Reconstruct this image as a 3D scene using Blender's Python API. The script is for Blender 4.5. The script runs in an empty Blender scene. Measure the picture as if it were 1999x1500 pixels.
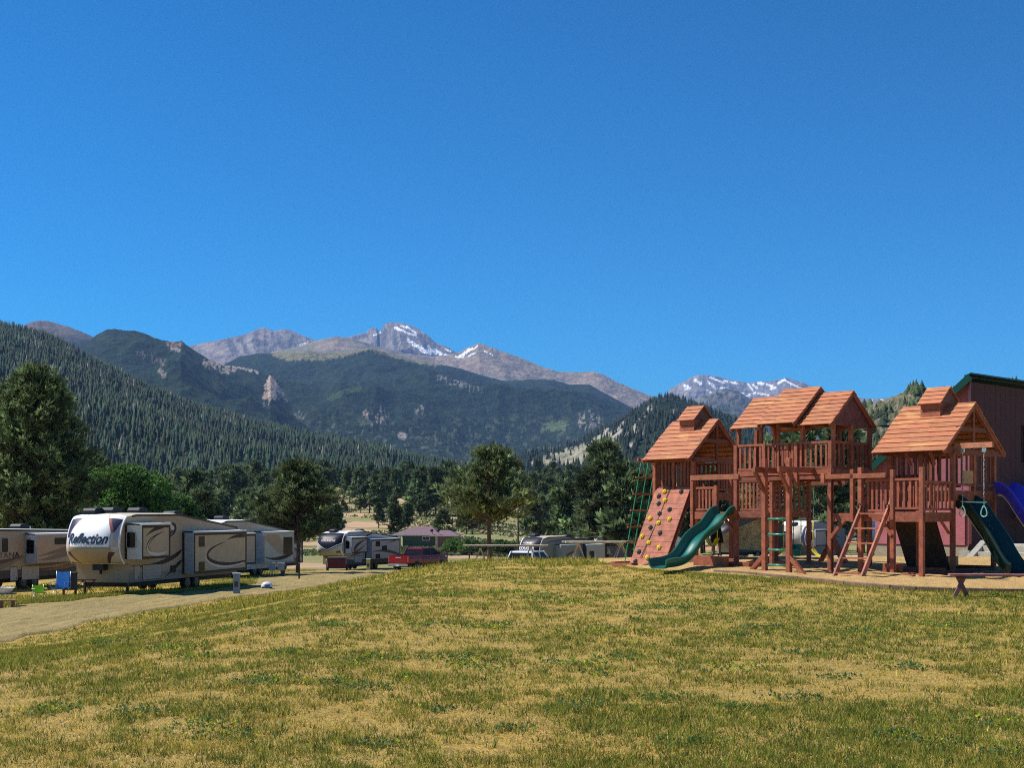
import bpy, math, random
import numpy as np
from mathutils import Vector, Matrix

random.seed(7)
rng = np.random.default_rng(11)
scene = bpy.context.scene
COL = scene.collection

# ---------------------------------------------------------------- camera, sky, sun, exposure
F = 2600.0 / 1999.0          # focal length as a share of the picture's width
EYE = 1.6
HOR = 1007.0
cam_d = bpy.data.cameras.new("camera")
cam_d.sensor_width = 36.0
cam_d.lens = 36.0 * F
cam_d.shift_y = (HOR - 750.0) / 1999.0
cam_d.clip_start = 0.1
cam_d.clip_end = 60000.0
cam = bpy.data.objects.new("camera", cam_d)
cam.location = (0, 0, EYE)
cam.rotation_euler = (math.radians(90), 0, 0)
COL.objects.link(cam)
scene.camera = cam

SUN_EL = math.radians(54)
SUN_H = Vector((-0.975, 0.20)).normalized()
world = bpy.data.worlds.new("World")
scene.world = world
world.use_nodes = True
wn = world.node_tree
bg = wn.nodes["Background"]
sky = wn.nodes.new("ShaderNodeTexSky")
sky.sky_type = 'NISHITA'
sky.sun_disc = False
sky.sun_elevation = SUN_EL
sky.sun_rotation = math.atan2(SUN_H.x, SUN_H.y)
sky.altitude = 2400
sky.air_density = 1.15
sky.dust_density = 0.0
sky.ozone_density = 3.0
hsv = wn.nodes.new("ShaderNodeHueSaturation")
hsv.inputs['Hue'].default_value = 0.496
hsv.inputs['Saturation'].default_value = 1.74
hsv.inputs['Value'].default_value = 0.56
sc1 = wn.nodes.new('ShaderNodeVectorMath'); sc1.operation = 'SCALE'; sc1.inputs['Scale'].default_value = 0.16
gam = wn.nodes.new('ShaderNodeGamma'); gam.inputs['Gamma'].default_value = 1.34
sc2 = wn.nodes.new('ShaderNodeVectorMath'); sc2.operation = 'SCALE'; sc2.inputs['Scale'].default_value = 9.0
wn.links.new(sky.outputs[0], sc1.inputs[0]); wn.links.new(sc1.outputs[0], gam.inputs['Color'])
wn.links.new(gam.outputs[0], sc2.inputs[0]); wn.links.new(sc2.outputs[0], hsv.inputs['Color'])
wn.links.new(hsv.outputs[0], bg.inputs['Color'])
bg.inputs['Strength'].default_value = 0.13

sun_d = bpy.data.lights.new("sun", 'SUN')
sun_d.energy = 5.0
sun_d.angle = math.radians(0.53)
sun_d.color = (1.0, 0.95, 0.87)
sun = bpy.data.objects.new("sun", sun_d)
sv = Vector((SUN_H.x * math.cos(SUN_EL), SUN_H.y * math.cos(SUN_EL), math.sin(SUN_EL)))
sun.rotation_euler = sv.to_track_quat('Z', 'Y').to_euler()
sun.location = (-30, -10, 60)
COL.objects.link(sun)

scene.view_settings.view_transform = 'Standard'
scene.view_settings.look = 'None'
scene.view_settings.exposure = 0.38
scene.view_settings.gamma = 1.0
scene.cycles.volume_bounces = 1
scene.cycles.use_denoising = False
scene.cycles.filter_width = 1.05
scene.cycles.max_bounces = 6
scene.cycles.transparent_max_bounces = 8

# ---------------------------------------------------------------- numeric helpers
def _h(ix, iy, s):
    n = (ix.astype(np.int64) * 374761393 + iy.astype(np.int64) * 668265263 + s * 1442695041) & 0xffffffff
    n = ((n ^ (n >> 13)) * 1274126177) & 0xffffffff
    return ((n ^ (n >> 16)) & 0xffff) / 65535.0

def vnoise(x, y, s=0):
    x = np.asarray(x, float); y = np.asarray(y, float)
    ix = np.floor(x); iy = np.floor(y)
    fx = x - ix; fy = y - iy
    fx = fx * fx * (3 - 2 * fx); fy = fy * fy * (3 - 2 * fy)
    a = _h(ix, iy, s); b = _h(ix + 1, iy, s); c = _h(ix, iy + 1, s); d = _h(ix + 1, iy + 1, s)
    return (a * (1 - fx) + b * fx) * (1 - fy) + (c * (1 - fx) + d * fx) * fy

def fbm(x, y, o=4, s=0):
    x = np.asarray(x, float); y = np.asarray(y, float)
    t = np.zeros(np.broadcast(x, y).shape); a = 0.5; w = 0
    for k in range(o):
        t = t + a * vnoise(x * 2 ** k + 17.3 * k, y * 2 ** k - 9.1 * k, s + k)
        w += a; a *= 0.5
    return t / w

def ridged(x, y, o=4, s=0):
    t = 0; a = 0.5; w = 0
    for k in range(o):
        t = t + a * (1 - np.abs(2 * vnoise(x * 2 ** k + 5.3 * k, y * 2 ** k, s + k) - 1))
        w += a; a *= 0.5
    return t / w

def sstep(a, b, x):
    t = np.clip((np.asarray(x, float) - a) / (b - a), 0, 1)
    return t * t * (3 - 2 * t)

def smooth_table(pts, lo, hi, n=4000, k=61):
    xs = np.linspace(lo, hi, n)
    ys = np.interp(xs, [p[0] for p in pts], [p[1] for p in pts])
    ker = np.hanning(k + 2)[1:-1]; ker /= ker.sum()
    pad = np.concatenate([np.full(k // 2, ys[0]), ys, np.full(k // 2, ys[-1])])
    return xs, np.convolve(pad, ker, 'valid')

# height of the ground along the view, for the mound (right) and for the campground (left)
_ry, _rz = smooth_table([(-40, 0), (20, 0.0), (26, .09), (31, .26), (35, .40), (38, .42), (45, .15), (50, -.02), (56, -.4),
                         (75, -1.9), (90, -2.8), (110, -3.6), (125, -4.2), (150, -4.3)], -40, 150, 3000, 81)
_r0y, _r0z = smooth_table([(-40, 0), (20, 0.0), (30, .03), (48, .02), (54, -.28), (60, -.75), (75, -1.9), (90, -2.8), (110, -3.6), (125, -4.2), (150, -4.3)], -40, 150, 3000, 81)
_r2y, _r2z = smooth_table([(-40, 0), (20, 0.0), (26, .09), (31, .26), (35, .40), (38, .38), (43, .1), (55, -.1), (90, -1.3), (140, -2.6),
                           (150, -2.8)], -40, 150, 3000, 81)
_ly, _lz = smooth_table([(-40, 0), (6, 0), (20, -0.9), (34, -1.85), (38, -2.0), (60, -2.05), (66, -2.15), (95, -2.6), (110, -3.0), (127, -3.7),
                         (150, -4.0)], -40, 150, 3000, 61)
_fy, _fz = smooth_table([(150, 0), (250, -.5), (300, -.4), (350, 1.5), (450, 6.2), (600, 13), (900, 25), (1300, 38), (3000, 80)], 140, 3000, 6000, 61)

def ground(x, y):
    x = np.asarray(x, float); y = np.asarray(y, float)
    r = np.interp(y, _ry, _rz); r2 = np.interp(y, _r2y, _r2z); l = np.interp(y, _ly, _lz)
    r0 = np.interp(y, _r0y, _r0z); q0 = sstep(1.0, 5.5, x); r = r0 * (1 - q0) + r * q0
    q = sstep(0.08, 0.2, x / np.maximum(y, 20))
    r = r * (1 - q) + r2 * q
    xe = np.interp(y, [0, 20, 38, 51, 65, 94, 120, 160], [9, 11.5, 14.3, 13.4, 11, 8.6, 7, 4])
    xi = np.interp(y, [0, 20, 36, 50, 65, 120], [2.5, 2, 0, -.2, 0, 0])
    s = sstep(0, 1, (-x - xi) / np.maximum(xe - xi, 1))
    z = r * (1 - s) + l * s
    z = z + np.interp(y, _fy, _fz)
    far = sstep(60, 200, y)
    z = z + (fbm(x * .35, y * .35, 3, 3) - .5) * .07 + (fbm(x * 1.7, y * 1.7, 2, 5) - .5) * .025 * (1 - far)
    z = z + (fbm(x * .012, y * .012, 3, 8) - .5) * 7 * sstep(260, 600, y)
    return z

def gz(x, y):
    return float(ground(np.array([x]), np.array([y]))[0])

def at(px, py, Y):
    """the point seen at photo pixel (px, py) at distance Y in front of the camera"""
    return Vector(((px - 999.5) / 2600.0 * Y, Y, EYE + (HOR - py) / 2600.0 * Y))

def hit(px, py, y0=5.0, y1=2500.0):
    """where the sight line through a photo pixel meets the ground"""
    ys = np.concatenate([np.arange(y0, 160, .1), np.arange(160, y1, 2.0)])
    z = EYE + (HOR - py) / 2600.0 * ys
    g = ground((px - 999.5) / 2600.0 * ys, ys)
    k = np.nonzero(z <= g)[0]
    Y = ys[k[0]] if len(k) else y1
    return Vector(((px - 999.5) / 2600.0 * Y, Y, gz((px - 999.5) / 2600.0 * Y, Y)))

# ---------------------------------------------------------------- scene-graph helpers
def tag(o, label=None, cat=None, group=None, kind=None):
    if label: o['label'] = label
    if cat: o['category'] = cat
    if group: o['group'] = group
    if kind: o['kind'] = kind
    return o

def empty(name, loc=(0, 0, 0), rz=0.0):
    o = bpy.data.objects.new(name, None)
    o.location = loc
    o.rotation_euler = (0, 0, rz)
    o.empty_display_size = 0.3
    COL.objects.link(o)
    return o

def thing(name, label, cat, loc=(0, 0, 0), rz=0.0, group=None):
    return tag(empty(name, loc, rz), label, cat, group)

def link_mesh(name, me, parent=None, smooth=False):
    o = bpy.data.objects.new(name, me)
    COL.objects.link(o)
    if parent is not None:
        o.parent = parent
    if smooth:
        me.polygons.foreach_set('use_smooth', np.ones(len(me.polygons), bool))
    return o

def np_mesh(name, verts, faces, mat=None, col=None, parent=None, smooth=False, vcol=None):
    """faces: (n,3) or (n,4) int array; col: per-face rgb; vcol: per-vertex rgb"""
    verts = np.ascontiguousarray(verts, np.float32); faces = np.ascontiguousarray(faces, np.int32)
    n, k = faces.shape
    me = bpy.data.meshes.new(name)
    me.vertices.add(len(verts)); me.vertices.foreach_set('co', verts.ravel())
    me.loops.add(n * k); me.loops.foreach_set('vertex_index', faces.ravel())
    me.polygons.add(n)
    me.polygons.foreach_set('loop_start', np.arange(0, n * k, k, dtype=np.int32))
    me.polygons.foreach_set('loop_total', np.full(n, k, np.int32))
    me.update(calc_edges=True)
    if col is not None:
        a = me.attributes.new('Col', 'FLOAT_COLOR', 'FACE')
        c = np.ones((n, 4), np.float32); c[:, :3] = col
        a.data.foreach_set('color', c.ravel())
    if vcol is not None:
        a = me.attributes.new('Col', 'FLOAT_COLOR', 'POINT')
        c = np.ones((len(verts), 4), np.float32); c[:, :3] = vcol
        a.data.foreach_set('color', c.ravel())
    if mat: me.materials.append(mat)
    return link_mesh(name, me, parent, smooth)

def grid_faces(nr, nc):
    i = np.arange(nr - 1)[:, None] * nc + np.arange(nc - 1)[None, :]
    i = i.ravel()
    return np.stack([i, i + 1, i + nc + 1, i + nc], 1)

class MB:
    """collects shapes into one mesh; every face carries a colour"""
    def __init__(s, col=(1, 1, 1)):
        s.v = []; s.f = []; s.c = []; s.col = col; s.sm = []
    def face(s, idx, col=None, sm=False):
        s.f.append(tuple(idx)); s.c.append(col or s.col); s.sm.append(sm)
    def pts(s, ps):
        b = len(s.v); s.v.extend([tuple(p) for p in ps]); return b
    def poly(s, ps, col=None):
        b = s.pts(ps); s.face(range(b, b + len(ps)), col)
    def box(s, x0, x1, y0, y1, z0, z1, col=None, M=None):
        ps = [Vector((x, y, z)) for z in (z0, z1) for x, y in ((x0, y0), (x1, y0), (x1, y1), (x0, y1))]
        if M is not None: ps = [M @ p for p in ps]
        b = s.pts(ps)
        for q in ((0, 3, 2, 1), (4, 5, 6, 7), (0, 1, 5, 4), (1, 2, 6, 5), (2, 3, 7, 6), (3, 0, 4, 7)):
            s.face([b + i for i in q], col)
        return s
    def beam(s, p, q, w, d, up=(0, 0, 1), col=None):
        """a bar of section w (sideways) x d (along up) from p to q"""
        p = Vector(p); q = Vector(q); t = (q - p); L = t.length; t.normalize()
        u = Vector(up)
        if abs(t.dot(u)) > .98: u = Vector((0, 1, 0)) if abs(t.y) < .9 else Vector((1, 0, 0))
        a = t.cross(u).normalized(); b = a.cross(t).normalized()
        ps = []
        for e in (p, q):
            for i, j in ((-1, -1), (1, -1), (1, 1), (-1, 1)):
                ps.append(e + a * (i * w / 2) + b * (j * d / 2))
        k = s.pts(ps)
        for f in ((3, 2, 1, 0), (4, 5, 6, 7), (0, 1, 5, 4), (1, 2, 6, 5), (2, 3, 7, 6), (3, 0, 4, 7)):
            s.face([k + i for i in f], col)
        return s
    def tube(s, path, r, n=8, col=None, r1=None, cap=True):
        path = [Vector(p) for p in path]
        r1 = r if r1 is None else r1
        rings = []
        for i, p in enumerate(path):
            t = (path[min(i + 1, len(path) - 1)] - path[max(i - 1, 0)]).normalized()
            u = Vector((0, 0, 1)) if abs(t.z) < .9 else Vector((0, 1, 0))
            a = t.cross(u).normalized(); b = a.cross(t)
            rr = r + (r1 - r) * i / max(len(path) - 1, 1)
            rings.append(s.pts([p + a * (rr * math.cos(2 * math.pi * k / n)) + b * (rr * math.sin(2 * math.pi * k / n)) for k in range(n)]))
        for i in range(len(rings) - 1):
            for k in range(n):
                s.face([rings[i] + k, rings[i] + (k + 1) % n, rings[i + 1] + (k + 1) % n, rings[i + 1] + k], col, True)
        if cap:
            s.face([rings[0] + k for k in range(n)][::-1], col)
            s.face([rings[-1] + k for k in range(n)], col)
        return s
    def disc(s, c, ax, r, th, n=20, col=None):
        """a short cylinder centred at c, axis ax"""
        ax = Vector(ax).normalized(); c = Vector(c)
        return s.tube([c - ax * th / 2, c + ax * th / 2], r, n, col)
    def ell(s, c, r, nu=12, nv=8, col=None, M=None):
        c = Vector(c); rings = []
        for j in range(nv + 1):
            ph = math.pi * j / nv
            ps = []
            for i in range(nu):
                th = 2 * math.pi * i / nu
                p = Vector((r[0] * math.sin(ph) * math.cos(th), r[1] * math.sin(ph) * math.sin(th), r[2] * math.cos(ph)))
                if M is not None: p = M @ p
                ps.append(c + p)
            rings.append(s.pts(ps))
        for j in range(nv):
            for i in range(nu):
                s.face([rings[j] + i, rings[j + 1] + i, rings[j + 1] + (i + 1) % nu, rings[j] + (i + 1) % nu], col, True)
        return s
    def prism(s, prof, ax0, ax1, fn, col=None):
        """prof: 2-D outline; fn(a, b, t) -> point; extruded from t=ax0 to ax1"""
        n = len(prof)
        b0 = s.pts([fn(a, b, ax0) for a, b in prof]); b1 = s.pts([fn(a, b, ax1) for a, b in prof])
        for i in range(n):
            j = (i + 1) % n
            s.face([b0 + i, b0 + j, b1 + j, b1 + i], col)
        s.face([b0 + i for i in range(n)][::-1], col); s.face([b1 + i for i in range(n)], col)
        return s
    def build(s, name, mat, parent=None, loc=None, bevel=0.0):
        me = bpy.data.meshes.new(name)
        me.from_pydata([tuple(v) for v in s.v], [], s.f)
        a = me.attributes.new('Col', 'FLOAT_COLOR', 'FACE')
        a.data.foreach_set('color', np.array([(c[0], c[1], c[2], 1.0) for c in s.c], np.float32).ravel())
        me.polygons.foreach_set('use_smooth', np.array(s.sm, bool))
        me.materials.append(mat)
        me.update()
        o = link_mesh(name, me, parent)
        if loc is not None: o.location = loc
        if bevel > 0:
            m = o.modifiers.new('bevel', 'BEVEL'); m.width = bevel; m.segments = 2; m.limit_method = 'ANGLE'; m.angle_limit = math.radians(40)
        return o

# ---------------------------------------------------------------- materials
def new_mat(name):
    m = bpy.data.materials.new(name); m.use_nodes = True
    nt = m.node_tree
    return m, nt, nt.nodes['Principled BSDF']

def N(nt, typ, **kw):
    n = nt.nodes.new(typ)
    for k, v in kw.items():
        if hasattr(n, k) and k not in n.inputs: setattr(n, k, v)
        else: n.inputs[k].default_value = v
    return n

def attr_mat(name, rough=.6, var=.25, scale=6.0, bump=.0, bscale=30.0, bdist=1.0, metal=0.0, coat=0.0, spec=.5, tint=(1, 1, 1), stretch=(1, 1, 1), sss=0, hi=None):
    """base colour = the mesh's own Col attribute x tint, broken up by noise"""
    m, nt, b = new_mat(name)
    a = N(nt, 'ShaderNodeAttribute', attribute_name='Col')
    tc = N(nt, 'ShaderNodeTexCoord')
    mp = N(nt, 'ShaderNodeMapping'); mp.inputs['Scale'].default_value = stretch
    nt.links.new(tc.outputs['Object'], mp.inputs[0])
    nz = N(nt, 'ShaderNodeTexNoise', Scale=scale, Detail=5.0, Roughness=.6)
    nt.links.new(mp.outputs[0], nz.inputs['Vector'])
    mr = N(nt, 'ShaderNodeMapRange')
    mr.inputs['From Min'].default_value = .3; mr.inputs['From Max'].default_value = .7
    mr.inputs['To Min'].default_value = 1 - var; mr.inputs['To Max'].default_value = 1 + var
    nt.links.new(nz.outputs[0], mr.inputs[0])
    vm = N(nt, 'ShaderNodeVectorMath', operation='SCALE')
    nt.links.new(a.outputs['Color'], vm.inputs[0]); nt.links.new(mr.outputs[0], vm.inputs['Scale'])
    v2 = N(nt, 'ShaderNodeVectorMath', operation='MULTIPLY'); v2.inputs[1].default_value = tint
    nt.links.new(vm.outputs[0], v2.inputs[0])
    nt.links.new(v2.outputs[0], b.inputs['Base Color'])
    b.inputs['Roughness'].default_value = rough; b.inputs['Metallic'].default_value = metal
    b.inputs['Coat Weight'].default_value = coat; b.inputs['Specular IOR Level'].default_value = spec
    if bump > 0:
        n2 = N(nt, 'ShaderNodeTexNoise', Scale=bscale, Detail=6.0, Roughness=.65)
        nt.links.new(mp.outputs[0], n2.inputs['Vector'])
        bp = N(nt, 'ShaderNodeBump', Strength=bump, Distance=bdist)
        nt.links.new(n2.outputs[0], bp.inputs['Height']); nt.links.new(bp.outputs[0], b.inputs['Normal'])
    return m

def foliage_mat(name, var=.35, rough=.75, trans=.35):
    m, nt, b = new_mat(name)
    a = N(nt, 'ShaderNodeAttribute', attribute_name='Col')
    oi = N(nt, 'ShaderNodeObjectInfo')
    mr = N(nt, 'ShaderNodeMapRange'); mr.inputs['To Min'].default_value = 1 - var; mr.inputs['To Max'].default_value = 1 + var
    nt.links.new(oi.outputs['Random'], mr.inputs[0])
    vm = N(nt, 'ShaderNodeVectorMath', operation='SCALE')
    nt.links.new(a.outputs['Color'], vm.inputs[0]); nt.links.new(mr.outputs[0], vm.inputs['Scale'])
    nt.links.new(vm.outputs[0], b.inputs['Base Color'])
    b.inputs['Roughness'].default_value = rough; b.inputs['Specular IOR Level'].default_value = .25
    if trans > 0:
        tr = N(nt, 'ShaderNodeBsdfTranslucent'); nt.links.new(vm.outputs[0], tr.inputs[0])
        mx = N(nt, 'ShaderNodeMixShader'); mx.inputs[0].default_value = trans
        nt.links.new(b.outputs[0], mx.inputs[1]); nt.links.new(tr.outputs[0], mx.inputs[2])
        nt.links.new(mx.outputs[0], nt.nodes['Material Output'].inputs[0])
    return m

M_WOOD = attr_mat('stained_wood', rough=.72, var=.36, scale=6, bump=.25, bscale=60, stretch=(1, 1, 1))
M_PAINT = attr_mat('painted_panel', rough=.5, var=.08, scale=1.5, spec=.14)
M_GLOSS = attr_mat('glossy_paint', rough=.25, var=.04, scale=1.2, coat=.25, spec=.35)
M_PLAST = attr_mat('moulded_plastic', rough=.3, var=.06, scale=3, spec=.5)
M_DARK = attr_mat('black_rubber', rough=.7, var=.2, scale=8)
M_METAL = attr_mat('metal', rough=.35, var=.12, scale=9, metal=.9)
M_GLASS = attr_mat('dark_glass', rough=.15, var=.05, scale=1, spec=.12)
M_CAP = attr_mat('trailer_nose', rough=.42, var=.03, scale=1.2, spec=.16)
M_FABRIC = attr_mat('fabric', rough=.9, var=.15, scale=12)
M_SKIN = attr_mat('skin', rough=.6, var=.06, scale=9)
M_CONC = attr_mat('concrete', rough=.9, var=.15, scale=4, bump=.2, bscale=30)
M_BARK = attr_mat('bark', rough=.95, var=.4, scale=5, bump=.6, bscale=14, stretch=(1, 1, .3))
M_LEAF = foliage_mat('needles')
M_LEAF2 = foliage_mat('broad_leaves', trans=.35)
# ---------------------------------------------------------------- ground sheet
def ground_mat(name, pal, scale=1.0, stretch=(1, 1, 1)):
    m, nt, b = new_mat(name)
    geo = N(nt, 'ShaderNodeNewGeometry')
    mpg = N(nt, 'ShaderNodeMapping'); mpg.inputs['Scale'].default_value = stretch; nt.links.new(geo.outputs['Position'], mpg.inputs[0])
    def noise(sc, det=6.0, ro=.6):
        n = N(nt, 'ShaderNodeTexNoise', Scale=sc, Detail=det, Roughness=ro)
        nt.links.new(mpg.outputs[0], n.inputs['Vector']); return n
    def ramp(src, a, b_, c0=(0, 0, 0, 1), c1=(1, 1, 1, 1)):
        r = N(nt, 'ShaderNodeValToRGB')
        r.color_ramp.elements[0].position = a; r.color_ramp.elements[1].position = b_
        r.color_ramp.elements[0].color = c0; r.color_ramp.elements[1].color = c1
        nt.links.new(src, r.inputs[0]); return r
    def mix(fac, c1, c2):
        x = N(nt, 'ShaderNodeMix', data_type='RGBA')
        nt.links.new(fac, x.inputs[0])
        for s_, c in ((6, c1), (7, c2)):
            if isinstance(c, tuple): x.inputs[s_].default_value = (*c, 1)
            else: nt.links.new(c, x.inputs[s_])
        return x.outputs[2]
    n1 = noise(.9 * scale); n2 = noise(6 * scale, 8.0, .7); n3 = noise(40 * scale, 4.0); n4 = noise(.16 * scale)
    c = mix(ramp(n1.outputs[0], .38, .62).outputs[0], pal[0], pal[1])
    c = mix(ramp(n2.outputs[0], .45, .68).outputs[0], c, pal[2])
    c = mix(ramp(n3.outputs[0], .52, .68).outputs[0], c, pal[3])
    c = mix(ramp(n4.outputs[0], .5, .72).outputs[0], c, pal[4])
    if len(pal) > 5:       # beyond the mound: meadow with bare pink dirt patches
        sep = N(nt, 'ShaderNodeSeparateXYZ'); nt.links.new(geo.outputs['Position'], sep.inputs[0])
        f1 = N(nt, 'ShaderNodeMapRange'); f1.inputs['From Min'].default_value = 70; f1.inputs['From Max'].default_value = 120
        nt.links.new(sep.outputs[1], f1.inputs[0])
        n5 = noise(.035, 3.0); n6 = noise(.25, 6.0, .7)
        fc = mix(ramp(n6.outputs[0], .42, .62).outputs[0], pal[5], pal[6])
        fc = mix(ramp(n5.outputs[0], .5, .56).outputs[0], fc, pal[7])
        c = mix(f1.outputs[0], c, fc)
    nt.links.new(c, b.inputs['Base Color'])
    b.inputs['Roughness'].default_value = .95; b.inputs['Specular IOR Level'].default_value = .15
    bp = N(nt, 'ShaderNodeBump', Strength=.9, Distance=.05)
    ad = N(nt, 'ShaderNodeMath', operation='ADD'); nt.links.new(n2.outputs[0], ad.inputs[0]); nt.links.new(n3.outputs[0], ad.inputs[1])
    nt.links.new(ad.outputs[0], bp.inputs['Height']); nt.links.new(bp.outputs[0], b.inputs['Normal'])
    return m

M_GROUND = ground_mat('dry_ground', [(.54, .36, .085), (.44, .30, .07), (.25, .19, .05), (.62, .45, .13), (.58, .36, .09),
                                     (.20, .21, .075), (.30, .26, .12), (.46, .30, .19)])
M_ROAD = ground_mat('dirt_road', [(.36, .265, .105), (.28, .21, .08), (.17, .145, .055), (.46, .36, .18), (.40, .27, .10)], .7, stretch=(1.0, .22, 1))
M_SAND = ground_mat('sand', [(.56, .37, .15), (.48, .31, .125), (.36, .23, .09), (.66, .47, .22), (.56, .34, .13)], .8)

ys = np.concatenate([np.linspace(-30, 4, 12), np.arange(4.3, 12, .12), np.arange(12, 46, .2), np.arange(46, 130, .7), np.geomspace(130, 4200, 110)])
ss = np.linspace(-1, 1, 421); ss = np.sign(ss) * (np.abs(ss) ** 1.25)
W = 26 + np.maximum(ys, 0) * .62
GX = ss[None, :] * W[:, None]; GY = np.repeat(ys[:, None], len(ss), 1)
GZ = ground(GX, GY)
g = np_mesh('ground', np.stack([GX, GY, GZ], -1).reshape(-1, 3), grid_faces(len(ys), len(ss)), M_GROUND, smooth=True)
tag(g, kind='structure')

def strip(name, ysv, xl, xr, n, mat, lift):
    t = np.linspace(0, 1, n)
    X = xl[:, None] * (1 - t) + xr[:, None] * t
    Y = np.repeat(ysv[:, None], n, 1)
    Z = ground(X, Y) + lift
    if name == 'road':
        o_ = X - xr[:, None]
        for c0 in (-1.2, -2.9, -4.6): Z = Z - .05 * np.exp(-((o_ - c0 + .3 * (fbm(Y * .12, Y * 0 + c0, 2, 5) - .5)) / .24) ** 2) + .03 * np.exp(-((o_ - c0 - .5) / .3) ** 2)
        Z = Z + (fbm(X * 1.4, Y * .5, 3, 44) - .5) * .05
    edge = np.minimum(np.minimum(t, 1 - t)[None, :] * (xr - xl)[:, None], 1) # dips under the ground at the rim
    end = np.minimum(np.minimum(ysv - ysv[0], ysv[-1] - ysv), 1)[:, None]
    Z = Z - (lift + .12) * (1 - sstep(0, .35, np.minimum(edge, end)))
    return tag(np_mesh(name, np.stack([X, Y, Z], -1).reshape(-1, 3), grid_faces(len(ysv), n), mat, smooth=True), kind='structure')

yr = np.arange(14, 128, .35)
xn = np.interp(yr, [14, 38, 51, 65, 80, 94, 128], [-15.6, -14.4, -13.4, -10.8, -9.4, -8.2, -6.0]) + (fbm(yr * .5, yr * 0, 3, 31) - .5) * 1.1
xf = np.interp(yr, [14, 45, 56, 63, 72, 84, 100, 128], [-23, -21.5, -19.2, -16.0, -14.2, -16.5, -17.5, -15]) + (fbm(yr * .5, yr * 0, 3, 35) - .5) * 1.1
strip('road', yr, xf, xn, 90, M_ROAD, .06)
# orange dirt track at the far side of the rail fence and up the valley
yd = np.arange(205, 250, 1.0)
strip('path', yd, np.full(len(yd), -17.0), np.full(len(yd), 40.0), 40, ground_mat('orange_dirt', [(.50, .26, .15), (.46, .24, .14), (.40, .22, .13), (.56, .33, .2), (.52, .3, .2)], .2), .12)

# sandpit under the playset: near edge follows the timber border
SE = [(1085, 1093), (1170, 1101), (1240, 1113), (1300, 1119), (1400, 1125), (1560, 1135), (1640, 1141), (1740, 1150), (1860, 1155), (2000, 1158), (2090, 1160)]
SEP = [hit(a, b, 15) for a, b in SE]
m = 220
pxs = np.linspace(1085, 2090, m)
nearY = np.interp(pxs, [a for a, b in SE], [p.y for p in SEP]) + (fbm(pxs * .05, pxs * 0, 2, 77) - .5) * .25
farY = np.interp(pxs, [1085, 1150, 1250, 1400, 2090], [47, 47, 45, 41.5, 40.5]) + (fbm(pxs * .04, pxs * 0, 3, 71) - .5) * 1.2
tt = np.linspace(0, 1, 90)
SY = nearY[:, None] * (1 - tt) + farY[:, None] * tt
SX = (pxs[:, None] - 999.5) / 2600 * SY
relief = (fbm(SX * 1.6, SY * 1.6, 3, 91) - .5) * .13
rim = np.minimum(tt, 1 - tt)[None, :] * (farY - nearY)[:, None]
SZ = ground(SX, SY) + .05 + relief * sstep(0, .8, rim) - .14 * (1 - sstep(0, .3, rim))
tag(np_mesh('sandpit', np.stack([SX, SY, SZ], -1).reshape(-1, 3), grid_faces(m, 90)[:, ::-1], M_SAND, smooth=True), kind='structure')

# pale path curving away behind the swings
yp = np.arange(42.0, 78, .5); cxp = (np.interp(yp, [42, 46, 52, 60, 78], [1590, 1612, 1645, 1668, 1700]) - 999.5) / 2600 * yp; hw_ = np.interp(yp, [42, 50, 78], [.55, .9, 1.2])
strip('path', yp, cxp - hw_, cxp + hw_, 12, attr_mat('path_concrete', rough=.9, var=.15, scale=2), .05)
me_ = bpy.data.objects['path.001'].data; a_ = me_.attributes.new('Col', 'FLOAT_COLOR', 'FACE'); a_.data.foreach_set('color', np.tile(np.array([.52, .47, .40, 1], np.float32), len(me_.polygons)))
# ---------------------------------------------------------------- mountains
M_ROCK = attr_mat('mountain_surface', rough=.95, var=.3, scale=.012, spec=.1, bump=.9, bscale=.008, bdist=90)
def hillmat(name, sc, bstr):
    return attr_mat(name, rough=1, var=.4, scale=sc, spec=.05, bump=.9, bscale=sc * .5, bdist=1.6 / sc)

def hill_surface(crest, D, Df, base, amp, fx, seed, prof=1.0, bumpy=0.0):
    cx = np.array([c[0] for c in crest], float); cy = np.array([c[1] for c in crest], float)
    def f(px, t):
        cyy = np.interp(px, cx, cy)
        k = np.interp(px, cx, cy) * 0
        cyy = cyy + (fbm(px * .22, px * 0 + seed, 3, seed) - .5) * bumpy * np.clip(t, 0, 1) ** 14
        Dp = D * (1 + .06 * (fbm(px * .008, px * 0, 3, seed + 5) - .5))
        r = Df + (Dp - Df) * t
        Zc = EYE + (HOR - cyy) / 2600 * Dp
        tt_ = np.clip(t, 0, 1)
        z = base + (Zc - base) * (tt_ ** prof)
        X = (px - 999.5) / 2600 * r
        n = ridged(X / fx, r / fx, 5, seed) - .62
        z = z + n * amp * 1.7 * np.sin(np.pi * np.clip(t, 0, 1)) ** .7
        z = np.where(t > 1, z - (t - 1) * (Dp - Df) * .5, z)
        return X, r + 0 * X, z
    return f

def mountain(name, crest, D, Df, base, amp, fx, seed, colf, mat, nx, nt=110, prof=1.0, bumpy=1.5):
    f = hill_surface(crest, D, Df, base, amp, fx, seed, prof, bumpy)
    px = np.linspace(crest[0][0], crest[-1][0], nx)
    t = np.concatenate([np.linspace(0, 1, nt), [1.05, 1.2, 1.5]])
    P, T = np.meshgrid(px, t)
    X, Y, Z = f(P, T)
    py = HOR - (Z - EYE) * 2600 / Y
    c = colf(P, py, T, X, Y, Z)
    o = np_mesh(name, np.stack([X, Y, Z], -1).reshape(-1, 3), grid_faces(len(t), nx), mat, vcol=c.reshape(-1, 3), smooth=True)
    tag(o, kind='structure')
    return f

def lay(base, mask, colr):
    m_ = np.clip(mask, 0, 1)[..., None]
    return base * (1 - m_) + np.array(colr) * m_

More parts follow.
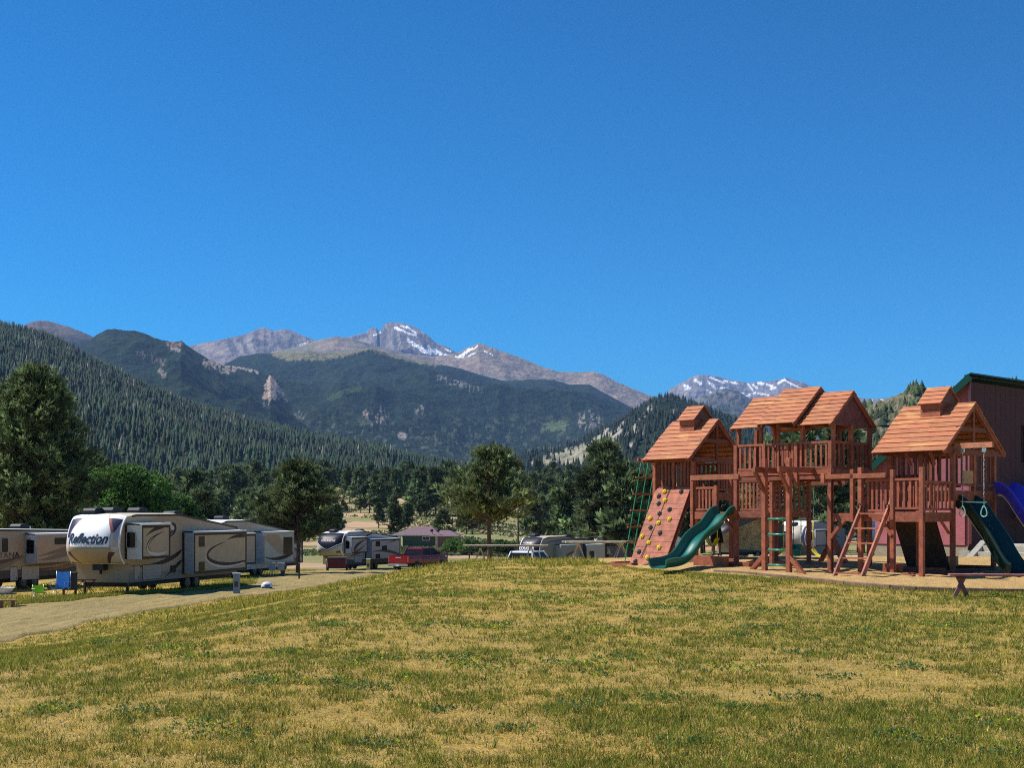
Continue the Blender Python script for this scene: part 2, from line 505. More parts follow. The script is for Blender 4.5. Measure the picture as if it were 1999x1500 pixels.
def blob(P, py, cx, cy, rx, ry, rough=.5, seed=1, sc=.3, soft=.25):
    d = ((P - cx) / rx) ** 2 + ((py - cy) / ry) ** 2 + (fbm(P * sc, py * sc, 4, seed) - .5) * 2 * rough * 2
    return 1 - sstep(1 - soft, 1 + soft, d)

def segm(P, py, x0, y0, x1, y1, w, seed=1, rough=.8):
    dx, dy = x1 - x0, y1 - y0
    t = np.clip(((P - x0) * dx + (py - y0) * dy) / (dx * dx + dy * dy), 0, 1)
    d = np.hypot(P - x0 - t * dx, py - y0 - t * dy) / w + (fbm(P * .35, py * .35, 3, seed) - .5) * 2 * rough
    return 1 - sstep(.7, 1.15, d)

SNOW = (.95, .96, .98)
FOR1, FOR2 = (.016, .030, .022), (.027, .045, .027)
def forest_c(P, py, s):
    n = fbm(P * .5, py * .5, 3, s)
    n2 = fbm(P * .04, py * .05, 4, s + 3)
    c = np.zeros(P.shape + (3,)) + np.array(FOR1)
    c = lay(c, sstep(.45, .7, n), FOR2)
    c = lay(c, sstep(.52, .68, n2) * .6, (.030, .048, .026))
    return c

def col_meeker(P, py, T, X, Y, Z):
    n = fbm(P * .1, py * .1, 4, 3); st = fbm(P * .35, py * .05, 4, 9)
    c = np.zeros(P.shape + (3,)) + np.array((.24, .20, .17))
    c = lay(c, sstep(.45, .6, st), (.17, .15, .145))
    c = lay(c, blob(P, py, 450, 680, 55, 14, .3, 5), (.30, .25, .21))
    c = lay(c, sstep(.5, .62, n) * .5, (.32, .27, .22))
    for a in ((448, 668, 462, 690, 7), (470, 664, 484, 688, 6), (500, 655, 492, 686, 7), (545, 662, 556, 682, 6), (572, 655, 566, 676, 4)):
        c = lay(c, segm(P, py, *a, seed=13, rough=.9) * .85, (.085, .085, .095))
    for a in ((486, 664, 492, 684, 6), (524, 655, 530, 680, 6), (590, 662, 580, 680, 5)):
        c = lay(c, segm(P, py, *a, seed=15, rough=.9) * .7, (.36, .31, .27))
    c = lay(c, segm(P, py, 585, 676, 600, 669, 2.2, 4, .4), SNOW)
    c = lay(c, segm(P, py, 630, 664, 634, 666, 1.2, 4, .4), SNOW)
    return c
mountain('mountains', [(300, 700), (345, 684), (372, 675), (400, 669), (430, 664), (455, 659), (480, 654), (500, 645), (515, 640), (524, 643), (535, 646), (548, 644), (560, 643), (575, 648), (590, 655),
                       (612, 663), (660, 680), (700, 700)], 12000, 8500, 300, 300, 900, 21, col_meeker, M_ROCK, 420, 120, bumpy=2.0)

def col_longs(P, py, T, X, Y, Z):
    st = fbm(P * .4, py * .06, 4, 12); n = fbm(P * .12, py * .12, 4, 14)
    c = np.zeros(P.shape + (3,)) + np.array((.25, .21, .18))
    c = lay(c, sstep(.42, .6, st), (.16, .145, .14))
    c = lay(c, sstep(.55, .66, n) * .6, (.33, .27, .22))
    for a in ((738, 642, 740, 660, 5), (752, 645, 748, 676, 5), (770, 650, 772, 682, 5), (820, 655, 832, 676, 5), (690, 660, 715, 655, 4)):
        c = lay(c, segm(P, py, *a, seed=23, rough=.9) * .8, (.085, .085, .095))
    s = 0
    for a in ((772, 640, 782, 646, 2.6), (782, 636, 800, 641, 1.8), (785, 645, 800, 652, 2.0), (793, 638, 812, 650, 1.6), (800, 652, 812, 655, 1.6), (730, 655, 742, 650, 1.5),
              (796, 664, 808, 672, 2.6), (806, 672, 826, 682, 2.8), (822, 684, 840, 690, 3.0), (838, 680, 850, 690, 3.6), (848, 682, 862, 692, 2.4), (868, 681, 880, 687, 1.4), (858, 693, 880, 693, 1.2),
              (836, 676, 842, 690, 2.4)):
        s = np.maximum(s, segm(P, py, *a, seed=8, rough=.9))
    return lay(c, s, SNOW)
mountain('mountains', [(640, 680), (660, 668), (680, 658), (700, 653), (712, 651), (715, 650), (718, 644), (724, 641), (736, 640), (738, 647), (741, 648), (748, 637), (755, 631), (765, 629), (785, 631), (800, 635), (815, 642), (830, 651),
                       (845, 664), (852, 671), (862, 674), (872, 677), (887, 686), (900, 693), (930, 700)], 12600, 9400, 300, 300, 700, 41, col_longs, M_ROCK, 460, 130, bumpy=2.2)

def col_brown(P, py, T, X, Y, Z):
    n = fbm(P * .15, py * .3, 4, 3); n2 = fbm(P * .03, py * .1, 4, 19)
    c = np.zeros(P.shape + (3,)) + np.array((.24, .185, .135))
    c = lay(c, sstep(.4, .65, n), (.31, .235, .17))
    c = lay(c, sstep(.5, .65, n2), (.19, .165, .12))
    c = lay(c, sstep(.4, .8, fbm(P * .02, py * .04, 3, 55)) * sstep(740, 640, P), (.20, .20, .10))
    s = 0
    for a in ((897, 696, 922, 681, 2.4), (905, 692, 915, 683, 2.4), (925, 681, 932, 676, 1.4), (915, 695, 930, 688, 1.2), (890, 697, 905, 698, 1.6), (945, 686, 950, 688, 1.2), (957, 691, 962, 694, 1.3)):
        s = np.maximum(s, segm(P, py, *a, seed=18, rough=.9))
    return lay(c, s, SNOW)
mountain('mountains', [(440, 730), (480, 705), (540, 685), (575, 679), (600, 671), (630, 662), (660, 657), (690, 662), (740, 677), (790, 690), (850, 697), (880, 692), (895, 689), (915, 678), (935, 670), (950, 675), (975, 684), (1000, 693), (1030, 704),
                       (1060, 717), (1090, 726), (1130, 727), (1160, 726), (1180, 733), (1200, 744), (1240, 761), (1270, 773), (1290, 778), (1310, 792), (1360, 830)], 10200, 6800, 150, 210, 1400, 61, col_brown, M_ROCK, 620, 120, bumpy=1.5)

def col_snow(P, py, T, X, Y, Z):
    st = fbm(P * .3, py * .08, 4, 22); n = fbm(P * .1, py * .1, 4, 24)
    c = np.zeros(P.shape + (3,)) + np.array((.24, .215, .20))
    c = lay(c, sstep(.4, .6, st), (.15, .14, .145))
    c = lay(c, sstep(.52, .66, n) * .6, (.33, .29, .25))
    s = 0
    for a in ((1335, 753, 1347, 757, 2.2), (1337, 760, 1345, 759, 2.0), (1357, 742, 1368, 750, 2.4), (1382, 745, 1395, 757, 2.0), (1386, 737, 1414, 748, 1.6), (1408, 758, 1416, 760, 2.4), (1413, 743, 1420, 745, 1.6), (1427, 746, 1437, 749, 2.2),
              (1432, 764, 1452, 770, 1.8), (1460, 750, 1470, 762, 1.6), (1470, 752, 1478, 758, 2.0), (1481, 748, 1490, 750, 2.4), (1497, 751, 1507, 754, 2.0), (1455, 775, 1475, 768, 1.6), (1477, 768, 1500, 772, 1.4),
              (1518, 749, 1532, 742, 2.2), (1532, 742, 1545, 750, 2.0), (1545, 750, 1562, 758, 2.0), (1505, 760, 1515, 756, 1.8), (1380, 762, 1387, 766, 1.3), (1698, 781, 1702, 782, 1.4), (1720, 780, 1724, 781, 1.4)):
        s = np.maximum(s, segm(P, py, *a, seed=28, rough=1.0))
    return lay(c, s, SNOW)
mountain('mountains', [(1240, 800), (1275, 785), (1298, 772), (1310, 758), (1325, 750), (1345, 740), (1358, 733), (1370, 732), (1400, 735), (1420, 741), (1440, 744), (1460, 748), (1480, 745), (1500, 745), (1520, 742), (1533, 738), (1545, 740), (1560, 745),
                       (1580, 752), (1600, 760), (1640, 775), (1670, 777), (1700, 779), (1730, 778), (1760, 785), (1800, 792), (1900, 800)], 14500, 10500, 300, 260, 900, 81, col_snow, M_ROCK, 520, 120, bumpy=2.2)

def col_grey(P, py, T, X, Y, Z):
    n = fbm(P * .25, py * .25, 4, 33); n2 = fbm(P * .05, py * .05, 3, 35)
    c = np.zeros(P.shape + (3,)) + np.array((.045, .06, .04))
    c = lay(c, sstep(.42, .62, n) * sstep(830, 770, py), (.20, .18, .16))
    c = lay(c, sstep(.5, .6, n2) * .5, (.12, .11, .09))
    return c
mountain('mountains', [(1180, 850), (1240, 830), (1300, 808), (1345, 792), (1375, 775), (1400, 762), (1415, 759), (1440, 764), (1460, 776), (1500, 793), (1560, 815), (1660, 850)], 9000, 6000, 150, 220, 700, 101, col_grey, M_ROCK, 260, 90)

def col_dark(P, py, T, X, Y, Z):
    c = forest_c(P, py, 40)
    v = fbm(P * .3, py * .3, 4, 43)
    def rocks(mask_, col_=(.36, .30, .25)):
        return mask_ * sstep(.5, .6, v) * .7
    c = lay(c, rocks(blob(P, py, 730, 812, 26, 16, .4)), (.38, .30, .26))
    c = lay(c, rocks(blob(P, py, 1150, 822, 26, 16, .4)), (.38, .32, .27))
    c = lay(c, blob(P, py, 1085, 832, 22, 10, .6), (.10, .14, .06))
    c = lay(c, rocks(segm(P, py, 858, 738, 935, 762, 6, 3, .8)), (.30, .28, .27))
    c = lay(c, rocks(blob(P, py, 585, 812, 12, 9, .4)) * .6, (.30, .27, .25))
    c = lay(c, rocks(blob(P, py, 820, 805, 10, 12, .4)), (.34, .30, .27))
    c = lay(c, blob(P, py, 785, 852, 9, 7, .5) * .8, (.36, .31, .28))
    c = lay(c, sstep(.6, .66, fbm(P * .12, py * .2, 4, 48)) * sstep(780, 850, py) * .45, (.16, .18, .12))
    c = lay(c, segm(P, py, 645, 778, 700, 756, 6, 5, 1.2) * .6, (.07, .11, .045))
    # bare alpine slope above the tree line
    tl = np.interp(P, [450, 530, 560, 640, 690, 720, 760, 850, 900], [690, 694, 704, 702, 692, 683, 697, 716, 700])
    c = lay(c, sstep(2, -2, py - tl + (v - .5) * 12) * sstep(520, 540, P) * sstep(900, 860, P), (.20, .185, .105))
    return c
mountain('mountains', [(380, 745), (410, 728), (440, 713), (470, 698), (500, 692), (540, 690), (590, 690), (640, 694), (680, 688), (718, 679), (750, 687), (800, 700), (860, 712), (900, 720), (950, 736), (985, 744), (1010, 743), (1040, 741), (1080, 742), (1110, 751), (1150, 751),
                       (1170, 762), (1190, 773), (1240, 800), (1290, 830), (1360, 850), (1460, 870)], 6900, 3300, 60, 230, 1100, 121, col_dark, hillmat('far_forest', .03, .5), 760, 190, bumpy=1.2)

def col_lfar(P, py, T, X, Y, Z):
    c = forest_c(P, py, 60)
    return lay(c, sstep(680, 640, py + (fbm(P * .1, py * .1, 3, 66) - .5) * 30), (.15, .12, .095))
mountain('mountains', [(0, 665), (40, 640), (58, 630), (75, 626), (95, 627), (130, 637), (160, 648), (182, 658), (240, 690), (330, 730)], 7600, 5200, 60, 160, 900, 141, col_lfar, hillmat('far_forest_slope', .03, .5), 220, 80)

def col_left(P, py, T, X, Y, Z):
    c = forest_c(P, py, 70)
    v = fbm(P * .25, py * .25, 4, 73)
    c = lay(c, segm(P, py, 270, 690, 320, 708, 7, 3, .8) * sstep(.5, .62, v) * .6, (.26, .22, .20))
    c = lay(c, segm(P, py, 330, 670, 352, 672, 6, 3, .6) * sstep(.4, .6, v), (.22, .15, .11))
    c = lay(c, segm(P, py, 335, 680, 350, 684, 3, 3, .6), (.26, .22, .20))
    c = lay(c, segm(P, py, 405, 710, 455, 718, 9, 3, .6) * sstep(.35, .5, v), (.32, .25, .20))
    c = lay(c, segm(P, py, 455, 712, 490, 720, 6, 3, .6) * sstep(.35, .5, v), (.34, .29, .27))
    c = lay(c, segm(P, py, 432, 725, 445, 727, 4, 3, .6) * sstep(.45, .55, v), (.30, .30, .22))
    c = lay(c, segm(P, py, 498, 722, 503, 728, 3, 3, .4), (.30, .28, .27))
    c = lay(c, segm(P, py, 312, 724, 320, 731, 5, 3, .6) * sstep(.42, .55, v) * .7, (.26, .23, .21))
    c = lay(c, segm(P, py, 516, 790, 524, 787, 4, 3, .6) * sstep(.4, .55, v) * .6, (.30, .27, .25))
    # the pale rock spire
    xl_ = np.interp(py, [733, 745, 757, 765, 780], [525, 520, 515, 518, 509]); xr_ = np.interp(py, [733, 745, 760, 775], [532, 539, 551, 560])
    c = lay(c, (P > xl_ + (v - .5) * 8) * (P < xr_ + (v - .5) * 10) * (py > 733) * (py < 779 + (v - .5) * 22) * (.75 + .25 * sstep(.4, .5, fbm(P * .5, py * .12, 3, 9))), (.42, .32, .25))
    return c
mountain('mountains', [(120, 700), (150, 680), (185, 657), (195, 650), (207, 644), (222, 642), (240, 645), (262, 646), (283, 651), (300, 660), (325, 666), (345, 668), (353, 665), (362, 672), (375, 681), (395, 694), (412, 704), (440, 714), (465, 716), (485, 719), (500, 723), (513, 731),
                       (522, 733), (528, 729), (540, 740), (550, 753), (560, 764), (590, 788), (620, 808), (660, 830), (720, 860), (800, 890)], 4900, 2700, 40, 170, 700, 161, col_left, hillmat('far_forest_ridge', .04, .5), 560, 150, bumpy=1.8)

# wooded hill on the right with a pale clearing
def col_rhill(P, py, T, X, Y, Z):
    c = forest_c(P, py, 80)
    v = fbm(P * .2, py * .2, 4, 83)
    mead = np.interp(P, [1050, 1070, 1110, 1150, 1175, 1195, 1200], [905, 893, 878, 868, 850, 845, 870])
    meb = np.interp(P, [1050, 1075, 1120, 1160, 1200], [910, 913, 912, 905, 885])
    k = (py > mead + (v - .5) * 26) & (py < meb + (v - .5) * 16) & (P > 1058) & (P < 1205)
    c = lay(c, k * 1.0, (.33, .31, .22))
    for a in ((1200, 852, 1210, 838, 5), (1225, 850, 1245, 845, 5), (1230, 870, 1240, 866, 4), (1150, 890, 1160, 900, 3), (1215, 815, 1225, 808, 4), (1265, 800, 1270, 797, 3), (1250, 815, 1258, 810, 3), (1310, 810, 1316, 806, 4),
              (1210, 838, 1216, 825, 4), (1020, 868, 1035, 876, 6), (1040, 905, 1050, 910, 3), (1200, 885, 1212, 872, 5), (1180, 850, 1186, 835, 4), (1240, 830, 1236, 842, 5)):
        c = lay(c, segm(P, py, *a, seed=6, rough=.9), (.40, .35, .30))
    return c
RH = [(900, 930), (960, 915), (1010, 900), (1060, 893), (1100, 885), (1140, 870), (1170, 852), (1190, 840), (1215, 824), (1240, 808), (1265, 794), (1285, 785), (1300, 782), (1320, 784), (1345, 792), (1380, 806), (1430, 826), (1500, 852), (1620, 880), (1800, 900)]
rh_f = mountain('hills', RH, 3300, 1100, 8, 45, 300, 181, col_rhill, hillmat('hill_forest', .08, .4), 640, 150, prof=.8)

# the long wooded ridge on the left
def col_ridge(P, py, T, X, Y, Z):
    n = fbm(P * .3, py * .3, 3, 90)
    c = np.zeros(P.shape + (3,)) + np.array((.025, .036, .02))
    c = lay(c, sstep(.6, .7, n), (.045, .05, .03))
    return lay(c, sstep(.74, .8, fbm(P * .3, py * .3, 3, 95)) * .5, (.28, .25, .2))
LR = [(-140, 600), (-60, 622), (0, 637), (30, 642), (60, 650), (100, 665), (150, 690), (200, 719), (250, 743), (300, 763), (350, 785), (400, 803), (450, 819), (500, 834), (560, 848), (620, 860), (680, 870), (740, 882),
      (780, 895), (820, 905), (880, 915), (940, 935), (1000, 950), (1080, 965)]
lr_f = mountain('hills', LR, 2300, 800, 4, 24, 260, 201, col_ridge, hillmat('ridge_soil', .1, .4), 500, 130, prof=.9, bumpy=2)

# rocky slope with scattered trees behind the playset
def col_rocky(P, py, T, X, Y, Z):
    n = fbm(P * .12, py * .3, 4, 97); n2 = fbm(P * .3, py * .6, 3, 99)
    c = np.zeros(P.shape + (3,)) + np.array((.065, .075, .035))
    c = lay(c, sstep(.45, .58, n), (.15, .14, .075))
    return lay(c, sstep(.55, .64, n2) * .8, (.27, .23, .18))
RR = [(1560, 930), (1620, 860), (1660, 815), (1690, 797), (1715, 783), (1740, 776), (1755, 770), (1765, 764), (1775, 756), (1785, 753), (1795, 757), (1810, 768), (1840, 770), (1880, 765), (1940, 758), (2000, 748), (2100, 735), (2300, 720)]
rr_f = mountain('hills', RR, 620, 230, -9, 9, 60, 221, col_rocky, hillmat('rocky_slope', .5, .8), 380, 120, prof=.8, bumpy=5)

# ---------------------------------------------------------------- woods that read as one mass
def cone_trees(name, pts, hs, rs, cols, mat, tiers=3, sides=6, label=None):
    """many small conifers in one mesh: each is a stack of ragged skirts round a spike"""
    n = len(pts)
    V = []; Fc = []
    tv = []; tf = []
    for k in range(tiers):
        z0 = .12 + .62 * k / tiers; z1 = min(z0 + .62 * (1 - .25 * k), 1.0) if k < tiers - 1 else 1.0
        r0 = 1.0 - .78 * k / tiers
        b = len(tv)
        for i in range(sides):
            a = 2 * math.pi * (i + .5 * (k % 2)) / sides
            rr = r0 * (1.0 if i % 2 else .72)
            tv.append((rr * math.cos(a), rr * math.sin(a), z0 - (.05 if i % 2 else 0)))
        tv.append((0, 0, z1))
        for i in range(sides): tf.append((b + i, b + (i + 1) % sides, b + sides))
    tv = np.array(tv); tf = np.array(tf)
    ang = rng.uniform(0, 6.28, n); ca, sa = np.cos(ang), np.sin(ang)
    sh = rng.uniform(.8, 1.2, (n, len(tv)))
    x = tv[None, :, 0] * rs[:, None] * sh; y = tv[None, :, 1] * rs[:, None] * sh
    lean = rng.normal(0, .02, (n, 2))
    z = tv[None, :, 2] * hs[:, None]
    Vx = pts[:, 0, None] + x * ca[:, None] - y * sa[:, None] + lean[:, :1] * z
    Vy = pts[:, 1, None] + x * sa[:, None] + y * ca[:, None] + lean[:, 1:] * z
    Vz = pts[:, 2, None] + z
    verts = np.stack([Vx, Vy, Vz], -1).reshape(-1, 3)
    faces = (tf[None] + (np.arange(n) * len(tv))[:, None, None]).reshape(-1, 3)
    cf = np.repeat(cols, len(tf), 0) * rng.uniform(.8, 1.2, (n * len(tf), 1))
    o = np_mesh(name, verts, faces, mat, col=cf)
    return tag(o, label, 'wood', kind='stuff')

def wood(name, f, p0, p1, t0, t1, n, h, label, keep=None, cbase=(.024, .043, .022), dens=None, tiers=3, rad=.19):
    px = rng.uniform(p0, p1, n); t = rng.uniform(t0 ** 1.5, t1 ** 1.5, n) ** (1 / 1.5)
    X, Y, Z = f(px, t)
    py = HOR - (Z - EYE) * 2600 / Y
    k = np.ones(n, bool)
    if keep is not None: k = keep(px, py, t)
    X, Y, Z = X[k], Y[k], Z[k]; m_ = k.sum()
    hs = h * (.42 + rng.beta(2.2, 2.0, m_) * 1.05) * (.7 + .6 * fbm(X * .012, Y * .012, 2, 6))
    c = np.array(cbase) * rng.uniform(.55, 1.8, (m_, 1)) * (.6 + .9 * fbm(X * .02, Y * .02, 3, 16))[:, None] + rng.normal(0, .004, (m_, 3))
    c = np.where(rng.uniform(0, 1, (m_, 1)) < .02, np.array((.22, .20, .18)), c)
    return cone_trees(name, np.stack([X, Y, Z - .4], -1), hs, hs * rng.uniform(.65, 1.5, m_) * rad, np.clip(c, .008, 1), M_LEAF, tiers, 6, label)

wood('forest', lr_f, -140, 1060, .03, 1.0, 19000, 12.5, 'dense dark conifer forest covering the long ridge on the left',
     lambda px, py, t: fbm(px * .06, py * .08, 3, 5) > .27)
wood('forest', rh_f, 900, 1500, .1, 1.0, 7000, 13, 'dark conifer forest on the hill behind the tallest playset roof',
     lambda px, py, t: ~((py > np.interp(px, [1050, 1070, 1110, 1150, 1175, 1195, 1200], [905, 893, 878, 868, 850, 845, 870]) - 2) & (py < 915) & (px > 1060) & (px < 1200) & (fbm(px * .25, py * .25, 2, 9) < .62)) & (fbm(px * .2, py * .2, 3, 8) > .36), tiers=2)
wood('forest', rr_f, 1560, 2200, .25, 1.0, 1100, 3.6, 'scattered dark pines on the rocky slope behind the red barn',
     lambda px, py, t: (fbm(px * .05, py * .05, 3, 2) > .42) & ~((px > 1710) & (px < 1765) & (py < 790)), rad=.40, cbase=(.040, .058, .026))

# ---------------------------------------------------------------- haze over the far country
hz = MB(); hz.box(-9500, 9500, -60, 21000, -12, 2000)
m, nt, b = new_mat('haze_air')
nt.nodes.remove(b)
pv = N(nt, 'ShaderNodeVolumePrincipled')
pv.inputs['Color'].default_value = (.30, .52, 1.0, 1)
pv.inputs['Density'].default_value = 3.5e-5
pv.inputs['Anisotropy'].default_value = 0.0
nt.links.new(pv.outputs[0], nt.nodes['Material Output'].inputs['Volume'])
tag(hz.build('haze', m), kind='stuff')
# ---------------------------------------------------------------- the playset
TH = math.radians(47.0)
PO = Vector((7.42, 31.0, 0.0))
def puv(u, v, z):
    return Vector((PO.x + u * math.cos(TH) + v * math.sin(TH), PO.y - u * math.sin(TH) + v * math.cos(TH), z))
play = thing('playset', 'large red stained wooden playset of three roofed towers joined by decks', 'playset', puv(0, 0, 0), -TH)
def pg(u, v):
    p = puv(u, v, 0); return gz(p.x, p.y)
WR = (.33, .090, .042); WR2 = (.28, .078, .038); WD = (.22, .062, .034); WL = (.40, .125, .058); ROOFC = (.42, .145, .060)  # WD: dark wood; its depth carries the shade of gables and inner boards
def jit(c, a=.19):
    k = 1 + random.uniform(-a, a); h = random.uniform(-.03, .03)
    return (c[0] * k * (1 + h), c[1] * k, c[2] * k * (1 - h))

def post(u, v, z1, w=.09, z0=None, col=WR):
    z0 = pg(u, v) - .15 if z0 is None else z0
    m = MB(jit(col)); m.box(u - w / 2, u + w / 2, v - w / 2, v + w / 2, z0, z1)
    return m.build('post', M_WOOD, play, bevel=.006)
def bar(name, p, q, w, d, col=WR, up=(0, 0, 1)):
    m = MB(jit(col)); m.beam(p, q, w, d, up)
    return m.build(name, M_WOOD, play, bevel=.006)
def brace(p, q, w=.07, d=.07): return bar('brace', p, q, w, d)
def railing(p, q, z0, z1, n, bw=.055, top=.09, name='railing', low=True, col=WR):
    """balusters from p to q (u, v) between z0 and z1, with rails"""
    p = Vector((p[0], p[1], 0)); q = Vector((q[0], q[1], 0)); m = MB(col)
    up = Vector((0, 0, 1)); t = (q - p).normalized()
    m.beam(p + up * z1, q + up * z1, .05, top * .6, col=jit(col))
    if low: m.beam(p + up * z0, q + up * z0, .05, .05, col=jit(col))
    for i in range(n):
        c = p + (q - p) * ((i + .5) / n)
        m.beam(c + up * (z0 + .02), c + up * (z1 - .02), .025, bw, up=t, col=jit(col, .2))
    return m.build(name, M_WOOD, play)
def deck(u0, u1, v0, v1, z, th=.16, name='deck'):
    m = MB(WD)
    n = max(2, int((v1 - v0) / .14))
    for i in range(n):
        a = v0 + (v1 - v0) * i / n; b = v0 + (v1 - v0) * (i + 1) / n - .012
        m.box(u0, u1, a, b, z - .035, z, jit(WD))
    m.box(u0, u1, v0 - .03, v0, z - th, z + .004, jit(WR)); m.box(u0, u1, v1, v1 + .03, z - th, z + .004, jit(WR))
    m.box(u0 - .03, u0, v0 - .03, v1 + .03, z - th, z + .006, jit(WR)); m.box(u1, u1 + .03, v0 - .03, v1 + .03, z - th, z + .006, jit(WR))
    return m.build(name, M_WOOD, play)

def roof(u0, u1, v0, v1, ze, za, n=9, gable=(True, True), fill=True, parent=None, name='roof', pale=0.0):
    """gable roof of overlapping planks, ridge along u"""
    va = (v0 + v1) / 2; m = MB(ROOFC)
    for side in (0, 1):
        e = Vector((0, v0 if side == 0 else v1, ze)); r = Vector((0, va, za)); d = (r - e) / n
        L = d.length; t = d.normalized(); nrm = Vector((0, -t.z, t.y)) if side == 0 else Vector((0, t.z, -t.y))
        for i in range(n):
            a = e + d * i - t * .015; b = e + d * (i + 1) + t * .02
            # each course split into one or two boards
            cuts = [u0, u1] if random.random() < .35 else [u0, u0 + (u1 - u0) * random.uniform(.3, .7), u1]
            for k in range(len(cuts) - 1):
                x0 = cuts[k] + random.uniform(0, .006); x1 = cuts[k + 1] - random.uniform(0, .006)
                if k == 0: x0 = u0 + random.uniform(-.012, .012)
                if k == len(cuts) - 2: x1 = u1 + random.uniform(-.012, .012)
                lift0 = .024 + random.uniform(0, .006); lift1 = .006
                ps = [a + nrm * lift0, a + nrm * (lift0 - .02), b + nrm * (lift1 - .02), b + nrm * lift1]
                c = jit(ROOFC, .12)
                k0 = m.pts([Vector((x0, p.y, p.z)) for p in ps]); k1 = m.pts([Vector((x1, p.y, p.z)) for p in ps])
                for q in ((0, 1, 2, 3),): m.face([k0 + j for j in q][::-1], c); m.face([k1 + j for j in q], c)
                for j in range(4):
                    j2 = (j + 1) % 4; m.face([k0 + j, k0 + j2, k1 + j2, k1 + j], c)
    ro = m.build(name, M_ROOF, parent or play)
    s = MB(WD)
    for uu, on in ((u0 + .04, gable[0]), (u1 - .04, gable[1])):   # bargeboards and gable boarding
        for va_, vb_ in ((v0, va), (v1, va)):
            s.beam((uu, va_, ze - .05), (uu, vb_, za - .05), .03, .10, up=(1, 0, 0) if False else (0, 0, 1), col=jit(WR2))
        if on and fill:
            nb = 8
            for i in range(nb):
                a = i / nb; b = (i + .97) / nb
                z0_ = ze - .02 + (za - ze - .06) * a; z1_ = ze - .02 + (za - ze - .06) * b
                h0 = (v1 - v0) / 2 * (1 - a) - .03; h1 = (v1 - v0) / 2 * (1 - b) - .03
                c = jit((.15, .05, .042), .15)  # gable boards darkened: their shade is put into the colour
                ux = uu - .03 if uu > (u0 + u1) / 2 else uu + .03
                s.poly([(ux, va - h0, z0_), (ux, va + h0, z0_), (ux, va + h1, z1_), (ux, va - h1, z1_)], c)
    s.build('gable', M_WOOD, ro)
    return ro

# roof boards: orange stain worn back to yellow wood in places
m, nt, b = new_mat('roof_boards')
a_ = N(nt, 'ShaderNodeAttribute', attribute_name='Col'); tc = N(nt, 'ShaderNodeTexCoord')
mp = N(nt, 'ShaderNodeMapping'); mp.inputs['Scale'].default_value = (1.2, 5.0, 5.0); nt.links.new(tc.outputs['Object'], mp.inputs[0])
n1 = N(nt, 'ShaderNodeTexNoise', Scale=1.1, Detail=5.0, Roughness=.6); nt.links.new(mp.outputs[0], n1.inputs['Vector'])
n2 = N(nt, 'ShaderNodeTexNoise', Scale=6.0, Detail=6.0, Roughness=.7); nt.links.new(mp.outputs[0], n2.inputs['Vector'])
r1 = N(nt, 'ShaderNodeMapRange'); r1.inputs['From Min'].default_value = .56; r1.inputs['From Max'].default_value = .70; r1.inputs['To Max'].default_value = .7
nt.links.new(n1.outputs[0], r1.inputs[0])
r2 = N(nt, 'ShaderNodeMapRange'); r2.inputs['From Min'].default_value = .3; r2.inputs['From Max'].default_value = .7; r2.inputs['To Min'].default_value = .72; r2.inputs['To Max'].default_value = 1.25
nt.links.new(n2.outputs[0], r2.inputs[0])
x = N(nt, 'ShaderNodeMix', data_type='RGBA'); nt.links.new(r1.outputs[0], x.inputs[0]); nt.links.new(a_.outputs['Color'], x.inputs[6]); x.inputs[7].default_value = (.64, .36, .11, 1)
vm = N(nt, 'ShaderNodeVectorMath', operation='SCALE'); nt.links.new(x.outputs[2], vm.inputs[0]); nt.links.new(r2.outputs[0], vm.inputs['Scale'])
nt.links.new(vm.outputs[0], b.inputs['Base Color']); b.inputs['Roughness'].default_value = .7
M_ROOF = m

# --- middle tower: high deck with three roofs
ZU = 2.66
for u in (-2.73, -1.88, -.95, 0.0):
    post(u, 0.0, 3.34, .10, z0=2.3 if u in (-1.88, -.95) else None)
for u in (-2.73, 0.0): post(u, 1.65, 3.72)
for u in (-2.73, -2.05, -1.55, -.85, 0.0):
    post(u, .10, 3.76 if u in (-2.73, -2.05, -.85, 0) else 3.80, .08, z0=2.6)
post(0.0, .83, 3.75, .10, z0=2.6); post(-2.73, .83, 3.75, .10, z0=2.6)
for u in (-1.9, -.85): post(u, 1.65, 3.8, .09, z0=2.5)
deck(-2.76, .05, 0, 1.65, ZU + .03, .12)
bar('beam', (-2.8, .02, 2.50), (.1, .02, 2.50), .07, .10, WD); bar('beam', (-2.8, 1.6, 2.50), (.1, 1.6, 2.50), .07, .10, WD)
railing((-2.68, 0), (-1.93, 0), ZU + .07, 3.32, 5); railing((-1.83, 0), (-1.0, 0), ZU + .07, 3.32, 6); railing((-.90, 0), (-.05, 0), ZU + .07, 3.32, 6)
railing((0, .05), (0, 1.6), ZU + .07, 3.32, 8); railing((-2.73, .05), (-2.73, 1.6), ZU + .07, 3.32, 8); railing((-2.68, 1.65), (-.05, 1.65), ZU + .07, 3.32, 17)
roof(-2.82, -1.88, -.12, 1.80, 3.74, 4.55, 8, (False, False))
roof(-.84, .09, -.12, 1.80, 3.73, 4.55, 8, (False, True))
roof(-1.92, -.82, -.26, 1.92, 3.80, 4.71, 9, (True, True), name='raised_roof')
brace((-1.62, .1, 3.35), (-1.62, -.05, 3.75)); 
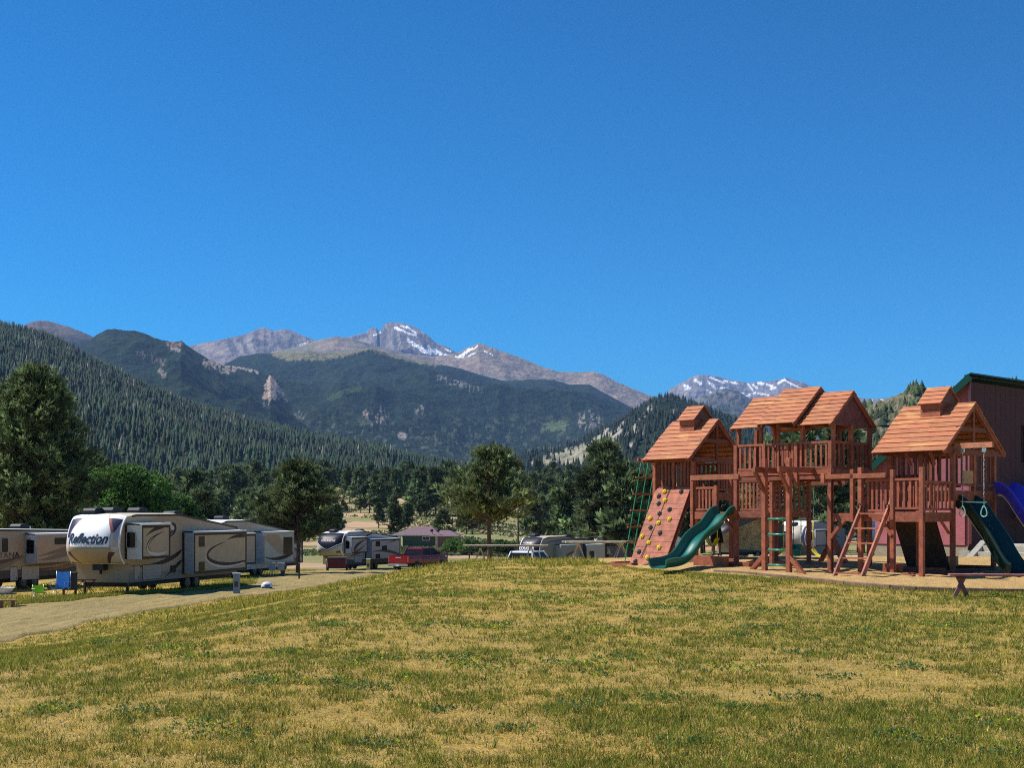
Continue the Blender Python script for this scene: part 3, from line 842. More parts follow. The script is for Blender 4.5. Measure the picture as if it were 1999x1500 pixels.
# legs in front with the green rung ladder
for u in (-1.14, -.46):
    post(u, -1.0, 2.92, .11)
    bar('beam', (u, -1.42, 2.66), (u, .1, 2.66), .07, .13)
    brace((u, -1.38, 2.62), (u, -1.0, 2.15), .07, .08)
g0 = pg(-1.1, -1)
brace((-1.55, -1.0, g0), (-1.14, -1.0, g0 + .42), .10, .10); brace((-.05, -1.0, g0 - .02), (-.46, -1.0, g0 + .42), .10, .10)
for z in (1.52, 1.16, .80, .45):
    m = MB((.03, .26, .18)); m.tube([(-1.12, -1.0, z), (-.48, -1.0, z)], .024, 8); m.build('ladder_rung', M_PLAST, play)
# slatted panels low in the middle tower and its lower deck
def slats(p, q, z0, z1, n, name='slatted_panel'):
    m = MB(WD)
    for i in range(n):
        z = z0 + (z1 - z0) * (i + .5) / n
        m.beam((p[0], p[1], z), (q[0], q[1], z), .035, (z1 - z0) / n * .62, col=jit(WD, .2))
    return m.build(name, M_WOOD, play)
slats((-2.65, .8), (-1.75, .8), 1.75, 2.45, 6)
bar('beam', (-2.75, 0, 1.62), (-1.75, 0, 1.62), .05, .16, WD)
deck(-2.75, -1.7, .05, 1.6, 1.70, .14)
post(-1.7, .05, 2.5); post(-1.7, 1.6, 2.5)
railing((-1.72, .1), (-1.72, 1.5), 1.75, 2.4, 7)

# --- left deck with the green slide
ZL = 1.69
deck(-4.12, -2.78, .02, 1.6, ZL, .18)
post(-4.12, 0, 2.62, .09, z0=1.3); post(-3.38, .03, 2.36, .09, z0=1.4)
railing((-4.08, .03), (-3.42, .03), ZL + .06, 2.30, 6)
bar('beam', (-4.15, -.03, 2.56), (-2.62, -.03, 2.56), .06, .13, WL)
bar('beam', (-4.15, 1.62, 2.56), (-2.62, 1.62, 2.56), .06, .13, WR)
railing((-4.05, 1.6), (-2.85, 1.6), ZL + .06, 2.5, 10)
post(-4.12, 1.6, 2.6)
brace((-2.73, 0, 1.15), (-3.1, 0, 1.52))
brace((-4.12, .05, 1.2), (-4.0, .05, 1.5))

# wave slide builder: path of (u, v, z) centre points, width along dir
def slide(name, path, across, width, col, wall=.20, colu=None, ribs=0):
    path = [Vector(p) for p in path]; a = Vector(across).normalized(); m = MB(col)
    prof = [(-.5, wall), (-.56, wall - .012), (-.56, wall - .05), (-.52, wall - .06), (-.46, .02), (-.36, -.03), (.36, -.03), (.46, .02), (.52, wall - .06), (.56, wall - .05), (.56, wall - .012), (.5, wall), (.45, wall - .03), (.41, .05), (.33, .0), (-.33, .0), (-.41, .05), (-.45, wall - .03)]
    if ribs:
        prof = prof[:5] + [(-.36, -.03), (-.25, -.07), (-.14, -.03), (0, -.08), (.14, -.03), (.25, -.07), (.36, -.03)] + prof[7:]
    rings = []
    for i, p in enumerate(path):
        t = (path[min(i + 1, len(path) - 1)] - path[max(i - 1, 0)]).normalized()
        n = a.cross(t).normalized()
        if n.z < 0: n = -n
        rings.append(m.pts([p + a * (x * width) + n * h for x, h in prof]))
    K = len(prof)
    for i in range(len(rings) - 1):
        for k in range(K):
            m.face([rings[i] + k, rings[i] + (k + 1) % K, rings[i + 1] + (k + 1) % K, rings[i + 1] + k], None, True)
    m.face([rings[0] + k for k in range(K)][::-1]); m.face([rings[-1] + k for k in range(K)])
    o = m.build(name, M_PLAST, play)
    o.data.shade_smooth()
    mod = o.modifiers.new('es', 'EDGE_SPLIT'); mod.split_angle = math.radians(50)
    return o
def wavepath(u, v0, z0, v1, z1, n=36, amp=.10, axis='v', hump=1.0):
    ps = []
    for i in range(n + 1):
        s = i / n
        e = s * s * (3 - 2 * s) * .35 + s * .65
        z = z0 + (z1 - z0) * e + amp * math.sin(s * math.pi * 2.15 + .2) * (1 - .25 * s) * hump
        if s > .88: z = max(z, z1) if s > .97 else z
        v = v0 + (v1 - v0) * s
        ps.append((u, v, z) if axis == 'v' else (v, u, z))
    return ps
gs = pg(-3.0, -2.5)
sp = [(0, 1.72), (.08, 1.74), (.2, 1.66), (.38, 1.46), (.56, 1.28), (.74, 1.17), (.92, 1.08), (1.08, .97), (1.26, .80), (1.46, .58), (1.66, .44), (1.86, .37), (2.02, .335), (2.2, .315), (2.36, .31), (2.5, .30), (2.60, .275)]
def resamp(sp, n=44):
    xs = np.linspace(0, sp[-1][0], n); zz = np.interp(xs, [a for a, _ in sp], [b for _, b in sp])
    k = np.array([.1, .2, .4, .2, .1]); z2 = np.convolve(np.pad(zz, 2, mode='edge'), k, 'valid')
    return list(zip(xs, z2))
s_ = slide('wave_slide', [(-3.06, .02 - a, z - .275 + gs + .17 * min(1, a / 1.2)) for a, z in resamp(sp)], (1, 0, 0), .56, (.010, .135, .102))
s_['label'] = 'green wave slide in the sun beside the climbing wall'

# --- left tower
LU0, LU1, LV0, LV1 = -6.24, -4.90, 1.0, 2.75
ZD = 2.10
for u in (LU0, LU1):
    for v in (LV0, LV1): post(u, v, 3.14, .10)
post((LU0 + LU1) / 2, LV0, 3.12, .08, z0=2.0)
deck(LU0, LU1, LV0, LV1, ZD + .12, .2)
railing((LU0 + .05, LV0 + .04), (-5.6, LV0 + .04), ZD + .26, 3.06, 5, .065, col=WD); railing((-5.52, LV0 + .04), (LU1 - .05, LV0 + .04), ZD + .26, 3.06, 5, .065, col=WD)  # front balusters in the darker wood: eave shade put into the colour
railing((LU1, LV0 + 1.0), (LU1, LV1 - .05), ZD + .2, 3.02, 6, .08); railing((LU0, LV0 + .1), (LU0, LV1 - .05), ZD + .2, 3.02, 10, .08)
railing((LU0 + .05, LV1), (LU1 - .05, LV1), ZD + .2, 3.02, 8, .08)
bar('beam', (LU1 + .03, LV0 - .35, 3.09), (LU1 + .03, LV1 + .4, 3.09), .05, .12, WD)
bar('beam', (LU0 - .03, LV0 - .35, 3.09), (LU0 - .03, LV1 + .4, 3.09), .05, .12, WD)
bar('beam', (LU0 - .4, LV0 - .06, 3.07), (LU1 + .1, LV0 - .06, 3.07), .05, .07, WD)
def gable_frame(u, v0, v1, ze, za):
    va = (v0 + v1) / 2; h = v1 - v0
    bar('gable_frame', (u, va - h * .27, ze + (za - ze) * .46), (u, va + h * .27, ze + (za - ze) * .46), .05, .10, WD)
    bar('gable_frame', (u, va, ze), (u, va, za - .08), .06, .08, WD)
    for s in (-1, 1): bar('gable_frame', (u, va + s * h * .44, ze + .02), (u, va + s * .06, za - .14), .05, .08, WD)
lr = roof(-6.39, -4.76, .65, 3.13, 3.10, 4.19, 9, (True, False))
gable_frame(-4.84, .65, 3.13, 3.10, 4.19)
def cupola(u0, u1, v0, v1, zb, ze, za, par):
    m = MB(WR); va = (v0 + v1) / 2
    for i in range(3):
        a = zb + (ze - zb) * i / 3; b = zb + (ze - zb) * (i + .95) / 3
        m.box(u0, u1, v0, v1, a, b, jit(WL if i else WR))
    for uu in (u0 + .002, u1 - .002): m.poly([(uu, v0, ze), (uu, v1, ze), (uu, va, za - .02)], jit((.16, .055, .042)))  # cupola gables likewise darkened in colour for shade
    o = m.build('cupola', M_WOOD, par)
    r = MB(ROOFC)
    n = 4
    for side in (0, 1):
        e = Vector((0, v0 - .06 if side == 0 else v1 + .06, ze - .03)); rr = Vector((0, va, za)); d = (rr - e) / n; t = d.normalized()
        nrm = Vector((0, -t.z, t.y)) if side == 0 else Vector((0, t.z, -t.y))
        for i in range(n):
            a = e + d * i - t * .01; b_ = e + d * (i + 1) + t * .015; c = jit(ROOFC, .2)
            ps = [a + nrm * .026, a + nrm * .008, b_ - nrm * .010, b_ + nrm * .006]
            k0 = r.pts([Vector((u0 - .05, p.y, p.z)) for p in ps]); k1 = r.pts([Vector((u1 + .05, p.y, p.z)) for p in ps])
            r.face([k0 + 3, k0 + 2, k0 + 1, k0], c); r.face([k1, k1 + 1, k1 + 2, k1 + 3], c)
            for j in range(4): r.face([k0 + j, k0 + (j + 1) % 4, k1 + (j + 1) % 4, k1 + j], c)
    r.build('cupola_roof', M_ROOF, par)
cupola(-5.80, -5.30, 1.50, 2.28, 3.70, 4.20, 4.58, lr)
# climbing wall
m = MB(WR)
gb = pg(-5.6, .1)
A = Vector((0, 1.02, 2.33)); B = Vector((0, -.05, gb + .04)); nb = 14
d = (B - A) / nb; t = d.normalized(); nrm = Vector((0, -t.z, t.y)); nrm = nrm if nrm.y < 0 else -nrm
for i in range(nb):
    a = A + d * i; b = A + d * (i + 1) - t * .008; c = jit((.40, .13, .075), .10)
    k = m.pts([Vector((x, p.y, p.z)) + nrm * h for h in (0, .03) for x, p in ((-6.2, a), (-5.0, a), (-5.0, b), (-6.2, b))])
    for q in ((0, 3, 2, 1), (4, 5, 6, 7), (0, 1, 5, 4), (1, 2, 6, 5), (2, 3, 7, 6), (3, 0, 4, 7)): m.face([k + j for j in q], c)
wall = m.build('climbing_wall', M_WOOD, play)
for x in (-6.17, -5.03):
    m = MB(WD); m.beam(Vector((x, A.y, A.z)) - nrm * .06, Vector((x, B.y, B.z)) - nrm * .06, .06, .11, up=(1, 0, 0)); m.build('side_rail', M_WOOD, wall)
# holds: (s across, t down, yellow?)
HO = [(.30, .05, 1), (.78, .055, 0), (.17, .11, 0), (.40, .17, 1), (.24, .21, 0), (.62, .29, 0), (.37, .345, 0), (.15, .41, 1), (.72, .42, 1), (.44, .47, 1), (.25, .53, 0), (.58, .60, 0), (.10, .65, 1), (.36, .73, 1), (.70, .79, 1), (.16, .85, 0),
      (.46, .92, 1), (.15, .975, 0)]
for s0, t0, ye in HO:
    m = MB((.80, .62, .02) if ye else (.05, .065, .06))
    c = Vector((-6.2 + 1.2 * s0, 0, 0)) + Vector((0, A.y + (B.y - A.y) * t0, A.z + (B.z - A.z) * t0)) + nrm * .045
    Mx = Matrix((Vector((1, 0, 0)), t, nrm)).transposed()
    for k in range(6):
        an = k * math.pi / 3 + s0 * 7; rr = .042
        m.ell(c + Mx @ Vector((rr * math.cos(an), rr * math.sin(an), 0)), (.030, .030, .028), 7, 5, M=Mx)
    m.ell(c + nrm * .016, (.042, .042, .032), 8, 6, M=Mx)
    m.build('climbing_hold', M_PLAST, wall)
m = MB((.03, .10, .08)); m.tube([(-5.62, 1.1, 3.0), (-5.68, 1.0, 2.4), (-5.75, .5, 1.42), (-5.86, -.02, .50)], .011, 6)
rope = m.build('climbing_rope', M_FABRIC); tag(rope, 'dark knotted rope lying down the plank climbing wall', 'rope'); rope.matrix_world = Matrix.Translation(puv(0, 0, 0)) @ Matrix.Rotation(-TH, 4, 'Z')
def toworld(o):
    o.location = puv(0, 0, 0); o.rotation_euler = (0, 0, -TH); return o
toworld(rope)
# climbing net off the left end
bar('beam', (-6.95, 1.15, 3.13), (-6.0, 1.15, 3.13), .05, .10, WL); bar('beam', (-6.95, 1.85, 3.13), (-6.0, 1.85, 3.13), .05, .10, WL)
bar('beam', (-6.92, 1.05, 3.14), (-6.92, 1.95, 3.14), .06, .09, WL)
net = thing('rope_ladder', 'wide hanging ladder of red rungs on three green ropes', 'rope ladder', puv(-7.5, 1.5, pg(-7.5, 1.5)), -TH)
def lc(u, v, z): return Vector((u + 7.5, v - 1.5, z - pg(-7.5, 1.5)))
nz0, nz1 = 3.10, pg(-7.5, 1.5) + .02
def nu(z): return -6.92 - .62 * (nz0 - z) / (nz0 - nz1)
for v in (1.2, 1.5, 1.8):
    m = MB((.03, .42, .20)); m.tube([lc(nu(z), v, z) for z in np.linspace(nz0 + .08, nz1, 9)], .013, 6); m.build('rope', M_FABRIC, net)
for z in (2.66, 2.20, 1.74, 1.28, .86):
    m = MB(jit(WL)); m.beam(lc(nu(z), 1.08, z), lc(nu(z), 1.92, z), .05, .045); m.build('rung', M_WOOD, net, bevel=.006)
m = MB(jit(WR)); m.beam((-7.75, .95, pg(-7.6, 1.4) + .05), (-7.75, 2.1, pg(-7.6, 1.4) + .05), .14, .10); m.beam((-7.75, .95, pg(-7.6, .9) + .05), (-6.3, .3, pg(-6.6, .5) + .05), .10, .10); m.build('ground_sill', M_WOOD, play)

# --- right deck and its ladder
ZR = 1.65
deck(.05, 1.62, .02, 1.6, ZR, .18)
post(.0, -.02, 2.6, .10); post(.02, 1.6, 2.62)
post(.62, -.06, 2.66, .09, z0=1.45); post(.82, -.04, 2.70, .10); post(1.62, .0, 1.62, .10)
bar('beam', (-.15, -.08, 2.50), (1.50, -.08, 2.50), .05, .11, WL); bar('beam', (-.2, -.09, 2.46), (-.1, -.09, 2.46), .06, .22, WL)
bar('beam', (-.15, 1.6, 2.50), (1.50, 1.6, 2.50), .05, .11, WR)
railing((.92, .02), (1.60, .02), ZR + .06, 2.40, 6); railing((.1, 1.6), (1.5, 1.6), ZR + .06, 2.4, 10)
slats((.08, 1.2), (.62, 1.2), ZR + .08, 2.42, 6)
brace((.0, -.04, 1.05), (.40, -.04, 1.50), .07, .08); brace((1.62, -.04, 1.15), (1.35, -.04, 1.50), .07, .08)
lad = []
for u in (.86, 1.56):
    m = MB(jit((.40, .14, .09))); m.beam((u, .10, 2.0), (u - .02, -1.16, pg(u, -1.1) - .02), .05, .12); m.build('ladder_rail', M_WOOD, play, bevel=.006)
    m = MB((.02, .02, .02)); c = Vector((u, .03, 1.84)); 
    m.tube([c + Vector((.045 * math.sin(k_ * math.pi / 6), -.16 - .02 * math.cos(k_ * math.pi / 6), -.06 + .085 * math.cos(k_ * math.pi / 6))) for k_ in range(13)], .014, 6, cap=False); m.build('grab_handle', M_PLAST, play)
for k in range(5):
    f_ = .20 + .185 * k
    p = Vector((.86, .10, 2.0)).lerp(Vector((.84, -1.16, pg(.86, -1.1))), f_); q = Vector((1.56, .10, 2.0)).lerp(Vector((1.54, -1.16, pg(.86, -1.1))), f_)
    m = MB(jit(WL)); m.beam(p, q, .09, .035); m.build('ladder_step', M_WOOD, play)

# --- right tower with its front balcony
RU0, RU1, RV0, RV1 = .85, 2.44, 1.15, 3.05
for u in (RU0, RU1):
    for v in (RV0, RV1): post(u, v, 3.10, .10)
post(RU1, (RV0 + RV1) / 2, 3.05, .08, z0=2.0); post((RU0 + RU1) / 2, RV0, 3.05, .08, z0=1.9)
deck(RU0, RU1, RV0, RV1, 2.16, .22)
railing((RU0 + .05, RV0), (1.6, RV0), 2.30, 3.00, 4, .05, col=WD); railing((1.7, RV0), (RU1 - .05, RV0), 2.30, 3.00, 4, .05, col=WD)
railing((RU1, RV0 + .08), (RU1, RV1 - .05), 2.30, 3.0, 8, .06, col=WD); railing((RU0, RV0 + .08), (RU0, RV1 - .05), 2.30, 3.0, 8, .05, col=WD); railing((RU0 + .05, RV1), (1.6, RV1), 2.3, 3.0, 3, .05)
m = MB((.48, .27, .12)); m.box(RU1 + .03, RU1 + .05, 1.55, 2.0, 2.33, 2.62); m.build('panel', M_WOOD, play)
bar('beam', (RU1 + .03, RV0 - .45, 3.05), (RU1 + .03, RV1 + .5, 3.05), .05, .12, WD); bar('beam', (RU0 - .03, RV0 - .45, 3.05), (RU0 - .03, RV1 + .5, 3.05), .05, .12, WD)
bar('beam', (RU0 - .1, RV0 - .06, 3.03), (RU1 + .1, RV0 - .06, 3.03), .05, .07, WD)
for u in (1.45, 2.05): brace((u, RV0 - .1, 2.75), (u, RV0 - .3, 3.04), .05, .07)
rr = roof(.68, 2.54, .65, 3.43, 3.05, 4.19, 10, (True, False))
gable_frame(2.46, .65, 3.43, 3.05, 4.19)
cupola(1.36, 1.86, 1.64, 2.44, 3.72, 4.22, 4.60, rr)
deck(1.66, 2.44, -.13, 1.12, 1.66, .20, name='balcony')
post(1.70, -.14, 2.62, .09, z0=1.5); post(2.42, -.14, 2.66, .10)
railing((1.76, -.14), (2.36, -.14), 1.76, 2.40, 4); railing((2.44, -.08), (2.44, 1.1), 1.74, 2.34, 7, .07)
railing((1.68, -.08), (1.68, 1.1), 1.74, 2.34, 6, .07)
post(2.40, -.15, 1.46, .07)
brace((2.46, .95, 1.20), (2.46, .6, 1.48), .05, .05)
post(1.62, 1.1, 2.2)
# back climbing panel seen from underneath, kickboards round the foot
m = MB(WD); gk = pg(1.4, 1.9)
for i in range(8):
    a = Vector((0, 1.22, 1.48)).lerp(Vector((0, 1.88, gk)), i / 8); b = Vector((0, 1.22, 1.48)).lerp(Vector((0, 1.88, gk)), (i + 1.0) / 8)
    m.poly([(.90, a.y, a.z), (1.98, a.y, a.z), (1.98, b.y, b.z), (.90, b.y, b.z)], jit((.055, .030, .025), .15)); m.poly([(.90, a.y + .04, a.z), (.90, b.y + .04, b.z), (1.98, b.y + .04, b.z), (1.98, a.y + .04, a.z)], jit(WR))  # underside coloured dark to hold its shade; other side keeps the red stain
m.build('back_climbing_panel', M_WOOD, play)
PW = [(-5.3, 2.6, .70), (-5.3, 2.6, 1.05), (-4.3, 2.6, 1.40), (-3.75, 2.6, 1.58), (-3.30, 2.6, 1.10), (-3.85, 2.6, .66)]
m = MB((.62, .50, .24)); m.poly(PW[::-1]); m.poly([(a, b + .03, c) for a, b, c in PW])
m.build('plywood_panel', M_WOOD, play)
def kick(p, q, h, w=.09, col=WR, z=None):
    m = MB(jit(col)); z0 = min(pg(*p), pg(*q)) + .0
    m.beam((p[0], p[1], z0 + h / 2), (q[0], q[1], z0 + h / 2), w, h)
    m.build('kickboard', M_WOOD, play, bevel=.006)
kick((-3.55, -.60), (-2.50, -.66), .30, .12); kick((-4.3, .1), (-2.8, .1), .2, .1, WD); kick((-3.2, -.3), (-2.0, -.3), .16, .3, WD); kick((-2.7, .6), (-1.7, .6), .14, .12)
kick((1.75, .4), (2.35, -.05), .10, .1); kick((1.05, -.3), (2.3, -.25), .09, .12, WR); kick((1.3, .15), (1.75, .15), .28, .1); kick((-.3, -.2), (.3, -.2), .08, .12, WR)
kick((2.44, 1.2), (2.44, 3.0), .14, .1, WD); kick((.85, 3.0), (2.4, 3.0), .14, .1, WD); kick((.9, .9), (2.4, .9), .2, .1, WD)

# slides off the right tower: dark green in shade, blue behind it
gq = pg(5.4, 2.2)
sp2 = [(0, 1.80), (.10, 1.80), (.22, 1.69), (.36, 1.50), (.50, 1.30), (.64, 1.12), (.78, .90), (.92, .66), (1.05, .46), (1.18, .33), (1.30, .28)]
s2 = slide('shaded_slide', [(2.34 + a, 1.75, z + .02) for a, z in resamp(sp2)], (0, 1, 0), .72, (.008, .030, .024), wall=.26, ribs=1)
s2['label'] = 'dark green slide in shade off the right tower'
sp3 = [(0, 2.22), (.12, 2.24), (.3, 2.08), (.55, 1.76), (.8, 1.46), (1.0, 1.24), (1.25, .98), (1.5, .70), (1.75, .50), (2.0, .40), (2.2, .38)]
s3 = slide('blue_slide', [(2.62 + a * .85, 3.15, z - .10) for a, z in resamp(sp3)], (0, 1, 0), .80, (.06, .05, .55), wall=.26, ribs=1)
s3['label'] = 'bright blue slide off the far side of the right tower'
bar('trapeze_beam', (2.50, 1.15, 3.16), (3.40, 1.15, 3.16), .07, .12, (.44, .17, .09))

# --- hanging things
def chain(m, p, q, r=.011, n=None):
    p = Vector(p); q = Vector(q); L = (q - p).length; n = n or max(4, int(L / .05))
    for i in range(n):
        a = p.lerp(q, i / n); b = p.lerp(q, (i + 1.15) / n); off = Vector((.007, 0, 0)) if i % 2 else Vector((0, .007, 0))
        m.tube([a + off, b + off], r * .5, 4); m.tube([a - off, b - off], r * .5, 4)
trap = thing('trapeze', 'trapeze bar with two pale rings hanging on chains', 'trapeze', puv(2.95, 1.15, 3.1), -TH)
for k, du in enumerate((-.27, .24)):
    m = MB((.45, .47, .48)); m.box(du - .04, du + .04, -.02, .02, -.09, 0); m.tube([(du, 0, -.02), (du, 0, -.14)], .018, 6); m.build('swing_hanger', M_METAL, trap)
    m = MB((.40, .40, .40)); chain(m, (du, 0, -.1), (du, 0, -1.17), .013); m.build('chain', M_METAL, trap)
    m = MB((.30, .62, .52)); ps = []
    for i in range(17):
        a = 2 * math.pi * i / 16; rr_ = .085
        ps.append((du + .066 * math.sin(a) * (1 - .40 * math.cos(a)), 0, -1.41 + .12 * math.cos(a)))
    m.tube(ps, .014, 6, cap=False); m.tube([(du, 0, -1.16), (du, 0, -1.29)], .012, 6); m.build('ring', M_PLAST, trap)
m = MB((.30, .62, .52)); m.tube([(-.31, 0, -1.19), (.29, 0, -1.21)], .016, 8); m.build('bar', M_PLAST, trap)

def swing(u, v, z, w, label, yaw=0.0, ztop=2.46):
    s = thing('swing', label, 'swing', puv(u, v, ztop), -TH + yaw, 'yellow belt swings')
    m = MB((.85, .68, .02)); H = z - ztop; n = 12; a = w / 2
    for i in range(n):
        t0, t1 = -1 + 2 * i / n, -1 + 2 * (i + 1) / n
        z0, z1 = H + .20 * abs(t0) ** 1.8, H + .20 * abs(t1) ** 1.8
        for (s0, s1) in ((-.09, .09),):
            k = m.pts([(a * t0, s0, z0), (a * t1, s0, z1), (a * t1, s1, z1), (a * t0, s1, z0), (a * t0, s0, z0 - .018), (a * t1, s0, z1 - .018), (a * t1, s1, z1 - .018), (a * t0, s1, z0 - .018)])
            for q in ((0, 1, 2, 3), (7, 6, 5, 4), (0, 4, 5, 1), (3, 2, 6, 7)): m.face([k + j for j in q], None, False)
    m.build('seat', M_PLAST, s)
    for e in (-1, 1):
        m = MB((.80, .66, .05)); m.tube([(a * e, 0, H + .18), (a * e * .96, 0, H + .95)], .015, 6); m.build('chain_sleeve', M_PLAST, s)
        m = MB((.3, .3, .3)); chain(m, (a * e * .96, 0, H + .95), (a * e * .9, 0, 0), .014); m.build('chain', M_METAL, s)
bar('swing_beam', (-4.1, 2.8, 2.44), (-1.4, 2.8, 2.44), .09, .12, WD); bar('beam', (-2.73, 1.6, 2.50), (-2.73, 2.9, 2.50), .07, .1, WD); bar('beam', (-1.6, 1.6, 2.50), (-1.6, 2.9, 2.50), .07, .1, WD)
swing(-3.58, 2.8, .55, .52, 'yellow belt swing hanging behind the green rung ladder')
swing(-2.10, 2.8, .53, .60, 'yellow belt swing hanging left of the right deck post')
swing(-4.75, 1.6, .80, .34, 'small yellow swing in the shade behind the green wave slide', 0.0, 2.0)
bs = thing('bucket_swing', 'green bucket swing hanging under the middle tower', 'swing', puv(-1.84, 1.3, 2.4), -TH)
m = MB((.02, .26, .18))
for i in range(10):
    for j in range(5):
        a0, a1 = math.pi * 2 * i / 10, math.pi * 2 * (i + 1) / 10; z0, z1 = -1.80 + .055 * j, -1.80 + .055 * (j + 1); r0, r1 = .075 + .012 * j, .075 + .012 * (j + 1)
        if j > 2 and i in (6, 7, 8): continue
        m.poly([(r0 * math.cos(a0), r0 * math.sin(a0), z0), (r0 * math.cos(a1), r0 * math.sin(a1), z0), (r1 * math.cos(a1), r1 * math.sin(a1), z1), (r1 * math.cos(a0), r1 * math.sin(a0), z1)])
m.disc((0, 0, -1.80), (0, 0, 1), .075, .02, 10); m.build('seat', M_PLAST, bs)
for e in (-1, 1):
    m = MB((.3, .3, .3)); chain(m, (e * .12, 0, -1.53), (e * .10, 0, 0), .014); m.build('chain', M_METAL, bs)
brace((-1.55, 2.6, 1.25), (-1.9, 2.3, .3), .10, .12); brace((-1.0, 2.2, .35), (-1.6, 2.3, 1.2), .12, .14)

# --- child standing under the left deck
def skinned(name, joints, edges, mat, parent, col, sub=2, root=0):
    me = bpy.data.meshes.new(name)
    me.from_pydata([j[0] for j in joints], edges, []); me.materials.append(mat)
    a = me.attributes.new('Col', 'FLOAT_COLOR', 'POINT')
    a.data.foreach_set('color', np.array([(*col, 1)] * len(joints), np.float32).ravel())
    o = link_mesh(name, me, parent)
    sk = o.modifiers.new('skin', 'SKIN'); sk.use_smooth_shade = True
    for i, j in enumerate(joints):
        r = j[1]; r = (r, r) if not isinstance(r, tuple) else r
        me.skin_vertices[0].data[i].radius = r
        me.skin_vertices[0].data[i].use_root = (i == root)
    ss_ = o.modifiers.new('sub', 'SUBSURF'); ss_.levels = sub; ss_.render_levels = sub
    return o
skin_m, snt, sb = new_mat('child_skin'); sb.inputs['Base Color'].default_value = (.48, .29, .21, 1); sb.inputs['Roughness'].default_value = .6
def flat(name, c, rough=.85):
    mm, n_, b_ = new_mat(name); nz_ = N(n_, 'ShaderNodeTexNoise', Scale=14.0); rp = N(n_, 'ShaderNodeMapRange'); rp.inputs['To Min'].default_value = .75; rp.inputs['To Max'].default_value = 1.25
    n_.links.new(nz_.outputs[0], rp.inputs[0]); v_ = N(n_, 'ShaderNodeVectorMath', operation='SCALE'); v_.inputs[0].default_value = c; n_.links.new(rp.outputs[0], v_.inputs['Scale']); n_.links.new(v_.outputs[0], b_.inputs['Base Color'])
    b_.inputs['Roughness'].default_value = rough; return mm
pp = Vector(((1399 - 999.5) / 2600 * 36.2, 36.2, 0)); pp.z = gz(pp.x, pp.y) + .06
kid = thing('person', 'child in grey shirt and black skirt standing under the left deck', 'person', pp, math.radians(205))
J = [((0, 0, .62), (.105, .085)), ((0, 0, .74), (.09, .07)), ((0, .005, .90), (.105, .075)), ((0, 0, 1.0), (.08, .06)), ((0, 0, 1.06), .035), ((0, -.005, 1.11), .04), ((0, -.01, 1.17), (.072, .085)), ((0, -.005, 1.25), (.06, .07)),
     ((.075, 0, .58), .068), ((.08, -.01, .33), .043), ((.085, .01, .07), .026), ((.09, -.09, .03), (.03, .02)),
     ((-.075, 0, .58), .068), ((-.08, .01, .33), .043), ((-.085, .02, .07), .026), ((-.09, -.08, .03), (.03, .02)),
     ((.135, 0, .98), .035), ((.20, -.06, .80), .028), ((.22, -.22, .72), .021), ((.225, -.28, .71), (.022, .014)),
     ((-.135, 0, .98), .035), ((-.17, -.08, .80), .028), ((-.12, -.24, .76), .021), ((-.11, -.30, .76), (.022, .014))]
E = [(0, 1), (1, 2), (2, 3), (3, 4), (4, 5), (5, 6), (6, 7), (0, 8), (8, 9), (9, 10), (10, 11), (0, 12), (12, 13), (13, 14), (14, 15), (3, 16), (16, 17), (17, 18), (18, 19), (3, 20), (20, 21), (21, 22), (22, 23)]
for hx, hy, hz_, sgn in ((.225, -.28, .71, 1), (-.11, -.30, .76, -1)):
    base = 19 if sgn > 0 else 23
    for k, dx in enumerate((-.018, -.006, .006, .018)):
        J.append(((hx + dx, hy - .035, hz_ + .002), .0065)); J.append(((hx + dx, hy - (.055, .062, .06, .052)[k], hz_ - .012), .0055)); E += [(base, len(J) - 2), (len(J) - 2, len(J) - 1)]
    J.append(((hx - sgn * .03, hy - .01, hz_ + .008), .0075)); J.append(((hx - sgn * .038, hy - .035, hz_ + .005), .006)); E += [(base, len(J) - 2), (len(J) - 2, len(J) - 1)]
skinned('body', J, E, skin_m, kid, (.48, .29, .21), 2)
J2 = [((0, 0, .70), (.118, .098)), ((0, .005, .88), (.125, .095)), ((0, 0, .985), (.10, .075)), ((0, 0, 1.035), (.055, .05)), ((.14, 0, .97), .05), ((.185, -.04, .87), .046), ((-.14, 0, .97), .05), ((-.165, -.05, .87), .046)]
skinned('shirt', J2, [(0, 1), (1, 2), (2, 3), (2, 4), (4, 5), (2, 6), (6, 7)], flat('grey_shirt', (.26, .27, .27)), kid, (.2, .2, .2), 2)
m = MB((.012, .012, .013)); n = 20
for i in range(n):
    a0, a1 = 2 * math.pi * i / n, 2 * math.pi * (i + 1) / n
    pr = [(.108, .088, .74), (.135, .112, .62), (.16, .135, .50), (.172 + .01 * math.sin(3 * a0), .15, .35)]
    for (rx, ry, z0), (sx, sy, z1) in zip(pr[:-1], pr[1:]):
        m.face([m.pts([(rx * math.cos(a0), ry * math.sin(a0), z0)]), m.pts([(sx * math.cos(a0), sy * math.sin(a0), z1)]), m.pts([(sx * math.cos(a1), sy * math.sin(a1), z1)]), m.pts([(rx * math.cos(a1), ry * math.sin(a1), z0)])])
m.build('skirt', M_FABRIC, kid)
kid.scale = (1.08, 1.08, 1.08)
m = MB((.05, .03, .02)); m.ell((0, .015, 1.20), (.088, .098, .095), 14, 10); m.ell((0, .075, 1.10), (.06, .035, .10), 10, 8); m.build('hair', M_FABRIC, kid)

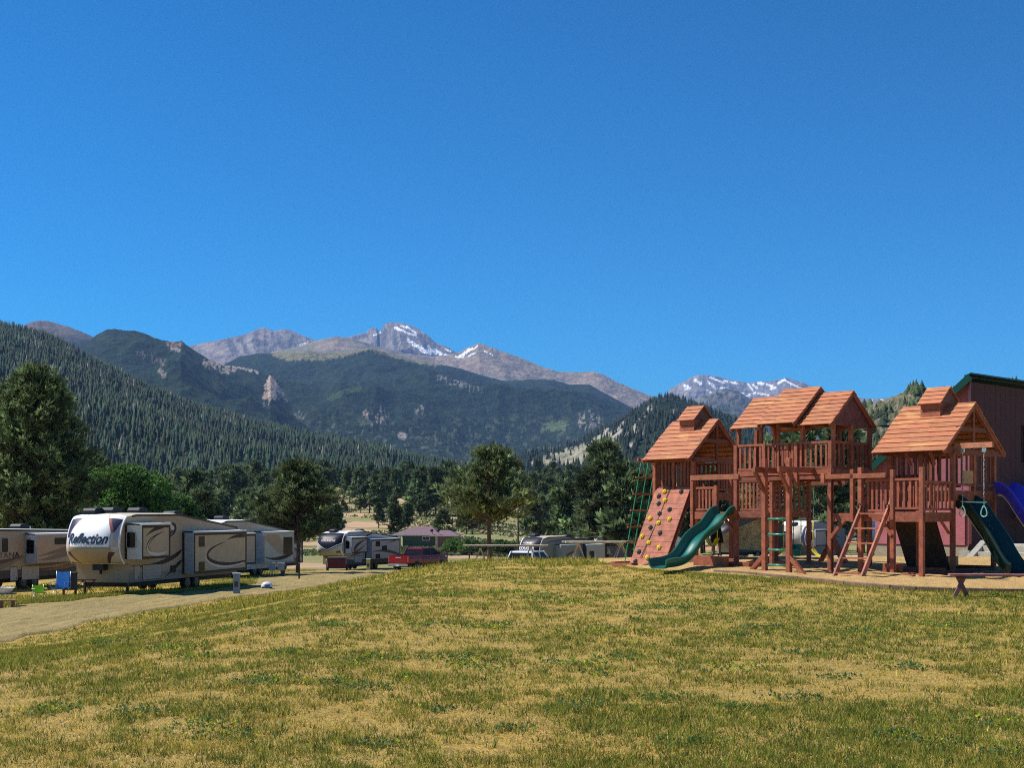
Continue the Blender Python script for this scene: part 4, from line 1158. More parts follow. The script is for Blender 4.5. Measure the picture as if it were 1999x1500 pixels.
# --- bench and border timbers at the front edge of the sand
bp = hit(1876, 1166, 10); 
bench = thing('bench', 'long low red plank bench standing in the grass at the frame edge', 'bench', bp, math.radians(-9))
def at_local(px, py): 
    q = hit(px, py, 10); return q
m = MB((.34, .13, .12)); m.box(-.22, 2.0, -.14, .14, .395, .435); m.build('seat', M_WOOD, bench, bevel=.006)
for x_ in (.0, 1.75):
    for s in (-1, 1):
        m = MB((.22, .09, .09)); m.beam((x_ - .05 * s, .0, .36), (x_ + .14 * s, .06 * s, -.03), .07, .09, up=(0, 1, 0)); m.beam((x_ - .08, .0, .37), (x_ + .08, 0, .37), .2, .04); m.build('leg', M_WOOD, bench)
# border timbers
pts_ = [hit(a, b, 12) for a, b in [(1395, 1121), (1480, 1127), (1560, 1134), (1650, 1144), (1740, 1152), (1790, 1155), (1860, 1158), (1940, 1159), (2010, 1160), (2080, 1162)]]
for i in range(len(pts_) - 1):
    a = pts_[i]; b = pts_[i + 1]; d = (b - a); c = (a + b) / 2
    o = thing('border_timber', 'x', 'timber', (a.x, a.y, a.z), math.atan2(d.y, d.x), 'timbers edging the sandpit')
    bpy.data.objects.remove(o)
    m = MB(jit((.20, .12, .07))); L = math.hypot(d.x, d.y)
    m.beam((0, 0, .03), (L - .015, 0, b.z - a.z + .03), .09, .12)
    o = m.build('border_timber', M_WOOD, None, bevel=.008); o.location = a; o.rotation_euler = (0, 0, math.atan2(d.y, d.x))
    tag(o, 'weathered brown timber lying along the grass edge of the sandpit', 'timber', 'timbers edging the sandpit')
# ---------------------------------------------------------------- lettering helper
def text_geo(body, size=1.0, shear=0.0, bold=0.0, sub=True):
    cu = bpy.data.curves.new('t', 'FONT'); cu.body = body; cu.size = size; cu.shear = shear; cu.offset = bold; cu.resolution_u = 3
    cu.align_x = 'CENTER'; cu.align_y = 'CENTER'; cu.fill_mode = 'FRONT'
    o = bpy.data.objects.new('t', cu); COL.objects.link(o)
    dg = bpy.context.evaluated_depsgraph_get(); me = bpy.data.meshes.new_from_object(o.evaluated_get(dg))
    if sub:
        import bmesh
        bm = bmesh.new(); bm.from_mesh(me); bmesh.ops.triangulate(bm, faces=bm.faces[:])
        for _ in range(3): bmesh.ops.subdivide_edges(bm, edges=[e for e in bm.edges if e.calc_length() > size * .16], cuts=1, use_grid_fill=False)
        bmesh.ops.triangulate(bm, faces=bm.faces[:]); bm.to_mesh(me); bm.free()
    v = [tuple(x.co) for x in me.vertices]; f = [tuple(p.vertices) for p in me.polygons]
    bpy.data.objects.remove(o); bpy.data.curves.remove(cu); bpy.data.meshes.remove(me)
    return v, f
def lettering(body, size, fn, col, parent, shear=0.0, bold=0.0, mat=None, name='lettering'):
    v, f = text_geo(body, size, shear, bold)
    m = MB(col); k = m.pts([fn(a, b) for a, b, _ in v])
    for q in f: m.face([k + i for i in q])
    return m.build(name, mat or M_GLOSS, parent)

# ---------------------------------------------------------------- trailers
TAN = (.41, .31, .215); TAND = (.27, .225, .185); BRN = (.045, .026, .018); WHT = (.80, .80, .78); CHR = (.10, .10, .11); GRY = (.33, .33, .34)
def ribbon(m, pts, w0, w1, fn, col, n=18):
    """tapering swoosh through 3+ control points on a side wall; fn maps (x, z) to 3-D"""
    P = [Vector((a, b)) for a, b in pts]
    def bz(t):
        q = P[:]
        while len(q) > 1: q = [q[i].lerp(q[i + 1], t) for i in range(len(q) - 1)]
        return q[0]
    L = []; R = []
    for i in range(n + 1):
        t = i / n; p = bz(t); d = (bz(min(t + .01, 1)) - bz(max(t - .01, 0))).normalized(); nn = Vector((-d.y, d.x))
        w = 1.7 * (w0 + (w1 - w0) * t) * (math.sin(math.pi * min(max(t * .94 + .03, 0), 1)) ** .6) / 2
        L.append(p + nn * w); R.append(p - nn * w)
    for i in range(n): m.poly([fn(*R[i]), fn(*R[i + 1]), fn(*L[i + 1]), fn(*L[i])], col)

def rrect(x0, x1, z0, z1, r, n=4):
    ps = []
    for cx, cz, a0 in ((x1 - r, z1 - r, 0), (x0 + r, z1 - r, 90), (x0 + r, z0 + r, 180), (x1 - r, z0 + r, 270)):
        for i in range(n + 1):
            a = math.radians(a0 + 90 * i / n); ps.append((cx + r * math.cos(a), cz + r * math.sin(a)))
    return ps

def wheel(parent, x, y, r=.38, w=.24, name='wheel', ax=(0, 1, 0)):
    s = -1 if y < 0 else 1
    wh = MB((.015, .015, .016)); wh.tube([(x, y - w / 2 * .7, r), (x, y - w / 2, r * 1.0), (x, y + w / 2, r), ], r, 22)
    o = wh.build(name, M_DARK, parent)
    m = MB((.10, .10, .11)); m.disc((x, y + s * w / 2, r), (0, 1, 0), r * .62, .02, 18); m.disc((x, y + s * (w / 2 + .02), r), (0, 1, 0), r * .18, .03, 10)
    for k in range(8):
        a = k * math.pi / 4; m.ell((x + r * .42 * math.cos(a), y + s * (w / 2 + .006), r + r * .42 * math.sin(a)), (.04, .012, .04), 8, 4, (.03, .03, .03))
    m.build('rim', M_METAL, o)
    return o

def fifth_wheel(name, label, Pc, az, L, capcol, zf=3.78, zm=3.78, zr=3.1, xk=6.0, w=2.45, x0=1.5, side=TAN, roofc=(.62, .55, .42), low=TAND, slides=(), hatches=(), windows=(), swoosh=(), acs=((2.6, .3), (6.5, .2)), capz=1.52,
                capn=(34, 30), text=None, group=None, edge=WHT, zbot=.62, axle=.6, zg=None, awning=False, lowline=None, cat='trailer', legs=True):
    s, c = math.sin(az), math.cos(az)
    P = Vector(Pc)
    ctr = Vector((P.x - c * w / 2, P.y + s * w / 2, 0))
    mid = ctr + Vector((s, c, 0)) * L * .5
    ctr.z = gz(mid.x, mid.y) if zg is None else zg
    t = thing(name, label, cat, ctr, math.atan2(c, s), group)
    hw = w / 2
    # cap surface; a: -1 (picture left) .. 1, b: 0 bottom .. 1 top
    def capx(a, b):
        pr = math.sin(min(b / .34, 1) * math.pi / 2) ** .8 if b < .34 else math.cos((b - .34) / .66 * math.pi / 2) ** .62
        fl = 1 - .42 * abs(a) ** 3.2
        return 1.15 - (.45 + .70 * pr) * fl if b < .34 else 1.15 - (1.15 * pr) * fl
    def cap(a, b, off=0.0):
        return Vector((capx(a, b) - off, -a * hw, capz + (zf - capz) * b - (.10 * abs(a) ** 5 * b)))
    nu, nv = capn; m = MB()
    for i in range(nu + 1):
        for j in range(nv + 1): m.v.append(tuple(cap(-1 + 2 * i / nu, j / nv)))
    for i in range(nu):
        for j in range(nv):
            k = i * (nv + 1) + j
            m.face([k, k + nv + 1, k + nv + 2, k + 1][::-1], capcol(-1 + 2 * (i + .5) / nu, (j + .5) / nv), True)
    cp = m.build('front_cap', M_CAP, t)
    edge_pts = [cap(1, j / nv) for j in range(nv + 1)]
    # side walls and roof
    def roofz(x): return float(np.interp(x, [1.15, 2.0, xk, L], [zf - .10, zm - .02, zm, zr]))
    def roofc_(x): return roofz(x) + float(np.interp(x, [1.15, 2.0, xk, L], [.10, .08, .06, .05]))
    xs = [1.15, 1.6, 2.0, 3.0, 4.0, 5.0, xk, xk + 1, (xk + L) / 2 + .5, L - .4, L]
    prof = [(p.x, p.z) for p in edge_pts] + [(x, roofz(x)) for x in xs[1:]] + [(L, zbot), (x0 + .02, zbot), (x0, capz)]
    body = MB(side)
    for sy in (-1, 1):
        ps = [(x, sy * hw, z) for x, z in prof]
        body.poly(ps if sy > 0 else ps[::-1], side)
    for i in range(len(xs) - 1):
        xa, xb = xs[i], xs[i + 1]; za, zb = roofz(xa), roofz(xb); ca, cb = roofc_(xa), roofc_(xb)
        body.poly([(xa, -hw, za), (xb, -hw, zb), (xb, -hw * .6, cb), (xa, -hw * .6, ca)], roofc)
        body.poly([(xa, -hw * .6, ca), (xb, -hw * .6, cb), (xb, hw * .6, cb), (xa, hw * .6, ca)], roofc)
        body.poly([(xa, hw * .6, ca), (xb, hw * .6, cb), (xb, hw, zb), (xa, hw, za)], roofc)
    body.poly([(L, -hw, zbot), (L, hw, zbot), (L, hw, roofz(L)), (L, hw * .6, roofc_(L)), (L, -hw * .6, roofc_(L)), (L, -hw, roofz(L))], side)
    body.poly([(x0, -hw, zbot), (x0, -hw, capz), (x0, hw, capz), (x0, hw, zbot)], (.40, .29, .18))
    body.poly([(capx(0, 0), -hw, capz), (capx(0, 0), hw, capz), (x0, hw, capz), (x0, -hw, capz)][::-1], (.1, .1, .1))
    body.poly([(x0, -hw, zbot), (x0, hw, zbot), (L, hw, zbot), (L, -hw, zbot)], (.03, .03, .03))
    bo = body.build('body', M_PAINT, t)
    Y = -hw
    def onside(off): return lambda x, z: (x, Y - off, z)
    # lower skirt band, roof edge trim
    m = MB(low)
    m.poly([(x, Y - .006, z) for x, z in ((x0 + .03, zbot), (L - .02, zbot), (L - .02, zbot + .42), (x0 + 1.2, zbot + .42), (x0 + .03, zbot + .55))])
    m.build('skirt', M_PAINT, t)
    m = MB((.06, .05, .05))
    for i in range(1, len(xs) - 1): m.beam((xs[i], Y - .012, roofz(xs[i]) - .03), (xs[i + 1], Y - .012, roofz(xs[i + 1]) - .03), .03, .10)
    m.beam((L, Y - .01, zbot), (L, Y - .01, roofz(L)), .05, .05, up=(1, 0, 0))
    m.build('roof_trim', M_PAINT, t)
    m = MB(edge)
    for i in range(len(edge_pts) - 1): m.beam(edge_pts[i] + Vector((0, -.012, 0)), edge_pts[i + 1] + Vector((0, -.012, 0)), .03, .07, up=(1, 0, 0))
    m.beam(cap(-1, 0) , cap(1, 0), .05, .05)
    m.build('cap_trim', M_PAINT, cp)
    for k_, (pts, w0, w1, cc) in enumerate(swoosh):
        m = MB(cc); ribbon(m, pts, w0, w1, onside(.012 + .004 * k_), cc); m.build('stripe', M_PAINT, t)
    for (xa, xb, za, zb) in windows:
        m = MB((.006, .006, .008)); m.poly([(x, Y - .030, z) for x, z in rrect(xa, xb, za, zb, .08)]); wo = m.build('window', M_GLASS, t)
        m = MB(GRY); q = rrect(xa - .04, xb + .04, za - .04, zb + .04, .1); q2 = rrect(xa, xb, za, zb, .08)
        for i in range(len(q)):
            j = (i + 1) % len(q); m.poly([(q[i][0], Y - .028, q[i][1]), (q[j][0], Y - .028, q[j][1]), (q2[j][0], Y - .034, q2[j][1]), (q2[i][0], Y - .034, q2[i][1])])
            m.poly([(q[i][0], Y, q[i][1]), (q[j][0], Y, q[j][1]), (q[j][0], Y - .028, q[j][1]), (q[i][0], Y - .028, q[i][1])])
        m.build('frame', M_PAINT, wo)
    for (xa, xb, za, zb, hc) in hatches:
        m = MB((.03, .03, .03)); m.poly([(x, Y - .012, z) for x, z in rrect(xa - .025, xb + .025, za - .025, zb + .025, .05, 2)]); m.poly([(x, Y - .018, z) for x, z in rrect(xa, xb, za, zb, .04, 2)], hc)
        m.poly([(x, Y - .024, z) for x, z in rrect(xb - .14, xb - .08, za + .06, za + .16, .01, 1)], (.03, .03, .03))
        m.build('hatch', M_PAINT, t)
    for sl in slides:
        xa, xb, za, zb, dep = sl['b']; fc = sl.get('c', side); Yo = Y - dep
        m = MB(sl.get('e', (.45, .45, .46)))
        m.box(xa, xb, Yo, Y, za, zb)
        so = m.build('slide_out', M_PAINT, t)
        m = MB(sl.get('f', BRN)); fr = .13       # dark frame round the outer face
        for q in ((xa, xb, za, za + fr * .9), (xa, xb, zb - fr, zb), (xa, xa + fr * .6, za + fr * .9, zb - fr), (xb - fr, xb, za + fr * .9, zb - fr)): m.box(q[0], q[1], Yo - .02, Yo, q[2], q[3])
        m.box(xa - .01, xa, Y - .12, Y, za, zb)
        m.build('frame', M_PAINT, so)
        m = MB(fc); m.poly([(x, Yo - .008, z) for x, z in ((xa + fr * .6, za + fr * .9), (xb - fr, za + fr * .9), (xb - fr, zb - fr), (xa + fr * .6, zb - fr))]); m.build('panel', M_PAINT, so)
        if sl.get('aw', True):
            m = MB((.78, .78, .76)); m.tube([(xa - .02, Yo + .02, zb + .03), (xb + .02, Yo + .02, zb + .03)], .05, 8); m.poly([(xa, Y, zb + .10), (xa, Yo, zb + .06), (xb, Yo, zb + .06), (xb, Y, zb + .10)], (.75, .75, .73)); m.build('awning', M_FABRIC, so)
        for (wa, wb, wc, wd) in sl.get('w', ()):   # windows on the outer face
            m = MB((.008, .007, .008)); m.poly([(x, Yo - .026, z) for x, z in rrect(wa, wb, wc, wd, .03)]); wo = m.build('window', M_GLASS, so)
            m = MB((.04, .036, .034))
            for k in range(3): m.box(wa, wb, Yo - .034, Yo - .028, wc + (wd - wc) * (k + .6) / 3.4, wc + (wd - wc) * (k + .75) / 3.4)
            m.build('louver', M_PAINT, wo)
        if 'ew' in sl:                             # window in the end wall
            ya, yb, wc, wd = sl['ew']
            m = MB((.006, .006, .008)); m.poly([(xa - .026, Y - ya - (x), z) for x, z in rrect(0, yb - ya, wc, wd, .08)]); wo = m.build('window', M_GLASS, so)
            m = MB(GRY); q = rrect(-.04, yb - ya + .04, wc - .04, wd + .04, .1); q2 = rrect(0, yb - ya, wc, wd, .08)
            for i in range(len(q)):
                j = (i + 1) % len(q); m.poly([(xa - .022, Y - ya - q[i][0], q[i][1]), (xa - .022, Y - ya - q[j][0], q[j][1]), (xa - .03, Y - ya - q2[j][0], q2[j][1]), (xa - .03, Y - ya - q2[i][0], q2[i][1])])
            m.build('frame', M_PAINT, wo)
        for k_, (pts, w0, w1, cc) in enumerate(sl.get('s', ())):
            m = MB(cc); ribbon(m, pts, w0, w1, lambda x, z, Yo=Yo, k_=k_: (x, Yo - .012 - .003 * k_, z), cc); m.build('stripe', M_PAINT, so)
    for ax_, ay_ in acs:
        zc = roofc_(ax_); m = MB((.02, .022, .03))
        n = 6
        ps = [(-.42, 0), (-.40, .16), (-.28, .27), (.20, .30), (.40, .22), (.46, 0)]
        m.prism(ps, -.33, .33, lambda a, b, tt: (ax_ + a, ay_ + tt, zc + b - .02)); m.build('air_conditioner', M_PAINT, t, bevel=.03)
    m = MB((.72, .70, .6)); vx = (L + xk) / 2; m.box(vx - .2, vx + .2, -.5, -.1, roofc_(vx) - .03, roofc_(vx) + .14); m.build('roof_vent', M_PLAST, t, bevel=.03)
    m = MB((.02, .02, .02)); m.box(x0 + .4, L - .3, -hw + .25, hw - .25, zbot - .22, zbot - .02); m.box(.9, x0, -.28, .28, capz - .32, capz - .02); m.tube([(1.15, 0, capz - .3), (1.15, 0, capz - .5)], .06, 8); m.build('chassis', M_DARK, t)
    for k in (-.47, .47):
        for sy in (-1, 1): wheel(t, L * axle + k, sy * (hw - .16), .36, .22)
    if legs:
        for sy in (-1, 1):
            m = MB((.05, .05, .05)); m.box(x0 + .25, x0 + .35, sy * (hw - .25) - .05, sy * (hw - .25) + .05, .02, zbot); m.box(x0 + .18, x0 + .42, sy * (hw - .25) - .12, sy * (hw - .25) + .12, 0, .03); m.build('landing_leg', M_METAL, t)
    if text:
        for (bodyt, size, shear, bold, a0, b0, sx, sz, cc) in text:
            lettering(bodyt, size, lambda x, y: cap(a0 + x * sx / hw, b0 + y * sz / (zf - capz), .02), cc, cp, shear, bold)
    return t, bo

def cap_pale(a, b):   # white shield, navy corners, tan chin
    e = abs(a)
    if b < .30:
        if .50 - b * .0 + (b) * .9 < e < .58 + b * 1.35 and b < .24: return (.10, .05, .045)
        return (.42, .31, .20) if e < .55 + b else (.50, .42, .34)
    if b < .34: return (.34, .27, .22) if e < .8 else (.55, .48, .42)
    u_ = (b - .34) / .66
    lim = .74 - .30 * max(0, u_ - .45) ** 1.3 * 2.6
    if a > 0:
        if e > .96: return (.85, .85, .86)
        if e > lim + .02 and u_ > .88 - .0 * a: return (.86, .86, .87)
        if lim < e < lim + .10 and u_ > .05: return (.30, .10, .10) if u_ > .45 else (.50, .46, .43)
        if lim + .10 <= e < .60 + .38 * u_ + .06 and u_ > .35: return (.03, .035, .07)
        if e > lim: return (.36, .36, .42) if u_ > .25 else (.45, .38, .33)
    else:
        if e > .93: return (.75, .75, .78)
        if e > lim + .02 and u_ > .88: return (.86, .86, .87)
        if lim + .04 < e < .93 and u_ > .30: return (.03, .035, .07)
        if lim < e <= lim + .04: return (.30, .12, .14)
        if e > lim + .04: return (.62, .55, .50)
    return (.86, .86, .87)
def cap_black(a, b):
    v = .50 - .34 * (1 - abs(a)) ** .9
    e = abs(a)
    if b > v + .10: return (.012, .014, .025) if not (.30 < b < .30 + .04 + .0 * e and e < .25) else (.25, .27, .3)
    if b > v + .055: return (.80, .80, .80)
    if b > v + .02: return (.02, .025, .04)
    if b > v: return (.75, .72, .68)
    if .62 < e < .92 and .13 < b < .25 - (.92 - e) * .2: return (.12, .09, .08)
    if e > .95: return (.75, .72, .68)
    return (.58, .46, .33)
def cap_navy(a, b):
    e = abs(a)
    if a < -.86: return (.85, .85, .86)
    v = .34 - .16 * (1 - e)
    if b > v: return (.03, .03, .04)
    if b > v - .12: return (.70, .64, .56)
    return (.07, .05, .04)
def cap_beige(a, b):
    if a < -.80: return (.25, .42, .60) if a > -.92 else (.7, .8, .9)
    if a > .74: return (.12, .13, .16) if a > .86 else (.8, .8, .8)
    if b < .10: return (.3, .27, .25)
    return (.48, .43, .35)
def cap_plain(a, b): return (.78, .77, .74)

A0 = math.radians(14.6)
fifth_wheel('fifth_wheel_trailer', 'long tan fifth wheel trailer with dark script lettering on its white nose', (-17.95, 60.0), A0, 12.3, cap_pale, capn=(120, 90), zg=-2.12, w=2.72, x0=1.3,
    slides=[dict(b=(.95, 3.5, 1.72, 3.28, .88), c=(.43, .33, .23), e=(.50, .48, .46), ew=(.12, .55, 2.25, 2.95), s=[([(1.25, 2.75), (1.9, 3.15), (3.0, 3.2)], .02, .16, BRN), ([(1.8, 2.0), (.9, 2.2), (1.7, 2.8), (2.9, 2.95)], .16, .03, BRN), ([(3.2, 2.02), (1.9, 1.7), (.7, 2.1), (1.9, 2.7)], .13, .03, (.62, .55, .50))]),
            dict(b=(6.3, 12.1, .82, 2.86, .65), c=(.45, .345, .24), e=(.42, .43, .45), w=[(6.75, 7.35, 2.15, 2.68), (6.75, 7.35, .95, 1.40)], s=[([(12.0, 1.3), (8.5, .8), (5.6, 1.8), (9.6, 2.35)], .20, .06, BRN), ([(11.8, 1.22), (8.6, .7), (6.2, 1.6), (8.0, 2.2)], .10, .03, (.66, .58, .53)), ([(9.8, 2.45), (10.8, 2.7), (12.0, 2.62)], .02, .16, BRN)])],
    hatches=[(1.75, 2.25, .72, 1.38, (.42, .36, .30)), (2.5, 4.2, .70, 1.38, (.40, .345, .285)), (5.1, 5.6, .95, 1.25, (.03, .03, .03))],
    swoosh=[([(1.2, 1.45), (3.2, 1.15), (5.4, 1.55), (6.2, 2.0)], .02, .20, BRN), ([(3.6, 3.15), (4.6, 3.5), (5.8, 3.3), (5.2, 2.75)], .03, .30, (.62, .55, .50)), ([(5.2, 3.35), (5.9, 3.2), (5.6, 2.85), (4.7, 2.55)], .16, .04, BRN), ([(4.2, 2.6), (4.9, 2.75), (5.4, 3.0)], .02, .1, BRN), ([(4.6, .75), (5.4, 1.1), (6.2, 1.5)], .02, .16, BRN)],
    acs=((2.2, .1), (4.2, -.1), (7.4, -.2), (1.5, .6)), axle=.60,
    text=[('Reflection', .50, .35, .014, -.06, .50, 1, 1.3, (.03, .04, .07)), ('GRAND DESIGN', .115, 0, .002, .28, .40, 1, 1, (.05, .05, .08))])
mt, mb_ = fifth_wheel('fifth_wheel_trailer', 'beige and brown trailer cut off by the left picture edge', (-26.9, 61.3), A0, 12.6, cap_plain, zf=3.3, zm=3.10, zr=2.98, xk=5.0, zg=-2.2, side=(.40, .325, .24), roofc=(.62, .66, .60), low=(.09, .085, .08),
    slides=[dict(b=(7.35, 12.2, 1.35, 2.80, .72), c=(.41, .325, .24), e=(.46, .46, .50), f=(.36, .32, .28), ew=(.14, .58, 1.85, 2.55), w=[], s=[([(7.5, 1.5), (9.0, 1.55), (11.8, 2.15)], .05, .28, (.22, .17, .13)), ([(7.4, 1.7), (9.2, 1.9), (12.0, 2.35)], .04, .22, (.22, .17, .13))])],
    windows=[(5.45, 5.95, 1.95, 2.65)], hatches=[(6.15, 6.75, .50, 1.18, (.40, .41, .40)), (7.1, 8.6, .50, 1.18, (.42, .42, .41))],
    swoosh=[([(3.0, 1.0), (5.5, 1.1), (7.3, 1.7)], .3, .08, (.26, .22, .18)), ([(3.5, 1.45), (5.5, 1.35), (7.2, 1.75)], .2, .05, (.13, .09, .06)), ([(7.4, 1.25), (9.0, 1.1), (12.3, 1.5)], .02, .2, (.20, .15, .11)), ([(8.6, .95), (10.5, .9), (12.4, 1.25)], .02, .2, (.22, .17, .13))],
    acs=((4.6, 0), (8.4, -.2)), axle=.62)
lettering('MONTANA', .40, lambda x, y: (5.35 + x * 1.55, -1.225 - .02, 1.78 + y), (.06, .05, .045), mt, 0, .006)
m = MB((.006, .006, .008)); m.poly([(x, -1.225 - .76, z) for x, z in rrect(8.9, 10.6, 2.28, 2.62, .07)]); m.build('window', M_GLASS, mt)
fifth_wheel('fifth_wheel_trailer', 'tan and white trailer parked between the white nosed one and the round pine', (-18.95, 84.4), A0, 11.0, cap_plain, zf=3.75, zr=3.12, xk=5, roofc=(.80, .80, .78), side=(.47, .39, .30), low=(.62, .60, .56), zbot=.5,
    slides=[dict(b=(2.6, 4.7, .9, 2.9, .7), c=(.44, .34, .25), e=(.62, .56, .5)), dict(b=(5.9, 10.8, .85, 2.95, .75), c=(.46, .42, .36), e=(.52, .54, .58), f=(.42, .36, .30), w=[(9.0, 10.5, 1.4, 2.6)], s=[([(6.0, 2.6), (8.2, 2.5), (9.0, 1.5)], .5, .8, (.40, .29, .19)), ([(6.0, 1.3), (8.0, .9), (10.8, 1.5)], .05, .22, BRN)])],
    swoosh=[([(4.7, 2.1), (5.4, 2.2), (6.0, 2.1)], .1, .2, BRN), ([(3.4, 1.2), (5.0, 1.6), (6.0, 1.3)], .1, .2, BRN)], hatches=[(4.8, 5.5, .6, 1.5, (.66, .66, .66))], acs=((3.5, 0), (7.5, 0)))
fifth_wheel('travel_trailer', 'brown trailer with pale swooshes half hidden behind the pine trunk', (-23.0, 118.0), A0, 11.0, cap_plain, zf=3.5, zr=3.1, xk=4, side=(.17, .135, .11), low=(.20, .17, .15), roofc=(.72, .73, .74),
    slides=[dict(b=(2.0, 4.6, 1.0, 2.8, .6), c=(.15, .12, .1))], swoosh=[([(4.5, 2.6), (7.0, 2.9), (10.8, 1.9)], .3, .25, (.5, .45, .4)), ([(5.5, 1.9), (8.5, 1.9), (10.9, .9)], .1, .6, (.45, .4, .36)), ([(6, 2.75), (8, 2.95), (10.9, 2.5)], .2, .2, (.04, .03, .03))], windows=[(5.6, 6.9, 2.35, 2.8)], acs=((4.0, 0),))
fifth_wheel('fifth_wheel_trailer', 'grey fifth wheel with black nose, behind the maroon cargo box', (-16.5, 127.0), math.radians(23.6), 11.3, cap_black, w=2.7, capn=(100, 80), side=(.36, .325, .315), low=(.09, .08, .08), roofc=(.74, .74, .74), zr=3.2, xk=5.2, zf=3.7, zm=3.8,
    slides=[dict(b=(1.0, 4.0, 1.75, 3.25, .8), c=(.34, .305, .295), e=(.50, .49, .54), ew=(.15, .55, 2.2, 2.95), s=[([(1.5, 1.95), (1.6, 2.6), (3.9, 3.1)], .35, .05, (.06, .045, .05)), ([(1.4, 1.9), (2.6, 1.9), (3.7, 2.7)], .2, .03, (.10, .08, .08))]),
            dict(b=(5.0, 11.0, .95, 3.0, .65), c=(.37, .335, .325), e=(.30, .33, .42), w=[(5.9, 6.8, 2.3, 2.8), (7.2, 8.2, 1.9, 2.35), (5.9, 6.8, 1.1, 1.55)], s=[([(5.2, 1.75), (7.5, 2.1), (10.8, 1.4)], .05, .25, (.08, .065, .07)), ([(8.0, 2.6), (9.6, 2.75), (10.8, 3.0)], .02, .1, (.08, .065, .07))])],
    hatches=[(2.9, 4.3, .8, 1.4, (.42, .39, .38))], swoosh=[([(2.0, 1.4), (3.6, 1.7), (5.0, 2.1)], .05, .2, (.07, .055, .055)), ([(4.3, 3.0), (5.2, 3.4), (6.2, 3.55)], .05, .15, (.07, .055, .055)), ([(5.2, 3.2), (6.5, 3.6), (10, 3.2)], .1, .22, (.5, .5, .52))],
    acs=((1.6, .2), (6.2, 0)), text=[('AVALANCHE', .27, 0, .006, 0, .66, 1, 1, (.75, .62, .68))])
fifth_wheel('fifth_wheel_trailer', 'brown black nosed fifth wheel partly behind the sawhorse boards', (2.3, 125.5), math.radians(38), 10.8, cap_navy, capn=(40, 30), side=(.30, .25, .20), low=(.24, .20, .17), roofc=(.58, .48, .38), zr=3.15, xk=5.0, zf=3.75,
    slides=[dict(b=(2.9, 6.0, .9, 2.95, .75), c=(.33, .28, .225), e=(.42, .37, .30), f=(.30, .26, .21), s=[([(3.0, 1.0), (3.6, 2.2), (5.6, 2.4)], .3, .1, (.13, .10, .08))]), dict(b=(7.4, 10.6, 1.0, 2.9, .6), c=(.52, .45, .36), e=(.08, .08, .08), f=(.5, .43, .34), w=[(7.9, 8.7, 1.6, 2.3)])],
    swoosh=[([(1.6, 3.2), (4.0, 3.7), (10, 3.1)], .1, .3, (.15, .12, .10))], hatches=[(1.7, 2.3, .8, 1.9, (.05, .04, .04))], acs=((1.6, .2), (6.5, 0)),
    text=[('COUGAR', .40, 0, .014, -.05, .52, 1.05, 1, (.85, .85, .85)), ('KEYSTONE', .16, 0, .002, -.12, .76, 1.3, 1, (.6, .55, .5))])
fifth_wheel('travel_trailer', 'white roofed trailer just right of and beyond the brown black nosed one', (10.6, 150.0), math.radians(45), 9.5, cap_plain, zf=3.7, zr=3.2, xk=3, side=(.30, .30, .34), low=(.2, .2, .22), roofc=(.80, .80, .80), slides=[dict(b=(4, 8, 1.0, 2.9, .6), c=(.28, .27, .30))], acs=((3.0, 0), (6, 0)))
fifth_wheel('travel_trailer', 'small white trailer seen through the rope ladder', (17.2, 148.0), math.radians(20), 7.5, cap_plain, zf=3.3, zr=3.0, xk=3, side=(.7, .7, .7), roofc=(.8, .8, .8), windows=[(3, 4, 1.9, 2.5)], acs=((3.5, 0),))
fifth_wheel('travel_trailer', 'dark roofed camper seen through the gap under the left deck', (19.0, 118.0), math.radians(50), 8.0, cap_navy, zf=3.3, zr=3.1, xk=3, side=(.05, .05, .06), low=(.06, .06, .07), roofc=(.62, .64, .66), windows=[(3, 4.2, 1.9, 2.5)], acs=((2.0, 0), (4.4, 0)))
fifth_wheel('fifth_wheel_trailer', 'cream fifth wheel with rounded nose, seen behind the swings', (26.6, 122.0), math.radians(38), 9.5, cap_beige, w=2.8, zg=-2.75, capn=(40, 24), zf=3.45, zr=3.1, xk=4.5, side=(.24, .22, .23), low=(.26, .25, .26), roofc=(.80, .76, .68),
    slides=[dict(b=(1.3, 3.6, 1.5, 3.0, .7), c=(.27, .24, .24), e=(.55, .53, .52), ew=(.1, .5, 2.1, 2.8))], acs=((1.2, .1), (4.0, 0)), text=[('PROWLER', .30, 0, .004, -.1, .55, 1, 1, (.34, .33, .38))])
fifth_wheel('travel_trailer', 'grey trailer with white roof edge beyond the right deck', (36.5, 128.0), math.radians(30), 9.0, cap_plain, zf=3.0, zr=2.9, xk=3, side=(.10, .10, .11), low=(.09, .09, .1), roofc=(.80, .80, .80), slides=[dict(b=(1.5, 5, 1.0, 2.5, .6), c=(.10, .10, .11))], acs=((4.0, 0),))

